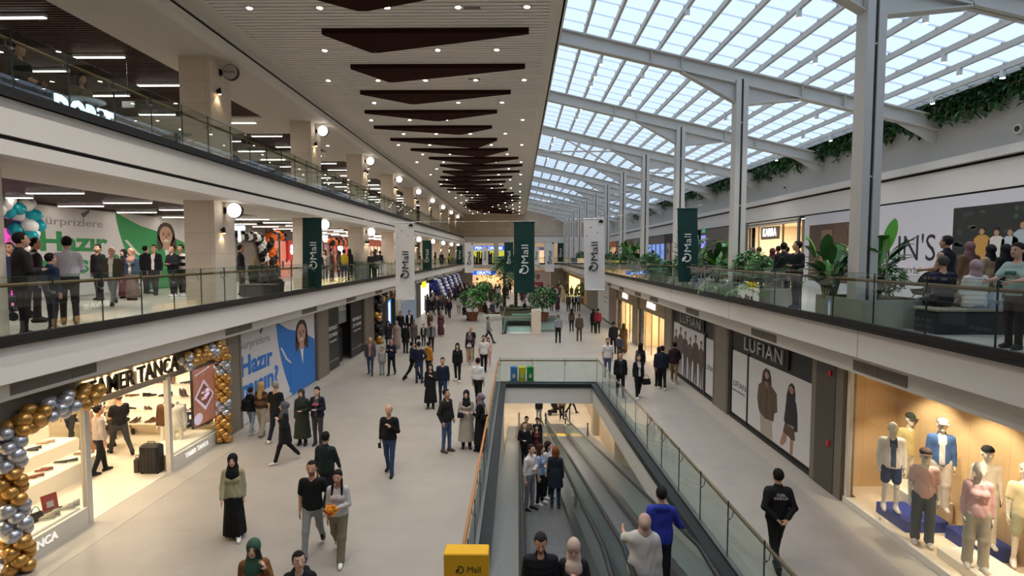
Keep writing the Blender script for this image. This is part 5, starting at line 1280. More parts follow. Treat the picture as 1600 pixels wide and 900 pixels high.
c = PX(373, 357, -12.5); MB().box(c[0]-.25, c[0]+.25, c[1], c[1]+.08, c[2]-.08, c[2]+.12).box(c[0]-.04, c[0]+.04, c[1], c[1]+.08, c[2]-.6, c[2]-.08).build('light_box', M('bluewhite_lit', (210,235,255), .4, emit=2.2, noise=0), t); MB().tube([(c[0], c[1]+.04, c[2]+.1), (c[0], c[1]+.04, 7.3)], .01).build('rod', BLACK, t)
# upper gallery: cafe behind the glass
t = root('cafe_sign', (-9.0, 11, Z2), 'white lit letters low behind the upper gallery glass at far left', 'sign')
a, b = DX(85, -8.9, Z2+.3), DX(178, -8.9, Z2+.3)
MB().text('DOREE', (-8.9, (a+b)/2, Z2+.08), UL, UV, .52, .04, wd=b-a, bold=.03).build('lettering', M('cafe_lit', (220,240,255), .4, emit=1.1, noise=0), t); MB().box(-8.95, -8.9, a-.2, b+.2, Z2, Z2+.16).build('base', DKGREY, t)
SOFA = M('sofa_dark', (58,62,60), .8); SOFAB = M('sofa_beige', (150,140,124), .8)
for i, (y, mt, lab) in enumerate(((10.4, SOFA, 'dark cafe sofa at the far left of the upper gallery'), (13.1, SOFAB, 'beige curved-back cafe sofa before the nearest upper pillar'), (18.6, SOFA, 'dark cafe sofa past the nearest upper pillar'), (22.0, SOFA, 'dark cafe sofa before the second upper pillar'), (27.5, SOFA, 'dark cafe sofa past the second upper pillar'))):
    x = -9.35; t = root('cafe_sofa', (x, y, Z2), lab, 'sofa')
    MB().bevbox(x-.4, x+.4, y-.7, y+.7, Z2+.12, Z2+.45, .06).build('seat', mt, t); MB().bevbox(x-.42, x-.2, y-.75, y+.75, Z2+.12, Z2+.9, .08).build('backrest', mt, t)
    for sy_ in (-.7, .6): MB().bevbox(x-.4, x+.4, y+sy_, y+sy_+.12, Z2+.1, Z2+.62, .04).build('armrest', mt, t)
    for sx in (-.34, .34):
        for sy_ in (-.66, .66): MB().cyl((x+sx, y+sy_, Z2), .02, .12).build('leg', BLACK, t)
for i, y in enumerate((11.7, 14.8, 20.3, 26.4, 29.9)):
    x = -9.0; t = root('cafe_table', (x, y, Z2), '%s small cafe table behind the upper gallery glass, counted from the left' % ['first','second','third','fourth','fifth'][i], 'table')
    MB().cyl((x, y, Z2+.7), .36, .03, 'z', 24).build('table_top', M('table_top', (170,170,166), .4), t); MB().cyl((x, y, Z2+.02), .03, .68).build('stem', BLACK, t); MB().cyl((x, y, Z2), .2, .02, 'z', 18).build('base', BLACK, t)
t = root('small_sign', PX(200, 163, -11.5), 'small white hanging sign in the upper gallery', 'sign'); c = PX(200, 163, -11.5); MB().box(c[0]-.18, c[0]+.18, c[1], c[1]+.03, c[2]-.09, c[2]+.09).build('plate', M('sign_plate', (200,205,200), .5), t); MB().tube([(c[0], c[1]+.01, c[2]+.09), (c[0], c[1]+.01, 11.42)], .008).build('rod', BLACK, t)  # plain white hanging plate, not an exit sign
# ---------------------------------------------------------------- right mezzanine
X = XRB; dr = lambda px, z=5.5: DX(px, XRB, z)
a, b = 9.0, dr(1334)
t = root('shop_hoarding', (X, (a+b)/2, ZM), 'white hoarding with large black lettering and a dark photo of four people', 'poster hoarding')
MB().box(X, X+.1, a, b, ZM, 7.3).build('board', M('hoard_white', (212,208,212), .6, noise=.02), t)
c = dr(1487)
m = MB(); o = (X, c, ZM+.02); W, H = c-a, 7.24-ZM-.2
m.flat([(0,0),(W,0),(W,H-.12),(0,H-.12)], o, UR, UV, .004, 0)
rr = random.Random(4)
for i in range(60): m.ellflat((rr.uniform(.1, W-.1), H*rr.uniform(.45,.93)), (rr.uniform(.06,.18), rr.uniform(.04,.10)), o, UR, UV, .005, 8, rr.choice((1,1,2,1)))
m.flat([(0,0),(W,0),(W,H*.30),(.3*W,H*.36),(0,H*.25)], o, UR, UV, .006, 4)
for i, (px, h, q) in enumerate(((1533, 1.35, 5), (1556, 1.3, 10), (1577, 1.28, 15), (1597, 1.45, 20))):
    figure_print(m, (X-.006, dr(px), PX(px, 405, X)[2]-.62), UR, UV, h*1.15, 'std', q)
m.build('picture', [flatmat('#2e302c'), flatmat('#3c423a'), flatmat('#4c5244'), flatmat('#24262a'), flatmat('#4a4038')]+[flatmat(h) for h in ('#b08a68','#3a2a20','#c09048','#2a2420','#2a2420','#b08a68','#2a2220','#d0ccc0','#8a8478','#555555','#b08a68','#4a3626','#b8c0c4','#6a6a70','#555555','#b08a68','#3a2a22','#a8b4b8','#3a3a40','#555555')], t)
l0, l1 = dr(1341), dr(1461); zb = PX(1430, 407, X)[2]; zt = PX(1430, 367, X)[2]
MB().text("COLIN'S", (X, (l0+l1)/2, zb), UR, UV, zt-zb, .006, wd=l0-l1, bold=-.005).text('HİZMETİNİZDEYİZ', (X, dr(1438), PX(1420, 427, X)[2]), UR, UV, .17, .005, wd=2.6, align='r').build('lettering', flatmat('#2c2a30'), t)
a, b = dr(1330), dr(1256)
t = root('shop_hoarding', (X, (a+b)/2, ZM), 'white framed brown photo hoarding of an old stairway left of the nearest column', 'poster hoarding')
MB().box(X, X+.1, a, b, ZM, 7.3).build('board', M('hoard_white', (212,208,212), .6, noise=.02), t)
W = b-a; m = MB(); o = (X, b, ZM)
m.flat([(.12*W,.3),(W,.3),(W,2.75),(.12*W,2.75)], o, UR, UV, .004, 0); m.flat([(.2*W,.3),(.62*W,.3),(.62*W,1.1),(.2*W,1.1)], o, UR, UV, .006, 1); m.flat([(.66*W,.3),(W,.3),(W,2.7),(.66*W,2.7)], o, UR, UV, .006, 2)
m.flat([(.36*W,1.1),(.62*W,1.1),(.62*W,2.5),(.40*W,2.5)], o, UR, UV, .006, 3)
for i in range(6): m.flat([(.14*W,.4+.14*i),(.6*W,.4+.14*i),(.6*W,.44+.14*i),(.14*W,.44+.14*i)], o, UR, UV, .008, 4)
figure_print(m, (X-.006, b-.5*W, ZM+.9), UR, UV, 1.4, 'std', 5)
m.build('picture', [flatmat('#5e4a3c'), flatmat('#4a3a30'), flatmat('#6e5440'), flatmat('#8a705a'), flatmat('#9a8470'), flatmat('#a08068'), flatmat('#3a2e28'), flatmat('#b8a890'), flatmat('#4a4038'), flatmat('#333333')], t)
# cosy lit shop with curved sign
a, b = dr(1248), dr(1163)
struct('wall_right_cosy_shop', MB().box(16.5, 16.6, a, b, ZM, 7.2).box(X+.1, 16.6, a-.05, a, ZM, 7.2).box(X+.1, 16.6, b, b+.05, ZM, 7.2), M('cosy_wall', (226,206,176), .6))
struct('ceiling_cosy_shop', MB().box(X, 16.6, a, b, 7.16, 7.2), SH); struct('floor_cosy_shop', MB().box(X, 16.6, a, b, ZM-.02, ZM+.005), MEZF)
lamp('AREA', (14.8, (a+b)/2, 7.1), 300, (1,.87,.68), 2.5)
t = root('storefront', (X, (a+b)/2, ZM), 'warm lit shop front with dark sign panel and white lettering on the right mezzanine', 'shop front')
MB().box(X-.02, X+.05, a, a+.18, ZM, 7.28).build('post', PILASTER, t); MB().box(X-.02, X+.05, b-.5, b, ZM, 7.28).build('post', PILASTER, t); MB().box(X, X+.06, a, b, 7.05, 7.3).build('header', M('pale_header', (214,200,180), .5), t)
sa, sb = dr(1214), dr(1193); MB().box(X-.05, X, sa-.25, sb+.25, 6.35, 7.0).build('sign_panel', M('taupe_panel', (120,108,96), .5), t)
MB().text('KARRA', (X-.05, (sa+sb)/2, 6.5), UR, UV, .42, .03, wd=(sb-sa)*.98).build('lettering', M('white_sign_lit', (255,252,245), .4, emit=1.1, noise=0), t)
for (p0, p1) in ((1246, 1222), (1185, 1172)): MB().box(X+.02, X+.035, dr(p0), dr(p1), ZM, 6.9).build('window_pane', SHOPGLASS, t)
for p0 in (1222, 1185, 1172): MB().box(X-.01, X+.05, dr(p0)-.05, dr(p0)+.05, ZM, 7.05).build('mullion', PILASTER, t)
t = root('display_shelf', (16.2, (a+b)/2, ZM), 'lit rounded wall shelf inside the warm mezzanine shop', 'shelving')
for z in (4.9, 5.5, 6.1): MB().bevbox(16.1, 16.5, a+.6, b-1.2, z, z+.05, .02).build('shelf', DISP, t)
m = MB()
for i in range(14): yy = a+.8+(b-a-2.2)*i/13; m = MB().bevbox(16.15, 16.4, yy-.08, yy+.08, 5.55, 5.55+.18+.1*(i % 3), .03); tag(m.build('box', MC(['#c89a70','#8a5a40','#e0d0b8'][i % 3])), 'small box on the lit shelf in the warm mezzanine shop', 'box', 'boxes on the lit mezzanine shelf')
# further fronts
struct('wall_right_pale', MB().box(X, X+.1, b, dr(1138), ZM, 7.3), M('pale_front', (190,182,176), .6))
t = root('lobby_doorway', (X, dr(1118), ZM), 'grey lift lobby doorway right of the green banner', 'door'); a, b = dr(1138), dr(1094)
MB().box(X, X+.1, a, b, ZM, 7.3).build('frame', M('taupe_wall', (122,110,100), .6), t); MB().box(X-.03, X, dr(1122), dr(1104), ZM, 6.4).build('leaf', M('door_leaf', (98,92,90), .5), t); MB().box(X-.05, X, dr(1102), dr(1096), 6.0, 6.9).build('info_panel', M('violet_panel', (140,130,220), .4, emit=.8, noise=0), t)
litfront(X, dr(1090), dr(1064), ZM, 7.3, 'dark shop front hidden behind the green banner', (60,54,54), (90,84,88), .3, -1)
litfront(X, dr(1064), dr(1040), ZM, 7.3, 'dark shop front with white lit boot shaped sign left of the green banner', (50,46,48), (110,96,90), .4, -1)
litfront(X, dr(1038), dr(1012), ZM, 7.3, 'blue screened shop front behind the third column', (120,108,100), (120,150,220), .6, -1)
litfront(X, dr(1012), dr(990), ZM, 7.3, 'peach lit shop front behind the fern plants', (140,124,110), (226,180,150), .7, -1)
litfront(X, dr(990), dr(962), ZM, 7.3, 'brown shuttered shop front behind the white banner', (120,92,74), (130,100,80), .3, -1)
litfront(X, dr(962), 84, ZM, 7.3, 'far orange lit shop fronts at the end of the right mezzanine', (200,110,60), (230,170,120), .7, -1)
# green exit sign
c = PX(1099, 361, X-.05); t = root('small_sign', c, 'small green exit sign above the doorway right of the green banner', 'sign'); MB().box(X-.06, X, c[1]-.3, c[1]+.3, c[2]-.12, c[2]+.12).build('plate', M('exit_green', (60,150,110), .4, emit=.5, noise=0), t); MB().text('EXIT', (X-.06, c[1], c[2]-.06), UR, UV, .12, .004, wd=.36).build('lettering', POSTERW, t)
# far end shops
FB = M('blue_sign_lit', (40,90,220), .4, emit=1.1, ecol=(30,80,215), noise=0)
t = root('storefront', (-4.5, YE, ZM), 'far mezzanine shop with blue lit sign and yellow lit windows', 'shop front')
x0, x1 = PY(737, 400, YE)[0], PY(790, 400, YE)[0]
zt, zm, zb = PY(760, 384, YE)[2], PY(760, 391, YE)[2], PY(760, 414, YE)[2]
MB().box(x0, x1, YE+.1, YE+.2, zm, zt).build('sign_box', FB, t); MB().text('PENDORIUM', ((x0+x1)/2, YE+.1, zm+.12), (1,0,0), UV, (zt-zm)*.62, .04, wd=(x1-x0)*.8, bold=.02).build('lettering', M('cafe_lit', (220,240,255), .4, emit=1.1, noise=0), t)
for (p0, p1) in ((738, 753), (763, 790)):
    q0, q1 = PY(p0, 400, YE)[0], PY(p1, 400, YE)[0]; MB().box(q0, q1, YE+.3, YE+.35, zb, zm).build('window_pane', M('far_yellow', (196,190,70), .4, emit=.8, ecol=(180,176,60), noise=0), t)
m = MB(); rr = random.Random(9)
for i in range(22): q = rr.uniform(x0+.2, x1-.2); m.box(q-.12, q+.12, YE+.22, YE+.3, zb+.2, zb+rr.uniform(.8, 2.2))
m.build('stock', flatmat('#3c3a34'), t)
t = root('storefront', (3.5, YE, ZM), 'far mezzanine doorway with warm light right of the big middle banner', 'shop front')
q0, q1 = PY(838, 400, YE)[0], PY(852, 400, YE)[0]; MB().box(q0, q1, YE+.3, YE+.35, zb, zm).build('window_pane', M('far_peach', (230,190,150), .4, emit=.8, noise=0), t); MB().box(q0, q1, YE+.1, YE+.2, zm, zt-.2).build('sign_box', M('far_sign', (90,90,120), .4, emit=.4, noise=0), t)
t = root('storefront', (6, YE, ZM), 'far orange lit shop at the right end of the mezzanine', 'shop front')
q0, q1 = PY(880, 400, YE+2)[0], 13; MB().box(q0, q1, YE+.3, YE+.35, zb, zt).build('window_pane', M('far_orange', (226,140,90), .4, emit=.8, noise=0), t); MB().box(q0, q1, YE+.2, YE+.29, zt-.4, zt).build('header', DKGREY, t)
t = root('storefront', (-4, YE, 0), 'far ground floor shop with blue lit sign and warm interior', 'shop front')
x0, x1 = PY(738, 430, YE)[0], PY(775, 430, YE)[0]; zt, zm = PY(750, 423, YE)[2], PY(750, 429, YE)[2]
MB().box(x0, x1, YE-.3, YE-.1, zm, zt).build('sign_box', FB, t); MB().text('GRATIS', ((x0+x1)/2, YE-.3, zm+.1), (1,0,0), UV, (zt-zm)*.65, .04, wd=(x1-x0)*.6, bold=.03).build('lettering', M('cafe_lit', (220,240,255), .4, emit=1.1, noise=0), t)
m = MB(); rr = random.Random(5)
for i in range(40): q = rr.uniform(-6.6, -.3); z_ = rr.uniform(0, 2.0); m.box(q-.15, q+.15, YE+3.2, YE+3.6, z_, z_+.35, rr.choice((0,1,2,3)))
m.build('stock', [flatmat('#8a4a30'), flatmat('#c8a060'), flatmat('#5a3a2c'), flatmat('#e0c898')], t)
for x in (-5.5, -2.5): lamp('AREA', (x, YE+2, 3.3), 260, (1,.82,.55), 2.5)
t = root('shop_poster', (3.2, YE, 0), 'pale far poster with red and pink shapes at the right end of the hall', 'poster')
MB().box(2.3, 4.9, YE-.05, YE, 0, 3.2).build('sheet', flatmat('#c8b4ac'), t); MB().box(2.3, 3.9, YE-.07, YE-.05, .2, 1.4).ellflat((.0,2.2), (.3,.4), (3.1, YE-.07, 0), (1,0,0), UV, .01).build('print', flatmat('#b04048'), t)
# ================================================================ PEOPLE: implicit-surface figures
def _norm(v): v = np.asarray(v, float); return v/np.linalg.norm(v)
class SDF:
    def __init__(s, vox): s.p = []; s.vox = vox; s.cuts = []
    def rc(s, a, b, ra, rb, k=.02, sc=(1,1,1), fr=None, sub=False): s.p.append(('rc', np.array(a, float), np.array(b, float), max(ra, .0), max(rb, .0), k, np.array(sc, float), fr, sub)); return s
    def el(s, c, r, k=.02, fr=None, sub=False): s.p.append(('el', np.array(c, float), np.array(r, float), 0, 0, k, None, fr, sub)); return s
    def cut(s, fn): s.cuts.append(fn); return s
    def mesh(s, ripple=None):
        vox = s.vox; lo = np.full(3, 1e9); hi = -lo; bb = []
        for t, a, b, ra, rb, k, sc, fr, sub in s.p:
            if t == 'rc':
                R = max(ra, rb)*np.maximum(sc, 1)+0; l = np.minimum(a, b)-R; h = np.maximum(a, b)+R
            else: l = a-b; h = a+b
            if fr is not None:
                o, Rm, fs = fr; C = fs*np.array([[x, y, z] for x in (l[0], h[0]) for y in (l[1], h[1]) for z in (l[2], h[2])]) @ Rm.T+o; l, h = C.min(0), C.max(0)
            bb.append((l, h))
            if not sub: lo = np.minimum(lo, l); hi = np.maximum(hi, h)
        lo = lo-2.5*vox; hi = hi+2.5*vox
        n = np.ceil((hi-lo)/vox).astype(int)+1
        X = [lo[i]+vox*np.arange(n[i]) for i in range(3)]
        F = np.full(n, .3, np.float32)
        for (t, a, b, ra, rb, k, sc, fr, sub), (l, h) in zip(s.p, bb):
            pad = k+3*vox
            i0 = np.maximum(((l-pad-lo)/vox).astype(int), 0); i1 = np.minimum(np.ceil((h+pad-lo)/vox).astype(int)+1, n)
            if np.any(i1 <= i0): continue
            sl = tuple(slice(i0[i], i1[i]) for i in range(3))
            x, y, z = np.meshgrid(*(X[i][sl[i]] for i in range(3)), indexing='ij')
            if fr is not None:
                o, Rm, fs = fr; x, y, z = (x-o[0])/fs, (y-o[1])/fs, (z-o[2])/fs
                x, y, z = (Rm[0,0]*x+Rm[1,0]*y+Rm[2,0]*z, Rm[0,1]*x+Rm[1,1]*y+Rm[2,1]*z, Rm[0,2]*x+Rm[1,2]*y+Rm[2,2]*z)
            if t == 'rc':
                A, B = a/sc, b/sc; d = B-A; x, y, z = x/sc[0]-A[0], y/sc[1]-A[1], z/sc[2]-A[2]
                q = np.clip((x*d[0]+y*d[1]+z*d[2])/max(1e-9, d @ d), 0, 1)
                D = (np.sqrt((x-q*d[0])**2+(y-q*d[1])**2+(z-q*d[2])**2)-(ra+(rb-ra)*q))*sc.min()
            else:
                D = (np.sqrt(((x-a[0])/b[0])**2+((y-a[1])/b[1])**2+((z-a[2])/b[2])**2)-1)*b.min()
            f = F[sl]
            if sub: F[sl] = np.maximum(f, -D)
            else:
                hh = np.maximum(k-np.abs(f-D), 0)/k if k > 0 else 0
                F[sl] = np.minimum(f, D)-hh*hh*k*.25
        if s.cuts or ripple:
            x, y, z = np.meshgrid(*X, indexing='ij', sparse=True)
            if ripple: F = F+ripple(x, y, z)
            for fn in s.cuts: F = np.maximum(F, fn(x, y, z))
        F[0] = F[-1] = .1; F[:, 0] = F[:, -1] = .1; F[:, :, 0] = F[:, :, -1] = .1
        return surfnet(F, lo, vox)
def surfnet(F, lo, h):
    I = F < 0; n = np.array(F.shape)
    c = np.zeros(n-1, np.int8)
    for dx in (0, 1):
        for dy in (0, 1):
            for dz in (0, 1): c += I[dx:n[0]-1+dx, dy:n[1]-1+dy, dz:n[2]-1+dz]
    act = (c > 0) & (c < 8); ci = np.argwhere(act)
    if len(ci) == 0: return np.zeros((0, 3)), np.zeros((0, 4), int)
    idx = np.full(n-1, -1, np.int64); idx[act] = np.arange(len(ci))
    cor = [(0,0,0),(1,0,0),(0,1,0),(1,1,0),(0,0,1),(1,0,1),(0,1,1),(1,1,1)]
    val = [F[ci[:,0]+a, ci[:,1]+b, ci[:,2]+d] for a, b, d in cor]
    P = np.zeros((len(ci), 3)); cnt = np.zeros(len(ci))
    for i, j in ((0,1),(2,3),(4,5),(6,7),(0,2),(1,3),(4,6),(5,7),(0,4),(1,5),(2,6),(3,7)):
        a, b = val[i], val[j]; m = (a < 0) != (b < 0)
        t = np.where(m, a/np.where(m, a-b, 1), 0)
        ca, cb = np.array(cor[i], float), np.array(cor[j], float)
        P += m[:, None]*(ca+(cb-ca)*t[:, None]); cnt += m
    V = lo+h*(ci+P/cnt[:, None])
    Q = []
    for ax in range(3):
        u, v = (ax+1) % 3, (ax+2) % 3
        s0 = [slice(None)]*3; s1 = [slice(None)]*3
        s0[ax] = slice(0, -1); s1[ax] = slice(1, None)
        A, B = I[tuple(s0)], I[tuple(s1)]
        e = np.argwhere(A != B); ok = (e[:, u] > 0) & (e[:, v] > 0) & (e[:, u] < n[u]-1) & (e[:, v] < n[v]-1); e = e[ok]
        fl = A[e[:,0], e[:,1], e[:,2]]
        def g(du, dv):
            q = e.copy(); q[:, u] += du; q[:, v] += dv; return idx[q[:,0], q[:,1], q[:,2]]
        q = np.stack([g(-1,-1), g(0,-1), g(0,0), g(-1,0)], 1)
        q[~fl] = q[~fl][:, ::-1]
        Q.append(q)
    return V, np.concatenate(Q)
def mesh_obj(name, V, Q, mats, parent=None, midx=None):
    me = bpy.data.meshes.new(name)
    me.vertices.add(len(V)); me.vertices.foreach_set('co', np.asarray(V, np.float32).ravel())
    me.loops.add(len(Q)*4); me.loops.foreach_set('vertex_index', Q.ravel().astype(np.int32))
    me.polygons.add(len(Q)); me.polygons.foreach_set('loop_start', np.arange(0, len(Q)*4, 4, dtype=np.int32)); me.polygons.foreach_set('loop_total', np.full(len(Q), 4, np.int32))
    for m in (mats if isinstance(mats, (list, tuple)) else [mats]): me.materials.append(m)
    if midx is not None: me.polygons.foreach_set('material_index', midx.astype(np.int32))
    me.polygons.foreach_set('use_smooth', np.ones(len(Q), bool))
    me.update(calc_edges=True); me.validate()
    o = bpy.data.objects.new(name, me); COL.objects.link(o)
    if parent is not None: o.parent = parent
    return o
SKINS = {'fair': '#d6ab92', 'tan': '#c4967a', 'brown': '#96684c', 'child': '#cfa28a', 'manq': '#e6dccb'}
def rotz(a): c, s = math.cos(a), math.sin(a); return np.array([[c,-s,0],[s,c,0],[0,0,1.0]])
def rotx(a): c, s = math.cos(a), math.sin(a); return np.array([[1.0,0,0],[0,c,-s],[0,s,c]])
ARMS = {  # upper, fore directions for the person's left (+x) arm; facing -y
 'down': ((.13,.03,-1), (.04,-.14,-1)), 'fwd': ((.12,-.38,-1), (.0,-.62,-1)), 'back': ((.15,.36,-1), (.08,.12,-1)),
 'hold': ((.2,-.12,-1), (-.6,-.72,.05)), 'chest': ((.22,-.15,-1), (-.55,-.45,.55)), 'phone': ((.35,-.30,-1), (-.28,-.18,1)), 'look': ((.14,-.2,-1), (-.35,-.85,.45)),
 'cross': ((.22,-.2,-1), (-.95,-.38,.12)), 'pocket': ((.40,.16,-1), (-.12,-.38,-.9)), 'rail': ((.2,-.55,-.8), (-.08,-.95,-.15)), 'railside': ((.42,-.15,-.9), (.40,-.65,-.45)),
 'behind': ((.28,.30,-1), (-.62,.42,-.6)), 'push': ((.16,-.28,-1), (-.04,-.95,-.12)), 'lap': ((.16,-.2,-1), (-.25,-.9,-.25)), 'out': ((.55,-.1,-.8), (.5,-.6,-.3)), 'reach': ((.45,-.75,-.45), (.1,-.95,.05)), 'bag': ((.14,.04,-1), (.0,-.5,-1)), 'akimbo': ((.6,.2,-.8), (-.7,-.2,-.6)), 'photo': ((.2,-.75,-.5), (-.35,-.6,.75)),
}
NP = 0
def person(loc, face=0, h=1.72, label='', group=None, top=('jacket', '#222222'), bot=('pants', '#25262b'), hair=('short', '#241c18'), skin='tan', shoes='#222222', legs='stand', arms=('down', 'down'), vox=.02, lean=0.0, look=0.0, nod=0.0, build=1.07, female=False, inner=None, belt=False, beard=False, name='person', cat='person', eyes=True, stripes=None, seat=None, headless=False, logo=None, scale_z=None):
    global NP; NP += 1
    sc = h/1.75; vox = vox/sc
    fem = female
    SHW = (.146 if fem else .170)*build**.5; HIP = .088
    if h < 1.45: SHW *= .94
    rm = vox*.75
    # ----- skeleton
    hipz = .93; pel = np.array([0, 0, hipz])
    LG = {'stand': ((3,3),(-2,3)), 'walk': ((22,6),(-16,22)), 'walk2': ((-16,22),(22,6)), 'stride': ((28,8),(-22,16)), 'stride2': ((-22,16),(28,8)), 'sit': ((84,86),(80,84)), 'easy': ((8,12),(-3,2)), 'step': ((12,4),(-8,14)), 'step2': ((-8,14),(12,4)), 'wide': ((2,2),(2,2))}[legs]
    th, sh = .425, .42
    J = {}
    for s, nm, (a, kb) in ((1, 'L', LG[0]), (-1, 'R', LG[1])):
        a, kb = math.radians(a), math.radians(kb)
        spread = .03 if legs != 'wide' else .09
        hp = pel+np.array([HIP*s, 0, -.02]); kn = hp+th*_norm([s*spread*.5, -math.sin(a), -math.cos(a)])
        an = kn+sh*_norm([s*spread*.2, -math.sin(a-kb), -math.cos(a-kb)])
        J['hip'+nm], J['kn'+nm], J['an'+nm] = hp, kn, an; J['pitch'+nm] = a-kb
    low = min(J['anL'][2]+.12*max(0, math.sin(-J['pitchL']))*0, J['anR'][2])
    dz = .085-low
    for k_ in list(J):
        if isinstance(J[k_], np.ndarray): J[k_] = J[k_]+np.array([0, 0, dz])
    pel = pel+np.array([0, 0, dz])
    Rl = rotx(math.radians(lean))          # positive lean = forward (towards -y)
    up = lambda v: pel+Rl @ (np.array(v, float)-np.array([0, 0, .93]))
    HS = 1.06; hc = up((0, -.012, 1.638)); Rh = Rl @ rotz(math.radians(look)) @ rotx(math.radians(nod)); HF = (hc, Rh, HS)
    hp_ = lambda v: hc+HS*(Rh @ np.array(v, float))
    A = {}
    for s, nm, arm in ((1, 'L', arms[0]), (-1, 'R', arms[1])):
        u, f = ARMS[arm]; u = _norm([u[0]*s, u[1], u[2]]); f = _norm([f[0]*s, f[1], f[2]])
        S0 = up((SHW*s, .012, 1.385)); E = S0+.285*(Rl @ u); W = E+.245*(Rl @ f)
        A[nm] = (S0, E, W, Rl @ f)
    smat = MC(SKINS[skin], .55)
    hcol = hair[1] if hair else '#241c18'
    # ----- body: one continuous surface
    B = SDF(vox)
    manq = skin == 'manq'
    if not headless:
        B.el((0,.012,.025), (.076,.095,.095), .02, HF); B.el((0,-.028,-.035), (.060,.066,.083), .025, HF); B.el((0,-.062,-.088), (.028,.024,.022), .02, HF)
        B.rc((0,-.094,.008), (0,-.110,-.026), .009, .014, .012, fr=HF)
        for s in (-1, 1):
            B.el((.077*s,.012,-.012), (.012,.022,.032), .01, HF)
            if eyes and not manq: B.el((.03*s,-.102,.010), (.016,.012,.009), .006, HF, sub=True); B.el((.03*s,-.081,.010), (.016,.013,.012), .004, HF)
        B.el((0,-.082,-.058), (.022,.012,.010), .012, HF)
        B.rc(up((0,.022,1.44)), hp_((0,.018,-.06)), .054 if not fem else .046, .050 if not fem else .043, .03)
    else: B.rc(up((0,.022,1.40)), up((0,.01,1.53)), .055, .05, .03)
    ys = (1, .66, 1)
    def torso(S_, t=0.0, hem=None, bust=True, k=.05, flare=0.0):
        w1 = (.138 if not fem else .128)*build+t; w2 = (.152 if not fem else .132)*build+t
        z0 = hem if hem is not None else .93
        # elliptical trunk in stacked tapered pieces
        S_.rc(up((0,0,max(z0, .90)+.0)), up((0,.0,1.08)), (.150 if not fem else .155)*build+t, w1*.92, k, ys)
        S_.rc(up((0,.0,1.06)), up((0,.005,1.27)), w1*.95, w2, k, ys)
        S_.rc(up((-SHW*.72,.012,1.375)), up((SHW*.72,.012,1.375)), .056+t*.45, .056+t*.45, .08)
        if fem and bust: 
            for s in (-1, 1): S_.el(up((.062*s,-.085,1.25)), (.062+t*.5,.050+t*.5,.058+t*.5), .04)
        elif build > 1.12: S_.el(up((0,-.06,1.06)), (.13*build, .10*build, .13), .06)
    torso(B, -.004)
    for nm in 'LR':
        S0, E, W, f = A[nm]; s = 1 if nm == 'L' else -1
        B.rc(S0, E, .048, .038, .04); B.rc(E, W, .038, .025, .02)
        # hand
        fw = Rl @ np.array([0,-1,0.0]); sd = fw-(fw @ f)*f
        if np.linalg.norm(sd) < .5: sd = np.array([0,0,1.0])-(f[2])*f
        sd = _norm(sd); nn = np.cross(f, sd)*s     # nn ~ palm normal
        for o in (-.020, 0, .020): B.rc(W+sd*o*.6, W+f*.085+sd*o*1.05, max(.017, rm), max(.015, rm), .012)
        curl = .55 if arms[0 if nm == 'L' else 1] in ('rail','push','phone','bag','look','photo','reach') else .28
        inw = np.array([-s*1.0,0,0]); nn = nn if nn @ inw > 0 or abs(nn @ inw) < .2 else -nn
        for o, L in ((-.031,.062), (-.0105,.078), (.0105,.084), (.031,.074)):
            b0 = W+f*.085+sd*o; d1 = _norm(f+nn*curl*.5+sd*o*2.0); b1 = b0+d1*L*.52; d2 = _norm(f+nn*curl*1.6); b2 = b1+d2*L*.48
            B.rc(b0, b1, max(.0092, rm*.8), max(.0082, rm*.8), .006); B.rc(b1, b2, max(.0082, rm*.8), max(.0068, rm*.8), .004)
        t0 = W+f*.025+sd*.022; t1 = t0+_norm(f*.65+sd*.8+nn*.3)*.042; t2 = t1+_norm(f*.95+sd*.35+nn*.4)*.034
        B.rc(t0, t1, max(.013, rm), max(.011, rm), .012); B.rc(t1, t2, max(.0105, rm*.8), max(.008, rm*.8), .005)
        B.rc(J['hip'+nm], J['kn'+nm], .068, .046, .04); B.rc(J['kn'+nm], J['an'+nm], .045, .034, .03)
        p = J['pitch'+nm]; an = J['an'+nm]
    def foot(nm):
        an = J['an'+nm]; p = J['pitch'+nm]; Rf = rotx(max(-.9, min(.5, p))) if an[2] > .11 else np.eye(3)
        s = 1 if nm == 'L' else -1
        return an, Rf @ np.array([.02*s,-.155,-.052]), Rf @ np.array([0,.045,-.045]), Rf
    for nm in 'LR':
        an, toe, heel, Rf = foot(nm)
        B.rc(an+heel, an+toe*.85, .032, .026, .03); B.rc(an, an+toe*.4, .032, .03, .03)
    V, Q = B.mesh()
    mats = [smat]; midx = None
    if not headless and not manq:
        C = V[Q].mean(1); L = (C-hc) @ Rh/HS
        midx = np.zeros(len(Q), int)
        fr_ = L[:, 1] < -.055
        mats += [MC('#201815', .4), MC(hcol), MC('#9c5f55' if fem else '#a06c5c', .5), MC('#b9a79c', .4)]
        if eyes and vox*sc < .017:
            for s in (-1, 1):
                ex = np.abs(L[:, 0]-.03*s)
                midx[fr_ & (ex < .015) & (np.abs(L[:, 2]-.010) < .0060)] = 4
                midx[fr_ & (ex < .008) & (np.abs(L[:, 2]-.010) < .0085)] = 1
                midx[fr_ & (ex < .019) & (np.abs(L[:, 2]-.033) < .0036)] = 2
            midx[(L[:, 1] < -.07) & (np.abs(L[:, 0]) < .024) & (np.abs(L[:, 2]+.059) < .0075)] = 3
        if beard:
            mats.append(MC('#7e5a48' if skin != 'fair' else '#8a6a58', .7))
            midx[(L[:, 1] < .02) & (L[:, 2] < -.040) & (L[:, 2] > -.125) & (midx == 0)] = 5
    ob = mesh_obj(name, V, Q, mats, None, midx)
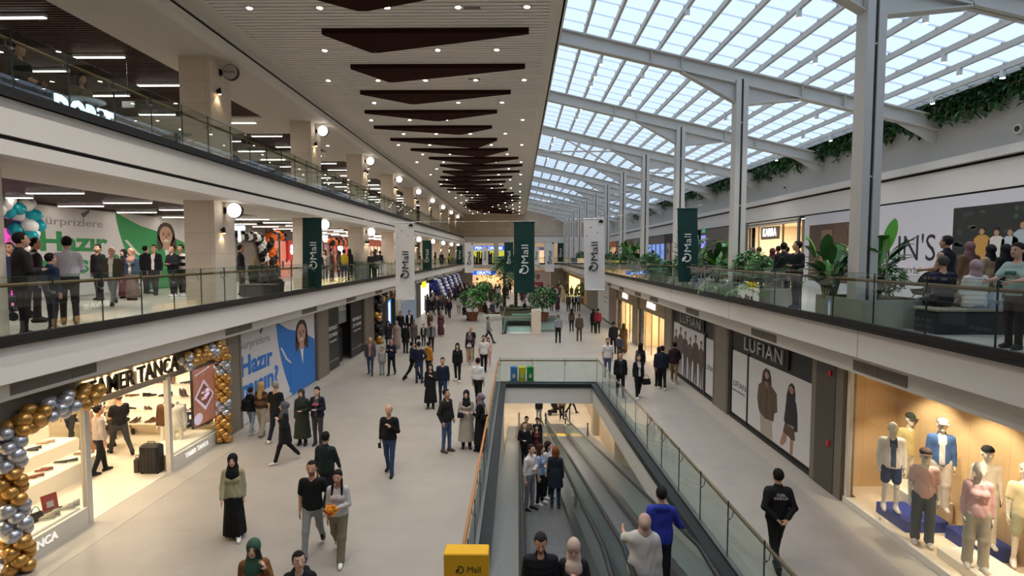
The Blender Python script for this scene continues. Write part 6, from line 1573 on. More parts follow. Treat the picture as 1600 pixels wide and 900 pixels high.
    ob.location = loc; ob.rotation_euler = (0, 0, math.radians(face)); ob.scale = (sc,)*3
    tag(ob, label, cat, group)
    def part(nm, S_, col, ripple=None, zones=None, rough=.8):
        V, Q = S_.mesh(ripple)
        if len(Q) == 0: return
        ms = [MC(col, rough)]; mi = None
        if zones:
            C = V[Q].mean(1); mi = np.zeros(len(Q), int)
            for fn, c2 in zones: ms.append(MC(c2, rough)); mi[fn(C)] = len(ms)-1
        return mesh_obj(nm, V, Q, ms, ob, mi)
    # ----- lower garment
    Tt = max(.010, rm*.8)
    kind, col = bot
    if kind in ('pants', 'jeans', 'wide', 'shorts'):
        D = SDF(vox); wd_ = {'pants': 0, 'jeans': -.004, 'wide': .022, 'shorts': .012}[kind]*1.0; q = build**.7
        D.rc(up((0,.0,.99)), pel+np.array([0,.005,-.03]), .150*build, .158*build, .03, (1,.72,1))
        for nm in 'LR':
            hp, kn, an = J['hip'+nm], J['kn'+nm], J['an'+nm]
            if kind == 'shorts': D.rc(hp, hp+(kn-hp)*.72, .095*q, .085*q, .04); continue
            D.rc(hp, kn, .088*q+wd_*.5, .062*q+wd_, .04); D.rc(kn, an+(kn-an)*.06, .060*q+wd_, .050+wd_, .03); D.rc(an+(kn-an)*.10, an+(kn-an)*.03, .050+wd_, .054+wd_, .02)
        z0 = up((0,0,1.0))[2]
        tr = part('jeans' if kind == 'jeans' else 'shorts' if kind == 'shorts' else 'trousers', D, col)
        if belt:
            D = SDF(vox); D.rc(up((0,0,.985)), up((0,0,1.005)), .153*build, .153*build, .01, (1,.73,1)); D.cut(lambda x, y, z: np.abs(z-up((0,0,.995))[2])-.02+0*x); bl = part('belt', D, '#2a2320'); bl.parent = tr
    elif kind in ('skirt', 'long'):
        D = SDF(vox); fm = (J['anL']+J['anR'])/2; zend = .10 if kind == 'long' else .45
        D.rc(up((0,0,1.0)), (pel+np.array([0,0,-.10])), .135*build, .165*build, .03, (1,.74,1))
        e = np.array([fm[0], fm[1]*.75, zend]); D.rc(pel+np.array([0,0,-.08]), e, .160*build, .205*build, .03, (1,.85,1))
        for nm in 'LR': D.rc(J['kn'+nm], np.array([J['an'+nm][0], J['an'+nm][1], max(zend, .16)]), .08, .085, .06)
        D.cut(lambda x, y, z: (zend-.02)-z+0*x)
        fo = .010
        part('skirt', D, col, (lambda x, y, z: fo*np.sin(26*np.arctan2(y, x)/2)*np.clip((pel[2]-.05-z)*1.5, 0, 1)) if vox < .02 else None)
    # ----- upper garment
    kind, col = top; t = max({'tee': .012, 'shirt': .013, 'sweater': .018, 'jacket': .024, 'hoodie': .024, 'puffer': .034, 'vest': .03, 'coat': .026, 'longcoat': .028, 'poncho': .03, 'bare': 0}[kind], rm*1.1)
    if kind != 'bare':
        D = SDF(vox); hem = {'tee': .88, 'shirt': .97 if belt else .88, 'sweater': .90, 'jacket': .86, 'hoodie': .86, 'puffer': .84, 'vest': .86, 'coat': .60, 'longcoat': .22, 'poncho': .80}[kind]
        torso(D, t)
        if kind in ('coat', 'longcoat'):
            fm = (J['anL']+J['anR'])/2; zz = hem*1.0; e = np.array([fm[0], fm[1]*.6*(1-zz), zz+dz])
            D.rc(up((0,0,1.0)), e, .150*build+t, .19*build+t+(.03 if kind == 'longcoat' else 0), .04, (1,.80,1))
            D.cut(lambda x, y, z: (e[2]-.0)-z+0*x)
        else:
            D.rc(up((0,0,1.0)), pel+np.array([0,0,hem-.93+.06]), .142*build+t, .150*build+t, .04, (1,.74,1)); zc_ = pel[2]+hem-.93; D.cut(lambda x, y, z: zc_-z+0*x)
        if kind == 'poncho':
            for nm in 'LR': S0, E, W, f = A[nm]; D.rc(S0, E, .075, .085, .10)
            D.rc(up((0,0,1.3)), up((0,0,.90)), .17, .25, .1, (1,.78,1))
        sl = {'tee': .62, 'vest': 0, 'poncho': 0}.get(kind, 2)
        for nm in 'LR':
            S0, E, W, f = A[nm]
            if sl == .62: D.rc(S0, S0+(E-S0)*.72, .052+t*.7, .054+t*.7, .04)
            elif sl == 2: D.rc(S0, E, .050+t*.55, .042+t*.6, .045); D.rc(E, W-f*.015, .042+t*.6, .030+t*.6, .02)
        if kind in ('hoodie',): D.rc(up((-.07,.085,1.45)), up((.07,.085,1.45)), .055, .055, .05)
        elif kind in ('jacket','coat','longcoat','puffer','shirt','vest'):
            D.rc(up((0,.02,1.42)), up((0,.015,1.47)), .068+t*.4, .064+t*.3, .03)
        # neck opening
        D.rc(up((0,-.03,1.44)), up((0,-.06,1.60)), .046, .075, 0, sub=True)
        zones = []
        back_up = lambda C: (C-pel) @ Rl
        if inner:
            zones.append((lambda C: (np.abs(back_up(C)[:,0]) < .045+.02*(back_up(C)[:,2] > .35)) & (back_up(C)[:,1] < -.03) & (back_up(C)[:,2] > -.03), inner))
        if stripes: zones.append((lambda C: (np.floor(back_up(C)[:,2]*9).astype(int) % 2 == 0), stripes))
        if logo: zones.append((lambda C: (np.abs(back_up(C)[:,0]) < .09) & (back_up(C)[:,1] < 0) & (np.abs(back_up(C)[:,2]-.33) < .035), logo))
        rp = None
        if kind == 'puffer' and vox < .03: rp = lambda x, y, z: .007*np.abs(np.sin(z*math.pi/.085))-.003+0*x
        elif vox < .016: rp = lambda x, y, z: .0030*np.sin(21*z+13*x+4*np.sin(13*x+9*y))*np.ones_like(x+y)
        part({'tee': 't_shirt', 'longcoat': 'long_coat', 'puffer': 'puffer_jacket', 'vest': 'padded_vest'}.get(kind, kind), D, col, rp, zones)
    # ----- shoes
    if shoes:
        Ds = []
        for nm in 'LR':
            an, toe, heel, Rf = foot(nm); D = SDF(vox)
            D.rc(an+heel, an+toe*.95, max(.043, rm), max(.036, rm), .03); D.rc(an+np.array([0,0,-.015]), an+toe*.45, .042, .036, .03); D.rc(an+np.array([0,0,.0]), an+np.array([0,0,.03]), .043, .043, .02)
            if abs(an[2]-.085) < .02: D.cut(lambda x, y, z: -z+0*x)
            part('shoe', D, shoes, rough=.5)
    # ----- hair or head covering
    if hair and not headless:
        kind, col = hair[:2]; D = SDF(vox); o, R, hs = HF
        def local(fn): 
            def g(x, y, z):
                x, y, z = (x-o[0])/hs, (y-o[1])/hs, (z-o[2])/hs
                return fn(R[0,0]*x+R[1,0]*y+R[2,0]*z, R[0,1]*x+R[1,1]*y+R[2,1]*z, R[0,2]*x+R[1,2]*y+R[2,2]*z)
            return g
        e_ = max(.008, rm)
        nm_ = 'hair'
        if kind in ('hijab',):
            nm_ = 'headscarf'
            D.el((0,.015,.02), (.090+e_*.4,.108+e_*.4,.108+e_*.4), .02, HF); D.rc((0,.012,-.07), (0,.01,-.16), .078, .095, .04, fr=HF)
            D.rc(up((0,.015,1.46)), up((0,.005,1.40)), .10, .145, .05, (1,.8,1)); D.el(up((0,-.075,1.33)), (.12,.075,.10), .05)
            D.el((0,.105,.0), (.055,.05,.06), .04, HF); D.el((0,-.105,-.018), (.053,.062,.080), 0, HF, sub=True)
        else:
            D.el((0,.018,.030), (.080+e_*.6,.100+e_*.6,.098+e_*.6), .02, HF)
            if kind == 'bald': D.cut(local(lambda x, y, z: np.maximum(np.maximum(z-.040, -(z+.01+.95*y)), -(y-.005)))) ; 
            elif kind == 'cap':
                pass
            if kind in ('short','bald','cap'): D.cut(local(lambda x, y, z: -np.maximum(z-.080, np.minimum(y+.016, z+.062))))
            if kind == 'curly': D.rc((-.05,.03,.05), (.05,.03,.05), .085, .085, .03, fr=HF); D.cut(local(lambda x, y, z: -(z-.010+.85*y)))
            if kind in ('long','pony','bun','braids','bob'):
                D.el((0,-.11,-.03), (.058,.07,.088), 0, HF, sub=True)
                if kind == 'long': D.rc((0,.065,-.02), (0,.085,-.33), .080, .085, .04, (1,.55,1), HF); [D.rc((.07*s,.02,.0), (.085*s,-.01,-.24), .030, .026, .03, fr=HF) for s in (-1, 1)]
                if kind == 'bob': D.rc((0,.05,-.02), (0,.055,-.12), .088, .085, .04, (1,.75,1), HF); [D.rc((.07*s,.01,.0), (.080*s,.0,-.11), .030, .028, .03, fr=HF) for s in (-1, 1)]
                if kind == 'pony': D.rc((0,.105,.05), (0,.165,-.02), .030, .034, .02, fr=HF); D.rc((0,.165,-.02), (0,.14,-.22), .034, .018, .02, fr=HF)
                if kind == 'bun': D.el((0,.125,.06), (.045,.04,.045), .02, HF)
                if kind == 'braids': [(D.rc((.065*s,.03,-.05), (.085*s,-.05,-.18), .022, .024, .02, fr=HF), D.rc((.085*s,-.05,-.18), (.09*s,-.085,-.36), .024, .015, .01, fr=HF)) for s in (-1, 1)]
                if kind in ('pony','bun','braids'): D.cut(local(lambda x, y, z: np.where(z > -.055, -(z+.0+1.0*y), -1.0)) if kind == 'braids' else local(lambda x, y, z: np.where(y < .08, -(z+.0+.95*y), -1.0)))
        part(nm_, D, col)
        if kind == 'cap' or (len(hair) > 2):
            cc = hair[2]; D = SDF(vox); D.el((0,.012,.040), (.088+e_*.3,.108+e_*.3,.092+e_*.3), .01, HF); D.cut(local(lambda x, y, z: .040-z+0*x)); 
            D2 = SDF(vox); D.rc((-.03,-.115,.046), (.03,-.115,.046), .052, .052, .004, (1,1.1,.16), HF) if len(hair) < 4 else None
            if len(hair) < 4: D.cuts = []; D.p[0] = ('el', np.array((0,.012,.072)), np.array((.090+e_*.3,.110+e_*.3,.066+e_*.3)), 0, 0, .01, None, HF, False)
            part('cap' if len(hair) < 4 else 'head_wrap', D, cc)
    return ob
# ---- who stands where. foot pixel -> ground point; 'top' pixel of the head where the feet are hidden
def GF(px, py, z=0.0): return G(px, py, z)
def GH(px, py, h, z=0.0):
    x, y, _ = G(px, py, z+h); return (x, y, z)
N_, Md, Fr = .0105, .016, .024
K = '#17171a'; NAVY = '#1e2436'; JN = '#3d5272'; DG = '#2e2e30'
def W(px, py, h, face, label, z=0.0, vox=Md, **kw): return person(GF(px, py, z), face, h, label, vox=vox, **kw)
def WH(px, py, h, face, label, z=0.0, vox=Md, **kw): return person(GH(px, py, h, z), face, h, label, vox=vox, **kw)
# ---------- left plaza, near
W(367, 840, 1.66, 18, 'woman in black headscarf, khaki zipped jacket and long black skirt walking alone', vox=N_, top=('jacket','#a39c7c'), bot=('long','#141416'), hair=('hijab','#141416'), skin='fair', shoes='#e2ded8', legs='step', female=True, arms=('down','fwd'))
W(490, 864, 1.76, 8, 'bearded man in black T-shirt and grey trousers beside the woman with orange flowers', vox=N_, top=('tee','#161618'), bot=('pants','#8f9090'), hair=('short','#18120f'), skin='tan', shoes='#1c1c1e', legs='walk2', arms=('pocket','down'), beard=True)
W(530, 872, 1.66, 4, 'woman with dark braids, pale grey sweater and khaki trousers holding orange flowers', vox=N_, top=('sweater','#bcb9b6'), bot=('wide','#7e7560'), hair=('braids','#1c1412'), skin='tan', shoes='#e8e4de', legs='walk', female=True, arms=('hold','down'), inner=None)
W(511, 796, 1.74, 172, 'man in dark green shirt seen from behind, walking away past the couple', vox=N_, top=('shirt','#1d2a28'), bot=('pants','#16171a'), hair=('short','#15100e'), shoes='#dcd8d2', legs='walk', arms=('down','fwd'))
WH(396, 846, 1.64, 12, 'woman in green headscarf and brown jacket talking on a phone, cut by the lower border', vox=N_, top=('jacket','#7c4f2e'), bot=('pants','#2c2a2a'), hair=('hijab','#3c5a4a'), skin='fair', female=True, arms=('phone','down'))
WH(467, 866, 1.60, 8, 'young man in a dark top looking up, cut by the lower border', vox=N_, top=('hoodie','#16171b'), bot=('pants','#222226'), hair=('short','#1b1411'), skin='fair', look=25, nod=-8)
W(609, 741, 1.76, -4, 'bald man in black sweater and jeans walking alone in the middle of the plaza', vox=N_, top=('sweater','#161618'), bot=('jeans','#2e4260'), hair=('bald','#3a332e'), skin='tan', shoes='#1b1b1d', legs='step', arms=('chest','down'), build=1.06)
W(698, 706, 1.76, 60, 'man in black leather jacket and jeans standing with two women by the glass rail', vox=N_, top=('jacket','#232120'), bot=('jeans','#45597a'), hair=('short','#1f1714'), skin='tan', shoes='#54483e', arms=('pocket','pocket'), look=10)
W(729, 700, 1.66, 8, 'woman in cream trench coat and black headscarf between the leather jacket and the black coat', vox=N_, top=('longcoat','#b3a898'), bot=('pants','#1a1a1c'), hair=('hijab','#18181b'), skin='fair', shoes='#1d1b1b', female=True, arms=('down','hold'), look=-10)
W(751, 704, 1.62, -105, 'woman in long black coat and mauve headscarf next to the glass rail', vox=N_, top=('longcoat','#161517'), bot=('long','#161517'), hair=('hijab','#7a6a72'), skin='fair', shoes='#1d1b1b', female=True, arms=('hold','down'))
# ---------- group by the blue hoarding
W(410, 681, 1.66, 170, 'woman with long blond hair and leopard print top seen from behind by the blue hoarding', top=('sweater','#6a4a34'), bot=('wide','#9a948a'), hair=('long','#b08c5a'), female=True, shoes='#6a6058', legs='step', stripes='#3a2a22')
W(394, 678, 1.45, 165, 'girl with black backpack and pale jeans close to the blue hoarding', top=('jacket','#1b1c20'), bot=('jeans','#8e9cac'), hair=('short','#2a201a'), female=True, shoes='#b8b2aa', legs='step')
W(433, 690, 1.80, 168, 'grey haired man in black T-shirt seen from behind by the blue hoarding', vox=N_, top=('tee','#161618'), bot=('pants','#1d2028'), hair=('short','#8a8680'), shoes='#dcd8d0', legs='step2', build=1.1)
W(446, 722, 1.66, -60, 'woman in black puffer coat and grey headscarf walking in front of the couple', vox=N_, top=('coat','#151518'), bot=('pants','#161619'), hair=('hijab','#56565c'), skin='fair', shoes='#cfcac4', female=True, legs='walk', arms=('chest','down'))
W(473, 695, 1.62, 5, 'woman in long dark green coat and dark green headscarf', vox=N_, top=('longcoat','#2c3028'), bot=('pants','#1a1a1a'), hair=('hijab','#33382e'), skin='fair', shoes='#1d1c1c', female=True, arms=('hold','down'), build=1.12)
W(497, 696, 1.70, 0, 'young woman in navy bomber jacket over pink print, beside the green coat', vox=N_, top=('jacket','#1a1e2c'), bot=('pants','#3a3b3d'), hair=('pony','#2a1e18'), skin='fair', shoes='#2a2a2c', female=True, arms=('hold','hold'), inner='#4c4650', logo='#b05a70')
# ---------- centre
W(692, 632, 1.74, 5, 'man in navy sweatshirt beside a woman in a long black coat', top=('sweater','#1c2234'), bot=('jeans','#2c3c56'), hair=('short','#2b231d'), skin='tan', shoes='#26262a', legs='step', build=1.05)
W(673, 638, 1.62, 10, 'woman in long black coat with hand on her chin beside the navy sweatshirt', top=('longcoat','#171618'), bot=('pants','#161618'), hair=('long','#2c1e18'), female=True, skin='fair', shoes='#2a2624', arms=('chest','down'))
W(747, 634, 1.76, 160, 'man in white shirt and black trousers seen from behind', top=('shirt','#d8d6d4'), bot=('pants','#17181b'), hair=('short','#1c1613'), shoes='#2a2320', legs='step', build=1.1, belt=True)
W(715, 596, 1.68, 0, 'woman with long dark hair dressed all in black walking towards the rail', top=('jacket','#141416'), bot=('pants','#131315'), hair=('long','#17100e'), female=True, skin='fair', shoes='#d8d4ce', legs='step')
W(734, 569, 1.66, 0, 'woman in dark floral top, beige trousers and small white bag', top=('jacket','#2c2630'), bot=('wide','#b59c80'), hair=('hijab','#6a5a5a'), female=True, skin='fair', shoes='#d8d0c4', arms=('hold','down'))
W(736, 563, 1.78, 0, 'balding man in dark T-shirt right behind the floral top', top=('tee','#1d1d20'), bot=('pants','#222226'), hair=('bald','#4a4038'), skin='tan')
W(756, 583, 1.76, 10, 'man in white T-shirt and black trousers leading a girl in pink', top=('tee','#d4d0ca'), bot=('pants','#18181b'), hair=('short','#1a1411'), skin='tan', shoes='#2a2624', legs='step2', beard=True)
W(763, 572, 1.42, 12, 'girl in pale pink outfit next to the white T-shirt man', top=('sweater','#c9a69a'), bot=('pants','#c49a8e'), hair=('long','#5a4030'), female=True, skin='child', shoes='#c8b8b0')
W(763, 537, 1.74, 100, 'man in grey shirt and dark trousers striding to the right', top=('shirt','#7c7b80'), bot=('pants','#28282b'), hair=('short','#4a443e'), shoes='#1c1a1a', legs='stride', arms=('fwd','back'))
W(645, 594, 1.76, 110, 'man in black jacket stepping behind the navy sweater back', top=('jacket','#17181c'), bot=('pants','#17181c'), hair=('short','#1d1613'), legs='stride', shoes='#1c1a1a')
W(655, 599, 1.78, 172, 'man in navy sweater seen from behind beside the mustard hoodie', top=('sweater','#1d2338'), bot=('jeans','#2c3850'), hair=('short','#1b1512'), legs='wide', arms=('akimbo','akimbo'))
W(670, 590, 1.60, 150, 'teenager in mustard hoodie behind the navy sweater', top=('hoodie','#c0822c'), bot=('pants','#26262a'), hair=('short','#241a15'))
W(579, 586, 1.74, 5, 'older man in grey jacket, pink shirt and jeans walking with a child', top=('jacket','#4e4c50'), bot=('jeans','#34465f'), hair=('bald','#6a625a'), skin='tan', shoes='#3a3230', legs='step', inner='#b07a78')
W(597, 586, 1.28, 0, 'child in pale jacket between the grey jacket and the navy sweater', top=('jacket','#a9a8a0'), bot=('pants','#8f959a'), hair=('short','#2c211b'), skin='child', shoes='#57524e')
W(612, 586, 1.70, -5, 'young man in navy sweater looking down at a phone beside the child', top=('sweater','#20243a'), bot=('pants','#17181b'), hair=('short','#17120f'), legs='step2', shoes='#222', arms=('look','look'))
W(674, 550, 1.78, 0, 'tall man in grey jacket over black standing with a small boy', top=('jacket','#77787e'), bot=('pants','#1d1e22'), hair=('short','#221a16'), inner='#17181b', legs='step')
W(662, 541, 1.35, 0, 'small boy in green jacket next to the tall grey jacket', top=('jacket','#343a30'), bot=('pants','#3a3630'), hair=('short','#241b16'), skin='child', inner='#b8aca0')
W(689, 525, 1.66, 10, 'woman in long maroon dress and headscarf carrying a white bag', top=('longcoat','#5a3340'), bot=('long','#4c2c38'), hair=('hijab','#6c4450'), female=True, shoes='#d8d0c8')
W(672, 522, 1.62, -20, 'woman in brown patterned top and headscarf left of the maroon dress', top=('jacket','#5c463e'), bot=('long','#4a3c38'), hair=('hijab','#8a7468'), female=True)
W(647, 543, 1.64, 20, 'woman in grey brown coat with dark bag near the boy in green', top=('coat','#5a5052'), bot=('pants','#1c1c1f'), hair=('hijab','#6a5a58'), female=True)
W(634, 552, 1.70, 170, 'person in black coat seen from behind in front of the lit screen crowd', top=('coat','#18181b'), bot=('pants','#18181b'), hair=('short','#1a1411'))
W(640, 526, 1.76, 10, 'man in black jacket and white shirt right of the lit screen', top=('jacket','#17171a'), bot=('pants','#1b1c20'), hair=('short','#1d1512'), inner='#d8d4d0')
W(620, 545, 1.62, 5, 'woman in pale pinkish long coat in front of the lit screen', top=('longcoat','#a08c82'), bot=('long','#94827a'), hair=('hijab','#a4968e'), female=True)
W(626, 527, 1.72, 0, 'man in dark jacket behind the pale pinkish coat', top=('jacket','#1b1b1e'), bot=('pants','#1c1c20'), hair=('short','#221915'))
W(607, 545, 1.64, 20, 'woman in dark coat and long hair left of the pale pinkish coat', top=('coat','#2a2830'), bot=('jeans','#3c4a60'), hair=('long','#201714'), female=True)
W(717, 492, 1.72, 175, 'man in white hoodie and grey trousers seen from behind near the left pot tree', vox=Fr, top=('hoodie','#c2bcb8'), bot=('pants','#8a8c92'), hair=('short','#221a16'), shoes='#d8d4d0', legs='wide')
W(702, 497, 1.74, 0, 'man in black jacket walking out of the left crowd', vox=Fr, top=('jacket','#1b1c22'), bot=('pants','#191a1e'), hair=('short','#241b16'), legs='walk')
# ---------- right of the opening
W(872, 536, 1.76, 180, 'man in grey shirt and black trousers seen from behind right of the box pier', top=('shirt','#8c8f98'), bot=('pants','#1a1b1e'), hair=('short','#5a544e'), shoes='#1d1b1b', legs='wide', belt=True)
W(893, 518, 1.64, 178, 'woman in brown jacket and dark hair seen from behind', vox=Fr, top=('jacket','#58483c'), bot=('pants','#1d1b1c'), hair=('long','#241813'), female=True, legs='step')
W(905, 533, 1.76, 176, 'man in brown suit seen from behind beside the brown jacket', top=('jacket','#544a40'), bot=('pants','#4e463e'), hair=('short','#6a6258'), shoes='#2a2420', legs='wide')
W(927, 520, 1.70, 178, 'person in long black coat with a red jacket companion', top=('coat','#17171a'), bot=('pants','#17171a'), hair=('hijab','#1c1c1e'), female=True, legs='step')
W(934, 521, 1.74, 170, 'person in red jacket behind the long black coat', top=('jacket','#7c2430'), bot=('pants','#1c1c20'), hair=('short','#1e1612'), legs='step2')
W(958, 552, 1.78, 176, 'man in black jacket seen from behind before the lit fashion shop', top=('jacket','#222223'), bot=('pants','#1e1f22'), hair=('short','#2a221c'), legs='step')
W(974, 552, 1.66, 170, 'woman in long ochre brown coat and headscarf before the lit fashion shop', top=('longcoat','#5e4426'), bot=('long','#4a3722'), hair=('hijab','#3a2c22'), female=True)
W(968, 562, 1.34, 175, 'child in blue grey top behind the ochre brown coat', top=('sweater','#40485a'), bot=('pants','#3a3438'), hair=('short','#2a1f19'), skin='child')
W(949, 590, 1.76, 5, 'man in white T-shirt with a cross strap behind the corner of the glass', top=('tee','#d0ccc6'), bot=('jeans','#4a5c78'), hair=('short','#1b1512'), skin='tan', beard=True)
W(969, 620, 1.76, -4, 'man in black open jacket walking beside the glass rail', top=('jacket','#161618'), bot=('pants','#141416'), hair=('short','#2a211b'), skin='tan', shoes='#1b1b1d', legs='step', inner='#2c2c30')
W(997, 622, 1.70, 8, 'young woman with black vest over white sleeves carrying a jacket', top=('jacket','#1b1c20'), bot=('pants','#151517'), hair=('pony','#3a2a20'), skin='fair', female=True, shoes='#d8d4ce', legs='step2', inner='#c8c4c0', arms=('down','down'))
W(1000, 596, 1.66, 176, 'woman with dark hair and black backpack seen from behind', top=('jacket','#5c5a5e'), bot=('pants','#2a2a2e'), hair=('long','#1a1310'), female=True)
W(1034, 608, 1.78, 172, 'man in navy jacket and black trousers seen from behind by the group poster', top=('jacket','#1b2233'), bot=('pants','#141416'), hair=('short','#17110f'), shoes='#d0ccc6', legs='step', build=1.08)
W(1029, 604, 1.66, 178, 'woman in dark clothes half hidden behind the navy jacket', top=('jacket','#1d1b1e'), bot=('pants','#1a1a1d'), hair=('hijab','#1d1b1e'), female=True)
W(1053, 598, 1.78, 160, 'man in maroon jacket, khaki trousers and dark cap by the group poster', top=('jacket','#2c1c26'), bot=('pants','#7c6446'), hair=('cap','#1c1512','#1a1a1c'), skin='tan', shoes='#c8c0b4', legs='walk', arms=('down','hold'))
g = W(1212, 884, 1.78, 176, 'security guard in black jacket with white back print, hands clasped, near the right hoarding', vox=N_, top=('jacket','#1b1a1c'), bot=('pants','#141416'), hair=('short','#14100e'), skin='tan', shoes='#161618', legs='walk2', arms=('behind','behind'))
m = MB()
for i, (tx, zz, hh, ww) in enumerate((('ÖZEL', 1.315, .042, .15), ('GÜVENLİK', 1.255, .042, .24))):
    m.text(tx, (0, .152, zz), (-1,0,0), UV, hh, .006, wd=ww)
o = m.build('back_print', flatmat('#c8c6c4'), g, local=True); o.location = (0, 0, 0)
# ---------- riders
def R_(px, py, D, h, face, label, **kw):
    c = PY(px, 500, D); return person((c[0], D, zw(D)), face, h, label, vox=kw.pop('vox', N_), **kw)
R_(846, 0, 7.35, 1.74, 0, 'balding man in black padded jacket at the top of the left moving walkway', top=('puffer','#191a1f'), bot=('pants','#1d1d20'), hair=('short','#2a231e'), skin='tan', nod=18, beard=True, build=1.08)
R_(899, 0, 7.4, 1.64, -5, 'woman in beige headscarf and black coat at the top of the left walkway', top=('coat','#232123'), bot=('long','#1d1c1e'), hair=('hijab','#c2a898'), skin='fair', female=True, arms=('chest','down'), nod=22)
R_(1038, 0, 9.0, 1.78, 178, 'man in bright blue hooded jacket riding the right moving walkway', top=('hoodie','#2c3a9c'), bot=('pants','#22242c'), hair=('short','#1a1411'), skin='tan', shoes='#222', arms=('down','railside'), build=1.08)
R_(1012, 0, 8.1, 1.66, 172, 'woman in white knitted poncho and beige headscarf on the right moving walkway', top=('poncho','#c4beb8'), bot=('long','#5a343a'), hair=('hijab','#b8988a'), female=True, arms=('reach','down'), build=1.1)
W_ = lambda px, D, h, face, label, **kw: R_(px, 0, D, h, face, label, **kw)
W_(828, 14.5, 1.76, 55, 'man in white shirt and grey trousers leaning on the walkway handrail', top=('shirt','#cfcbc8'), bot=('pants','#77777a'), hair=('short','#2a1a14'), skin='fair', shoes='#1d1c1d', arms=('cross','down'), belt=True, lean=4)
W_(845, 15.1, 1.68, 70, 'young woman in pale blue blouse and black trousers on the left moving walkway', top=('tee','#8c9cbc'), bot=('pants','#161619'), hair=('long','#3a1f18'), skin='fair', female=True, shoes='#d8d4ce', arms=('cross','down'))
W_(857, 15.9, 1.66, 60, 'young woman with long dark hair and white shirt behind the pale blue blouse', top=('jacket','#b8b4b2'), bot=('pants','#161619'), hair=('long','#2a1712'), skin='fair', female=True, shoes='#d0ccc6')
W_(869, 14.8, 1.66, 170, 'auburn haired woman in dark blue coat facing the three riders', top=('coat','#1e2530'), bot=('jeans','#2e3b50'), hair=('bob','#7a4424'), female=True, shoes='#3a3634')
W_(820, 20.9, 1.76, 5, 'man in black shirt lower on the left moving walkway', top=('shirt','#17171a'), bot=('pants','#1d1d20'), hair=('short','#5a3a28'), skin='fair', vox=Md, arms=('down','hold'))
W_(839, 21.2, 1.66, 0, 'young woman in dark red top lower on the left moving walkway', top=('jacket','#241c20'), bot=('jeans','#232c44'), hair=('long','#231611'), inner='#6a2430', skin='fair', female=True, vox=Md)
W_(823, 23.6, 1.76, 0, 'man in beige brown shirt standing lowest of the left riders', top=('tee','#7a6650'), bot=('pants','#2a2a2d'), hair=('short','#1f1713'), vox=Md, arms=('railside','railside'))
W_(840, 24.0, 1.68, 0, 'young woman in black top beside the beige brown shirt', top=('sweater','#18181c'), bot=('pants','#1c1c20'), hair=('pony','#1d1511'), female=True, vox=Md)
for (px, py, fc, lab, kw) in ((842, 660, 180, 'woman with black backpack and pale jeans walking away on the lower floor', dict(top=('jacket','#1a1a1d'), bot=('jeans','#8a9aa8'), hair=('long','#1d1511'), female=True)), (878, 655, 0, 'person in brown top and black trousers with a pushchair on the lower floor', dict(top=('sweater','#7a6452'), bot=('pants','#17171a'), hair=('short','#1d1511'))), (893, 646, 90, 'person in black trousers striding on the lower floor', dict(top=('jacket','#2a2a2d'), bot=('pants','#17171a'), hair=('short','#1d1511'), legs='stride'))):
    W(px, py, 1.70, fc, lab, z=ZB, **kw)
# ---------- left mezzanine
ML = dict(z=ZM)
W(40, 526, 1.80, 150, 'big man in dark jacket seen from behind at the left mezzanine glass', vox=.013, top=('jacket','#22201f'), bot=('pants','#1c1c1f'), hair=('short','#15100e'), build=1.22, arms=('hold','hold'), **ML)
W(60, 503, 1.78, 140, 'man in dark maroon jacket behind the big dark jacket', vox=.013, top=('jacket','#36222a'), bot=('pants','#1d1d20'), hair=('short','#15100e'), **ML)
W(20, 486, 1.72, 20, 'man in blue jacket raising a phone before the magenta shop', top=('jacket','#26304c'), bot=('pants','#22242c'), hair=('short','#221814'), arms=('photo','photo'), **ML)
W(84, 516, 1.45, 165, 'boy in blue jacket seen from behind between two men at the glass', vox=.013, top=('jacket','#1e2c48'), bot=('pants','#20263a'), hair=('short','#17110f'), skin='child', **ML)
W(110, 508, 1.80, -140, 'man in white shirt and black trousers seen from behind at the left mezzanine glass', vox=.013, top=('shirt','#b9b3b8'), bot=('pants','#191a20'), hair=('short','#15100e'), skin='tan', legs='step', arms=('cross','cross'), belt=True, **ML)
W(156, 469, 1.74, -5, 'dark bearded man in black jacket before the green slogan', top=('jacket','#18181b'), bot=('pants','#26282e'), hair=('short','#15100e'), beard=True, **ML)
W(178, 477, 1.70, 15, 'older man in olive jacket and grey trousers walking before the green hoarding', top=('jacket','#3e3a2c'), bot=('pants','#7c7e80'), hair=('bald','#8a857e'), legs='stride', inner='#c8c4bc', shoes='#2a211c', build=1.1, **ML)
W(196, 466, 1.60, 0, 'woman in black headscarf and dark red skirt behind the olive jacket', top=('jacket','#1d1b1d'), bot=('long','#5a2a34'), hair=('hijab','#18181b'), female=True, **ML)
W(208, 469, 1.62, 5, 'woman in denim jacket and pinkish headscarf before the green hoarding', top=('jacket','#3c4a60'), bot=('long','#7a6660'), hair=('hijab','#9a7460'), female=True, inner='#b8b0a8', **ML)
W(230, 459, 1.74, 170, 'man in black jacket seen from behind near the laughing woman print', top=('jacket','#1b1b1e'), bot=('pants','#202226'), hair=('short','#15100e'), **ML)
W(243, 461, 1.78, 10, 'man in black open jacket over a white shirt left of the nearest pillar', top=('jacket','#17171a'), bot=('pants','#23252e'), hair=('short','#17110f'), inner='#d4cfca', legs='step', **ML)
W(272, 464, 1.74, -8, 'man in black jacket holding a small orange item left of the nearest pillar', top=('jacket','#18181b'), bot=('pants','#1b1c20'), hair=('short','#15100e'), arms=('hold','hold'), shoes='#d8d4ce', **ML)
W(285, 463, 1.76, -10, 'man in black and white striped sweater beside the nearest pillar', top=('sweater','#17171a'), bot=('pants','#1b1c20'), hair=('short','#15100e'), stripes='#cfcac4', shoes='#d8d4ce', **ML)
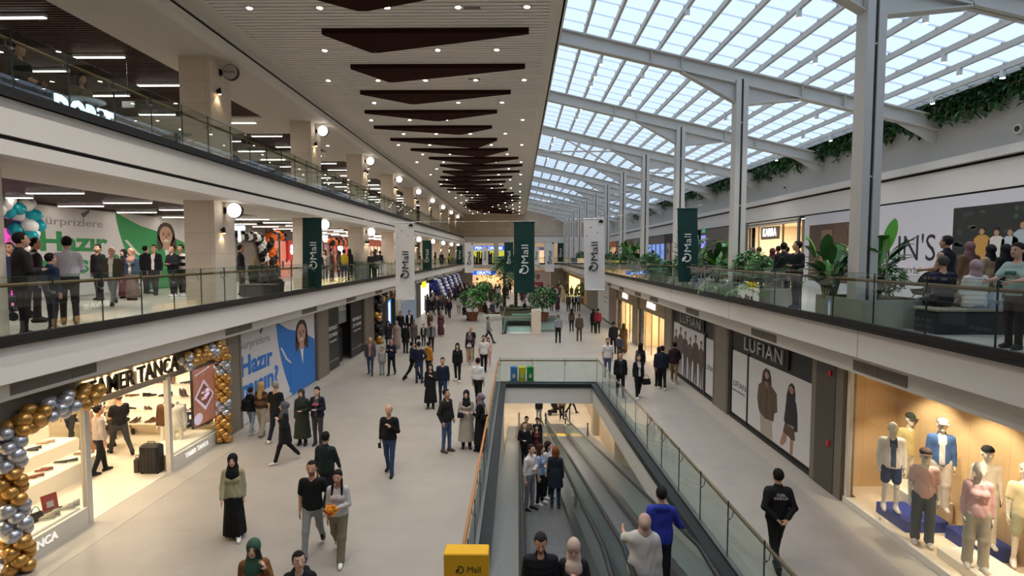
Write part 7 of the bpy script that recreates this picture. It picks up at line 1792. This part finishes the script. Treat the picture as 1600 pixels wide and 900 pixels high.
W(378, 461, 1.76, 120, 'man in dark jacket standing by the grey wall past the nearest pillar', top=('jacket','#1d1e24'), bot=('pants','#3a3632'), hair=('short','#1a1411'), **ML)
for (px, py, lab, kw) in ((398, 461, 'blond woman in dark green coat sitting on the mezzanine bench, seen from behind', dict(top=('coat','#22281f'), bot=('pants','#1a1a1d'), hair=('bob','#a08a68'), female=True)), (412, 461, 'dark haired person in grey brown coat in the middle of the mezzanine bench', dict(top=('jacket','#4a423c'), bot=('pants','#1a1a1d'), hair=('bun','#1c1512'), female=True)), (428, 460, 'woman in grey coat at the right end of the mezzanine bench', dict(top=('jacket','#4c4846'), bot=('pants','#1a1a1d'), hair=('bob','#4a4038'), female=True))):
    W(px, py, 1.66, 178, lab, legs='sit', arms=('lap','lap'), **kw, **ML)
x0, y0, _ = G(396, 463, ZM); x1, y1, _ = G(436, 461, ZM)
t = root('bench', ((x0+x1)/2, y0-.1, ZM), 'dark box bench with three people behind the left mezzanine glass', 'bench'); MB().bevbox(x0-.3, x1+.2, y0-.32, y0+.22, ZM, ZM+.40, .02).build('base', DKGREY, t); MB().bevbox(x0-.32, x1+.22, y0-.34, y0+.24, ZM+.40, ZM+.44, .01).build('seat', M('bench_seat', (120,112,102), .7), t)
mid = ((457, 451, 'jacket', '#3a2a2c', 'person in dark red jacket left of the green banner'), (508, 441, 'jacket', '#b8aca4', 'person in pale top right of the green banner'), (519, 440, 'coat', '#6a5a4c', 'person in brown coat by the sale number'), (530, 443, 'jacket', '#5c5240', 'person in olive jacket by the sale number'), (538, 440, 'jacket', '#c0a42c', 'person in yellow jacket by the orange balloons'), (547, 438, 'jacket', '#1c1c20', 'person in black jacket next to the yellow jacket'), (553, 437, 'jacket', '#2a2a30', 'person in dark jacket left of the third pillar'), (563, 436, 'coat', '#1d1b1d', 'person in black coat leaning on the glass, left one'), (568, 436, 'jacket', '#26242a', 'person in black jacket leaning on the glass, right one'), (586, 430, 'jacket', '#b09a30', 'person in yellow top before the orange shop'), (594, 430, 'jacket', '#1d1d20', 'person in black before the orange shop'), (613, 428, 'coat', '#4a4644', 'person in grey coat left of the white banner'), (656, 422, 'jacket', '#3a2c2a', 'person in brown jacket right of the white banner'), (680, 420, 'jacket', '#1d1d22', 'person in black right of the small green banner'), (690, 419, 'coat', '#2c2622', 'person in dark coat beyond the small green banner'), (702, 417, 'jacket', '#a09c2c', 'person in yellow at the far left gallery end'))
for i, (px, py, kd, c, lab) in enumerate(mid):
    x, y, _ = G(px, py, ZM)
    if -10.3 < x < -8.5 and any(p-.4 < y < p+1.55 for p in PIL): x = -8.5     # stand clear of the pillars
    person((x, y, ZM), (170, 10, 90, -60, 180)[i % 5], 1.62+.12*((i*7) % 3)/2, lab, vox=Fr, top=(kd, c), bot=(('pants','jeans','pants')[i % 3], ('#1c1c20','#36445a','#2a2622')[i % 3]), hair=(('short','long','short','hijab')[i % 4], ('#1c1512','#2a1d16','#17110f','#4a3c38')[i % 4]), female=i % 4 in (1, 3))
# ---------- upper gallery
c = PX(122, 150, -9.3); person((c[0], c[1]+.1, Z2), 70, 1.70, 'person in brown top sitting at the upper gallery glass', legs='sit', vox=Md, top=('sweater','#6a5a44'), bot=('pants','#2a2622'), hair=('long','#2a1d17'), female=True, arms=('lap','lap'))
c = PX(30, 100, -9.2); person((c[0], c[1], Z2), 90, 1.74, 'person in dark jacket sitting at the far left of the upper gallery', legs='sit', vox=Md, top=('jacket','#26282a'), bot=('pants','#22201f'), hair=('short','#2a1d17'), arms=('lap','lap'))
# ---------- right mezzanine
MR = dict(z=ZM)
W(1243, 482, 1.78, -75, 'officer in black uniform and short dark hair standing at the right mezzanine glass', vox=.013, top=('shirt','#17181b'), bot=('pants','#1c1d22'), hair=('short','#15100e'), arms=('hold','down'), look=-40, **MR)
W(1222, 477, 1.76, 170, 'man in black jacket seen from behind left of the officer', vox=Md, top=('jacket','#1a1b1f'), bot=('jeans','#26303e'), hair=('short','#17110f'), **MR)
W(1174, 467, 1.64, 60, 'woman in brown coat and brown headscarf pushing a pushchair', vox=Md, top=('coat','#4a3d34'), bot=('pants','#1b1a1b'), hair=('hijab','#6a5648'), female=True, arms=('push','push'), **MR)
W(1184, 463, 1.68, 175, 'person in white top behind the brown coat', vox=Md, top=('sweater','#bdb6ac'), bot=('pants','#2c2a2c'), hair=('short','#4a3c30'), **MR)
W(1205, 465, 1.64, 178, 'woman in grey jacket and dark red headscarf before the warm shop', vox=Md, top=('jacket','#6e6c6e'), bot=('long','#3c4450'), hair=('hijab','#5a2a30'), female=True, **MR)
W(1214, 458, 1.74, 178, 'man in black jacket seen from behind at the warm shop door', vox=Md, top=('jacket','#1c1c1f'), bot=('pants','#1d1d20'), hair=('short','#17110f'), **MR)
W(1228, 456, 1.72, 165, 'dark haired man further back at the warm shop', vox=Md, top=('jacket','#2a2a2e'), bot=('pants','#1d1d20'), hair=('short','#17110f'), **MR)
W(1473, 508, 1.80, -155, 'man in black padded vest and T-shirt standing before the white hoarding', vox=.013, top=('vest','#202024'), bot=('pants','#2a2c30'), hair=('short','#2a221c'), skin='tan', arms=('push','push'), build=1.12, **MR)
W(1510, 494, 1.72, 170, 'older person in brown coat and mauve headscarf behind the bench', vox=Md, top=('coat','#5e4630'), bot=('pants','#2a2622'), hair=('hijab','#6a4c4c'), female=True, **MR)
W(1543, 492, 1.66, 175, 'woman in beige coat and black headscarf behind the bench', vox=Md, top=('coat','#9a8668'), bot=('long','#2a2826'), hair=('hijab','#141416'), female=True, **MR)
W(1566, 496, 1.66, 178, 'woman in black coat and black headscarf behind the bench', vox=Md, top=('coat','#151517'), bot=('long','#151517'), hair=('hijab','#141416'), female=True, **MR)
bx, by, _ = G(1508, 520, ZM)
t = root('bench', (bx, by, ZM), 'dark grey block bench behind the right mezzanine glass', 'bench')
MB().bevbox(bx-.72, bx+.95, by-.25, by+.35, ZM, ZM+.42, .03).build('base', M('bench_dark', (52,52,54), .6), t); MB().bevbox(bx-.74, bx+.97, by-.27, by+.37, ZM+.42, ZM+.47, .015).build('seat', M('bench_top', (150,138,118), .6), t)
person((bx-.28, by+.25, ZM), 172, 1.74, 'grey haired man in navy sweater sitting on the block bench', vox=.013, legs='sit', arms=('lap','lap'), top=('sweater','#1c2030'), bot=('pants','#24262c'), hair=('short','#4c4844'), build=1.15)
person((bx+.12, by-.02, ZM), 176, 1.66, 'woman in white puffer jacket and pink patterned headscarf sitting on the block bench', vox=.0115, legs='sit', arms=('lap','lap'), top=('puffer','#d4d0c8'), bot=('long','#8a929c'), hair=('hijab','#a88c8c'), female=True, build=1.2)
gx, gy, _ = G(1582, 545, ZM)
person((gx, gy, ZM), -75, 1.60, 'girl in pale green T-shirt with dark ponytail at the right glass rail', vox=.0115, top=('tee','#a4b8ac'), bot=('pants','#1c1c20'), hair=('pony','#2a1c16'), skin='child', female=True, arms=('rail','rail'), logo='#3a6a5a')
for i, (px, py, c, lab) in enumerate(((1008, 432, '#26262a', 'person in black behind the fern plants'), (1003, 432, '#4a4448', 'person in grey beside the fern plants'), (1020, 433, '#3a3436', 'person in dark brown behind the plants'), (1108, 446, '#54483a', 'man in olive jacket right of the green banner'), (1095, 445, '#1d1d20', 'person in black half behind the green banner'), (978, 428, '#2a2628', 'person in dark jacket far along the right mezzanine'), (990, 430, '#5a4038', 'person in brown far along the right mezzanine'), (962, 426, '#1d1d20', 'person in black far along the right mezzanine'))):
    W(px, py, 1.70, (175, 20, 90)[i % 3], lab, vox=Fr, top=('jacket', c), bot=('pants','#1f1f24'), hair=(('short','long')[i % 2], '#1c1512'), **MR)
# ---------- shoe shop
W(158, 740, 1.74, 150, 'man in pale grey sweater seen from behind inside the shoe shop', top=('sweater','#a89c96'), bot=('pants','#17181b'), hair=('short','#17110f'), shoes='#1c1a1a', legs='step', build=1.12, vox=.013)
W(189, 710, 1.78, -120, 'shaven headed man in black T-shirt inside the shoe shop', top=('tee','#17171a'), bot=('pants','#3a3b3c'), hair=('bald','#5a4a3c'), shoes='#1b1b1c', legs='stride', arms=('look','look'), vox=.013, build=1.08)
W(176, 697, 1.66, -30, 'woman with brown hair and pale jacket behind the black T-shirt', top=('jacket','#b8a892'), bot=('pants','#3a3634'), hair=('long','#5a3424'), female=True, arms=('hold','hold'))
W(139, 718, 1.62, 160, 'woman in patterned beige dress behind the grey sweater', top=('longcoat','#9a7458'), bot=('long','#9a7458'), hair=('long','#2a1d17'), female=True)
W(111, 690, 1.70, 20, 'person in mustard top behind the long shoe display', top=('sweater','#c09a3c'), bot=('pants','#1d1b1b'), hair=('short','#2a1d17'), legs='stride')
W(48, 680, 1.72, 170, 'person in black trousers deep inside the shoe shop', top=('jacket','#2a2624'), bot=('pants','#19191c'), hair=('short','#2a1d17'))
# bust forms
def bust(loc, label, jacket, h=1.0, extra=None):
    o = person(loc, 10, 1.74, label, skin='manq', top=('jacket', jacket), bot=('none','#000'), hair=None, shoes=None, vox=.014, name='display_bust', cat='mannequin', eyes=False, headless=True, legs='wide')
    return o
x, y, _ = G(240, 722, 0); bust((x, y+.6, -.05), 'dress form in a brown jacket behind the suitcase', '#5a3c24')
x, y, _ = G(279, 690, .4); bust((x-.15, y+.2, -.1), 'dress form in a white shirt in the right shoe shop window', '#d8d0c4')
bust((-11.9, 9.9, -.15), 'dress form in a beige coat above the stepped display', '#b89a70')
tag(MB().lathe((0,0,0), [(.10,0),(.115,.02),(.11,.09),(.07,.14),(.02,.155)], 18).box(-.07,.07,-.2,-.08,.015,.03).build('peaked_hat', MC('#a03028')), 'red cap on the right shoe shop window plinth', 'cap').location = G(283, 668, .42)
o = tag(MB().lathe((0,0,0), [(.10,.28),(.115,.30),(.11,.37),(.07,.42),(.02,.435)], 18).lathe((0,0,0), [(.08,0),(.03,.02),(.03,.28),(.09,.30)], 12).build('hat_stand', MC('#30408c')), 'blue cap on a stand in the right shoe shop window', 'cap'); o.location = G(294, 662, .40)
# ---------- clothes window mannequins
def mq(px, py, zf, h, face, label, **kw): return person(GF(px, py, zf), face, h, label, skin='manq', name='mannequin', cat='mannequin', eyes=False, vox=.0105, build=.96, **kw)
CW = '#d8ccb8'
mq(1390, 797, .32, 1.80, -20, 'mannequin in white jacket and navy shorts on the blue podium', top=('jacket','#e2dace'), bot=('shorts','#26385e'), hair=None, shoes='#e6dfd4', inner='#3c4a68', arms=('down','down'))
mq(1418, 775, .10, 1.86, -15, 'mannequin in pale yellow shirt, cream trousers and dark cap at the left back', top=('shirt','#e2cf8e'), bot=('wide','#e4d8c4'), hair=('cap','#e6dccb','#3c4238'), shoes='#e6dfd4')
mq(1440, 850, .10, 1.80, -25, 'mannequin in pink T-shirt, slate trousers and brown cap at the front', top=('tee','#d8b4aa'), bot=('wide','#4c5456'), hair=('cap','#e6dccb','#54403a'), shoes='#e8e2da', arms=('down','down'), legs='easy')
mq(1466, 796, .52, 1.80, -25, 'mannequin in blue short sleeved shirt, white trousers and white cap on the white podium', top=('shirt','#4a6a9c'), bot=('wide','#e6dccc'), hair=('cap','#e6dccb','#e4d4cc'), shoes='#e6dfd4', inner='#e8e0d8')
mq(1523, 888, .26, 1.80, -25, 'mannequin in pink blouse and wide pale grey trousers on the white podium', top=('shirt','#dfb4b4'), bot=('wide','#b8b2a2'), hair=None, shoes='#d8d0c4', female=True, arms=('down','down'))
mq(1536, 852, .34, 1.78, -20, 'bare mannequin with black head wrap standing behind the pink blouse', top=('bare','#000'), bot=('wide','#d8cdb8'), hair=('bald','#e6dccb','#1d1b1c',1), shoes='#e6dfd4')
mq(1596, 888, .20, 1.78, -30, 'mannequin in cream blouse and pale shorts at the right border', top=('tee','#e4d4a8'), bot=('shorts','#b4b294'), hair=('cap','#e6dccb','#e2d6bc'), shoes='#e6dfd4', arms=('akimbo','down'))
x, y, _ = G(1497, 812, .3); handbag('handbag', 'navy handbag held beside the pink blouse mannequin', (x, y-.15, .72), '#26305c', .2, .17, .08, .6, .16)
# ---------- things people carry
c = GF(530, 872); handbag('flower_bunch_wrap', 'x', (0,0,-50), '#c03028') if False else None
x, y, _ = c; m = MB(); rr = random.Random(6)
for i in range(26):
    a, u = rr.uniform(0, 6.28), rr.uniform(-.2, 1); q = .11; m.ell((x-.02+math.cos(a)*q*math.sqrt(1-u*u)*rr.random()**.4, y-.33-.06*u, 1.07+math.sin(a)*q*math.sqrt(1-u*u)*rr.random()**.4), (.036,.03,.036), 8, 5, rr.choice((0,0,1,2)))
m.rings([[(x-.02+r_*math.cos(a), yy, 1.05+r_*math.sin(a)) for a in np.linspace(0, 6.28, 11)[:-1]] for r_, yy in ((.015,-.20+y), (.05,-.27+y), (.095,-.32+y))], k=3)
tag(m.build('flower_bunch', [MC('#d83a24'), MC('#f08a28'), MC('#e8b43a'), MC('#d8402c')]), 'bunch of orange and red flowers held by the woman with braids', 'flowers')
def carried(px, py, z, off, label, col, rot=0, **kw):
    x, y, _ = GF(px, py, 0); return handbag('handbag', label, (x+off[0], y+off[1], z), col, rot=rot, **kw)
carried(751, 704, .92, (.12,-.22), 'black shoulder bag of the woman in the long black coat', '#131214', .2, wd=.22, h=.18, d=.08, handle=.3)
carried(729, 700, .95, (-.15,-.2), 'small black bag held by the woman in the cream trench coat', '#18171a', .2, wd=.17, h=.13, d=.07, handle=.12)
carried(734, 569, .92, (0,-.26), 'small white cross bag on the floral top', '#d4ccc4', 0, wd=.22, h=.14, d=.07, handle=.1)
carried(997, 622, .55, (.30,-.05), 'dark bag hanging from the hand of the woman in the black vest', '#1a1a1c', .3, wd=.3, h=.22, d=.12, handle=.18)
carried(410, 681, .45, (.26,-.02), 'pale cloth bag carried by the blond woman', '#a8a096', .3, wd=.3, h=.32, d=.1, handle=.16)
carried(689, 525, .55, (.24,0), 'white paper bag carried by the woman in maroon', '#d6d2cc', .2, wd=.22, h=.26, d=.1, handle=.12)
carried(647, 543, .5, (.26,0), 'black handbag beside the grey brown coat', '#18181a', .2, wd=.24, h=.22, d=.1, handle=.14)
def backpack(px, py, label, col, z=0.0, h=1.66, face=176):
    x, y, _ = GF(px, py, z); a = math.radians(face); t = root('backpack', (x, y, z), label, 'backpack'); t.rotation_euler = (0, 0, a)
    MB().bevbox(-.15, .15, .13, .29, .92*h/1.7, 1.34*h/1.7, .05).build('body', MC(col), t, local=True); MB().bevbox(-.11, .11, .29, .34, .95*h/1.7, 1.12*h/1.7, .02).build('pocket', MC(col), t, local=True)
    for s in (-.1, .1): MB().tube([(s, .15, 1.33*h/1.7), (s, .06, 1.44*h/1.7), (s, -.10, 1.40*h/1.7), (s*1.2, -.14, 1.15*h/1.7), (s*1.4, .02, .98*h/1.7)], .018, 6).build('strap', MC(col), t, local=True)
backpack(1000, 596, 'black backpack on the woman seen from behind', '#1a1a1d'); backpack(394, 678, 'black backpack of the girl by the blue hoarding', '#161618', h=1.45, face=165); backpack(842, 660, 'black backpack on the woman of the lower floor', '#161618', z=ZB, face=180)
def phone(loc, label, rot=0): o = tag(MB().bevbox(-.037, .037, -.005, .005, 0, .15, .004).build('phone', MC('#141416', .3)), label, 'phone'); o.location = loc; o.rotation_euler = (.3, 0, rot); return o
x, y, _ = GH(396, 846, 1.64); phone((x+.10, y-.07, 1.44), 'black phone at the ear of the woman in the green headscarf')
x, y, _ = GF(609, 741); phone((x-.21, y-.13, .72), 'black phone in the right hand of the bald man')
x, y, _ = GF(612, 586); phone((x-.02, y-.38, 1.10), 'black phone in the hands of the navy sweater')
def stroller(loc, face, label):
    t = root('pushchair', loc, label, 'pushchair'); t.rotation_euler = (0, 0, math.radians(face))
    fr = MB()
    for s in (-.24, .24): fr.tube([(s, .50, 1.02), (s, .30, .80), (s, -.10, .42), (s, -.38, .12)], .014, 6).tube([(s, .38, .12), (s, .05, .55)], .014, 6).tube([(s, -.05, .45), (s, .38, .12)], .010, 6)
    fr.tube([(-.24, .50, 1.02), (.24, .50, 1.02)], .018, 8).build('frame', BLACK, t, local=True)
    MB().rings([[(-.2, -.22, .38), (.2, -.22, .38), (.2, .12, .36), (-.2, .12, .36)], [(-.22, -.30, .52), (.22, -.30, .52), (.22, .2, .55), (-.22, .2, .55)]]).rings([[(-.2, .10, .40), (.2, .10, .40), (.2, .16, .40), (-.2, .16, .40)], [(-.2, .28, .85), (.2, .28, .85), (.2, .34, .85), (-.2, .34, .85)]]).build('seat', MC('#26262c'), t, local=True)
    P = []
    for a in np.linspace(0, 1.5, 6): P.append([(x_, .30-.42*math.sin(a)*1.0, .62+.42*math.cos(a)) for x_ in (-.23, .23)])
    m = MB()
    for i in range(5): m.add([P[i][0], P[i][1], P[i+1][1], P[i+1][0]], [(0,1,2,3)]); m.add([P[i][0], P[i+1][0], (-.23,.30,.60)], [(0,1,2)]); m.add([P[i][1], P[i+1][1], (.23,.30,.60)], [(0,2,1)])
    m.build('hood', MC('#202026'), t, local=True); MB().box(-.19, .19, -.1, .3, .16, .3).build('basket', MC('#1b1b1e'), t, local=True)
    for s in (-.25, .25):
        for (yy, r_) in ((.38, .13), (-.36, .10)): MB().lathe((s-.02, yy, r_), [(r_*.8,0),(r_,.008),(r_,.032),(r_*.8,.04)], 18, axis='x').build('wheel', BLACK, t, local=True)
    return t
x, y, _ = G(1206, 471, ZM); stroller((x, y, ZM), 60, 'black pushchair pushed by the brown coat on the right mezzanine')
x, y, _ = G(1446, 482, ZM); stroller((x, y, ZM), -155, 'dark pushchair in front of the man in the padded vest')
x, y, _ = G(5, 500, ZM); stroller((x, y, ZM), 100, 'dark pushchair at the left border of the left mezzanine')
x, y, _ = G(868, 648, ZB); stroller((x, y, ZB), 90, 'pushchair on the lower floor')
x, y, _ = G(188, 690, 0); stroller((x-.5, y+.6, 0), 60, 'dark pushchair inside the shoe shop behind the black T-shirt')
t = root('handbag', (bx+.5, by-.1, ZM+.47), 'pale blue handbag on the block bench beside the white puffer jacket', 'bag'); t.rotation_euler = (0,0,.2)
MB().rings([[(-.22,-.09,0),(.22,-.09,0),(.22,.09,0),(-.22,.09,0)],[(-.20,-.10,.16),(.20,-.10,.16),(.20,.10,.16),(-.20,.10,.16)],[(-.15,-.03,.30),(.15,-.03,.30),(.15,.03,.30),(-.15,.03,.30)]]).build('body', MC('#9aa8b8'), t, local=True)
MB().tube([(-.1,0,.29),(-.08,0,.5),(.08,0,.5),(.1,0,.29)], .012, 6).build('handle', MC('#9aa8b8'), t, local=True)
x, y, _ = G(435, 461, ZM); t = root('waste_bin', (x, y-.2, ZM), 'dark round waste basket beside the mezzanine bench', 'bin'); MB().lathe((x, y-.2, ZM), [(.2,0),(.26,.05),(.3,.5),(.27,.5),(.24,.06)], 20).build('body', DKGREY, t, auto=40)
x, y, _ = G(568, 437, ZM); t = root('high_table', (x, y-.3, ZM), 'grey high counter at the glass where two people lean', 'table'); MB().bevbox(x-.5, x+.4, y-.55, y-.2, ZM, ZM+.95, .02).build('body', M('counter_grey', (150,148,146), .5), t); MB().bevbox(x-.55, x+.45, y-.6, y-.15, ZM+.95, ZM+1.0, .01).build('counter_top', STEEL, t)
# ---------- seated around the island
for i, (px, py, fc, c, b_, hr, lab) in enumerate(((758, 496, 160, '#1d1a1c', '#2a2a2e', ('long','#17110f'), 'woman in dark top sitting with her back turned at the left of the island'), (777, 497, 175, '#b8b2ae', '#2c2830', ('long','#17110f'), 'woman in white shirt and long dark hair sitting in front of the palms'), (769, 494, 30, '#3a3848', '#2a2a38', ('short','#241a15'), 'person in violet grey sitting next to the white shirt'), (725, 500, 60, '#3a3c40', '#54688a', ('short','#241a15'), 'person in grey and jeans sitting on the ground by the left pot'), (820, 492, -60, '#1c1c1f', '#1c1c1f', ('short','#1d1511'), 'person in black sitting right of the palms'), (830, 490, 20, '#cfcac6', '#22222a', ('hijab','#cfc8c4'), 'woman in white sitting right of the palms'), (828, 478, 5, '#3a3034', '#1c1c1f', ('hijab','#2a2226'), 'woman in dark clothes sitting behind the palms'))):
    W(px, py, 1.68, fc, lab, vox=Fr, legs='sit', arms=('lap','lap'), top=('jacket', c), bot=('pants', b_), hair=hr, female=hr[0] != 'short')
for i, (px, py, c, lab) in enumerate(((871, 487, '#4c2c38', 'woman in long maroon coat near the right end of the island'), (862, 486, '#4a3c36', 'person in brown coat left of the long maroon coat'), (888, 487, '#5a4a3a', 'person in olive brown jacket right of the long maroon coat'), (897, 487, '#1b1b1e', 'man in black suit and white shirt by the far right shops'), (904, 486, '#8a8a86', 'person in pale grey beside the black suit'), (880, 472, '#c8b48a', 'woman in pale yellow coat in the far crowd'), (869, 470, '#b0a8a0', 'person in white top standing tall in the far crowd'))):
    W(px, py, 1.72, (175, 170, 178, 0, 175, 178, 178)[i], lab, vox=Fr, top=(('longcoat','coat','jacket','jacket','jacket','longcoat','jacket')[i], c), bot=('pants','#1d1d22'), hair=(('hijab','hijab','short','short','short','hijab','short')[i], ('#4c2c38','#5a4a44','#1c1512','#1c1512','#2a1d16','#b8a888','#1c1512')[i]), inner='#d8d4d0' if i == 3 else None, female=i in (0,1,5))
# ---------- the dense far crowds
r = random.Random(12)
PAL = ['#1b1b1e','#232126','#3a2a30','#5a3a40','#1d2230','#6a5c52','#b8aca4','#2a2a2e','#4a3c38','#18181b','#8a6a64','#2c3040']
lanes = {}
def crowd(n, xr, yr, label, group):
    for i in range(n):
        px, py = r.uniform(*xr), r.uniform(*yr)
        W(px, py, r.uniform(1.58, 1.80), r.choice((0,180,170,20,-30,160,90)), label, vox=.032, top=(r.choice(('jacket','coat','jacket','longcoat')), r.choice(PAL)), bot=('pants', r.choice(('#1b1b1f','#2a3040','#2c2826'))), hair=r.choice((('short','#1c1512'),('long','#241813'),('hijab','#2a2628'),('hijab','#8a7a78'),('short','#2a1d16'))), legs=r.choice(('stand','step','step2')), eyes=False, group=group)
crowd(22, (657, 700), (478, 493), 'person in the dense crowd before the dark doorway and slanting balloons', 'crowd at the near balloon shops')
crowd(24, (672, 722), (462, 478), 'person in the crowd along the blue and white balloon shops', 'crowd along the balloon shops')
crowd(22, (700, 760), (457, 466), 'person in the small far crowd near the blue lit shop', 'crowd near the far blue shop')
crowd(14, (762, 800), (455, 472), 'person in the far crowd left of the big green banner', 'crowd behind the island')
crowd(24, (812, 868), (458, 474), 'person in the far crowd between the box pier and the big green banner', 'crowd right of the middle banner')
crowd(14, (868, 905), (455, 470), 'person in the far crowd before the right shop fronts', 'crowd before the far right shops')
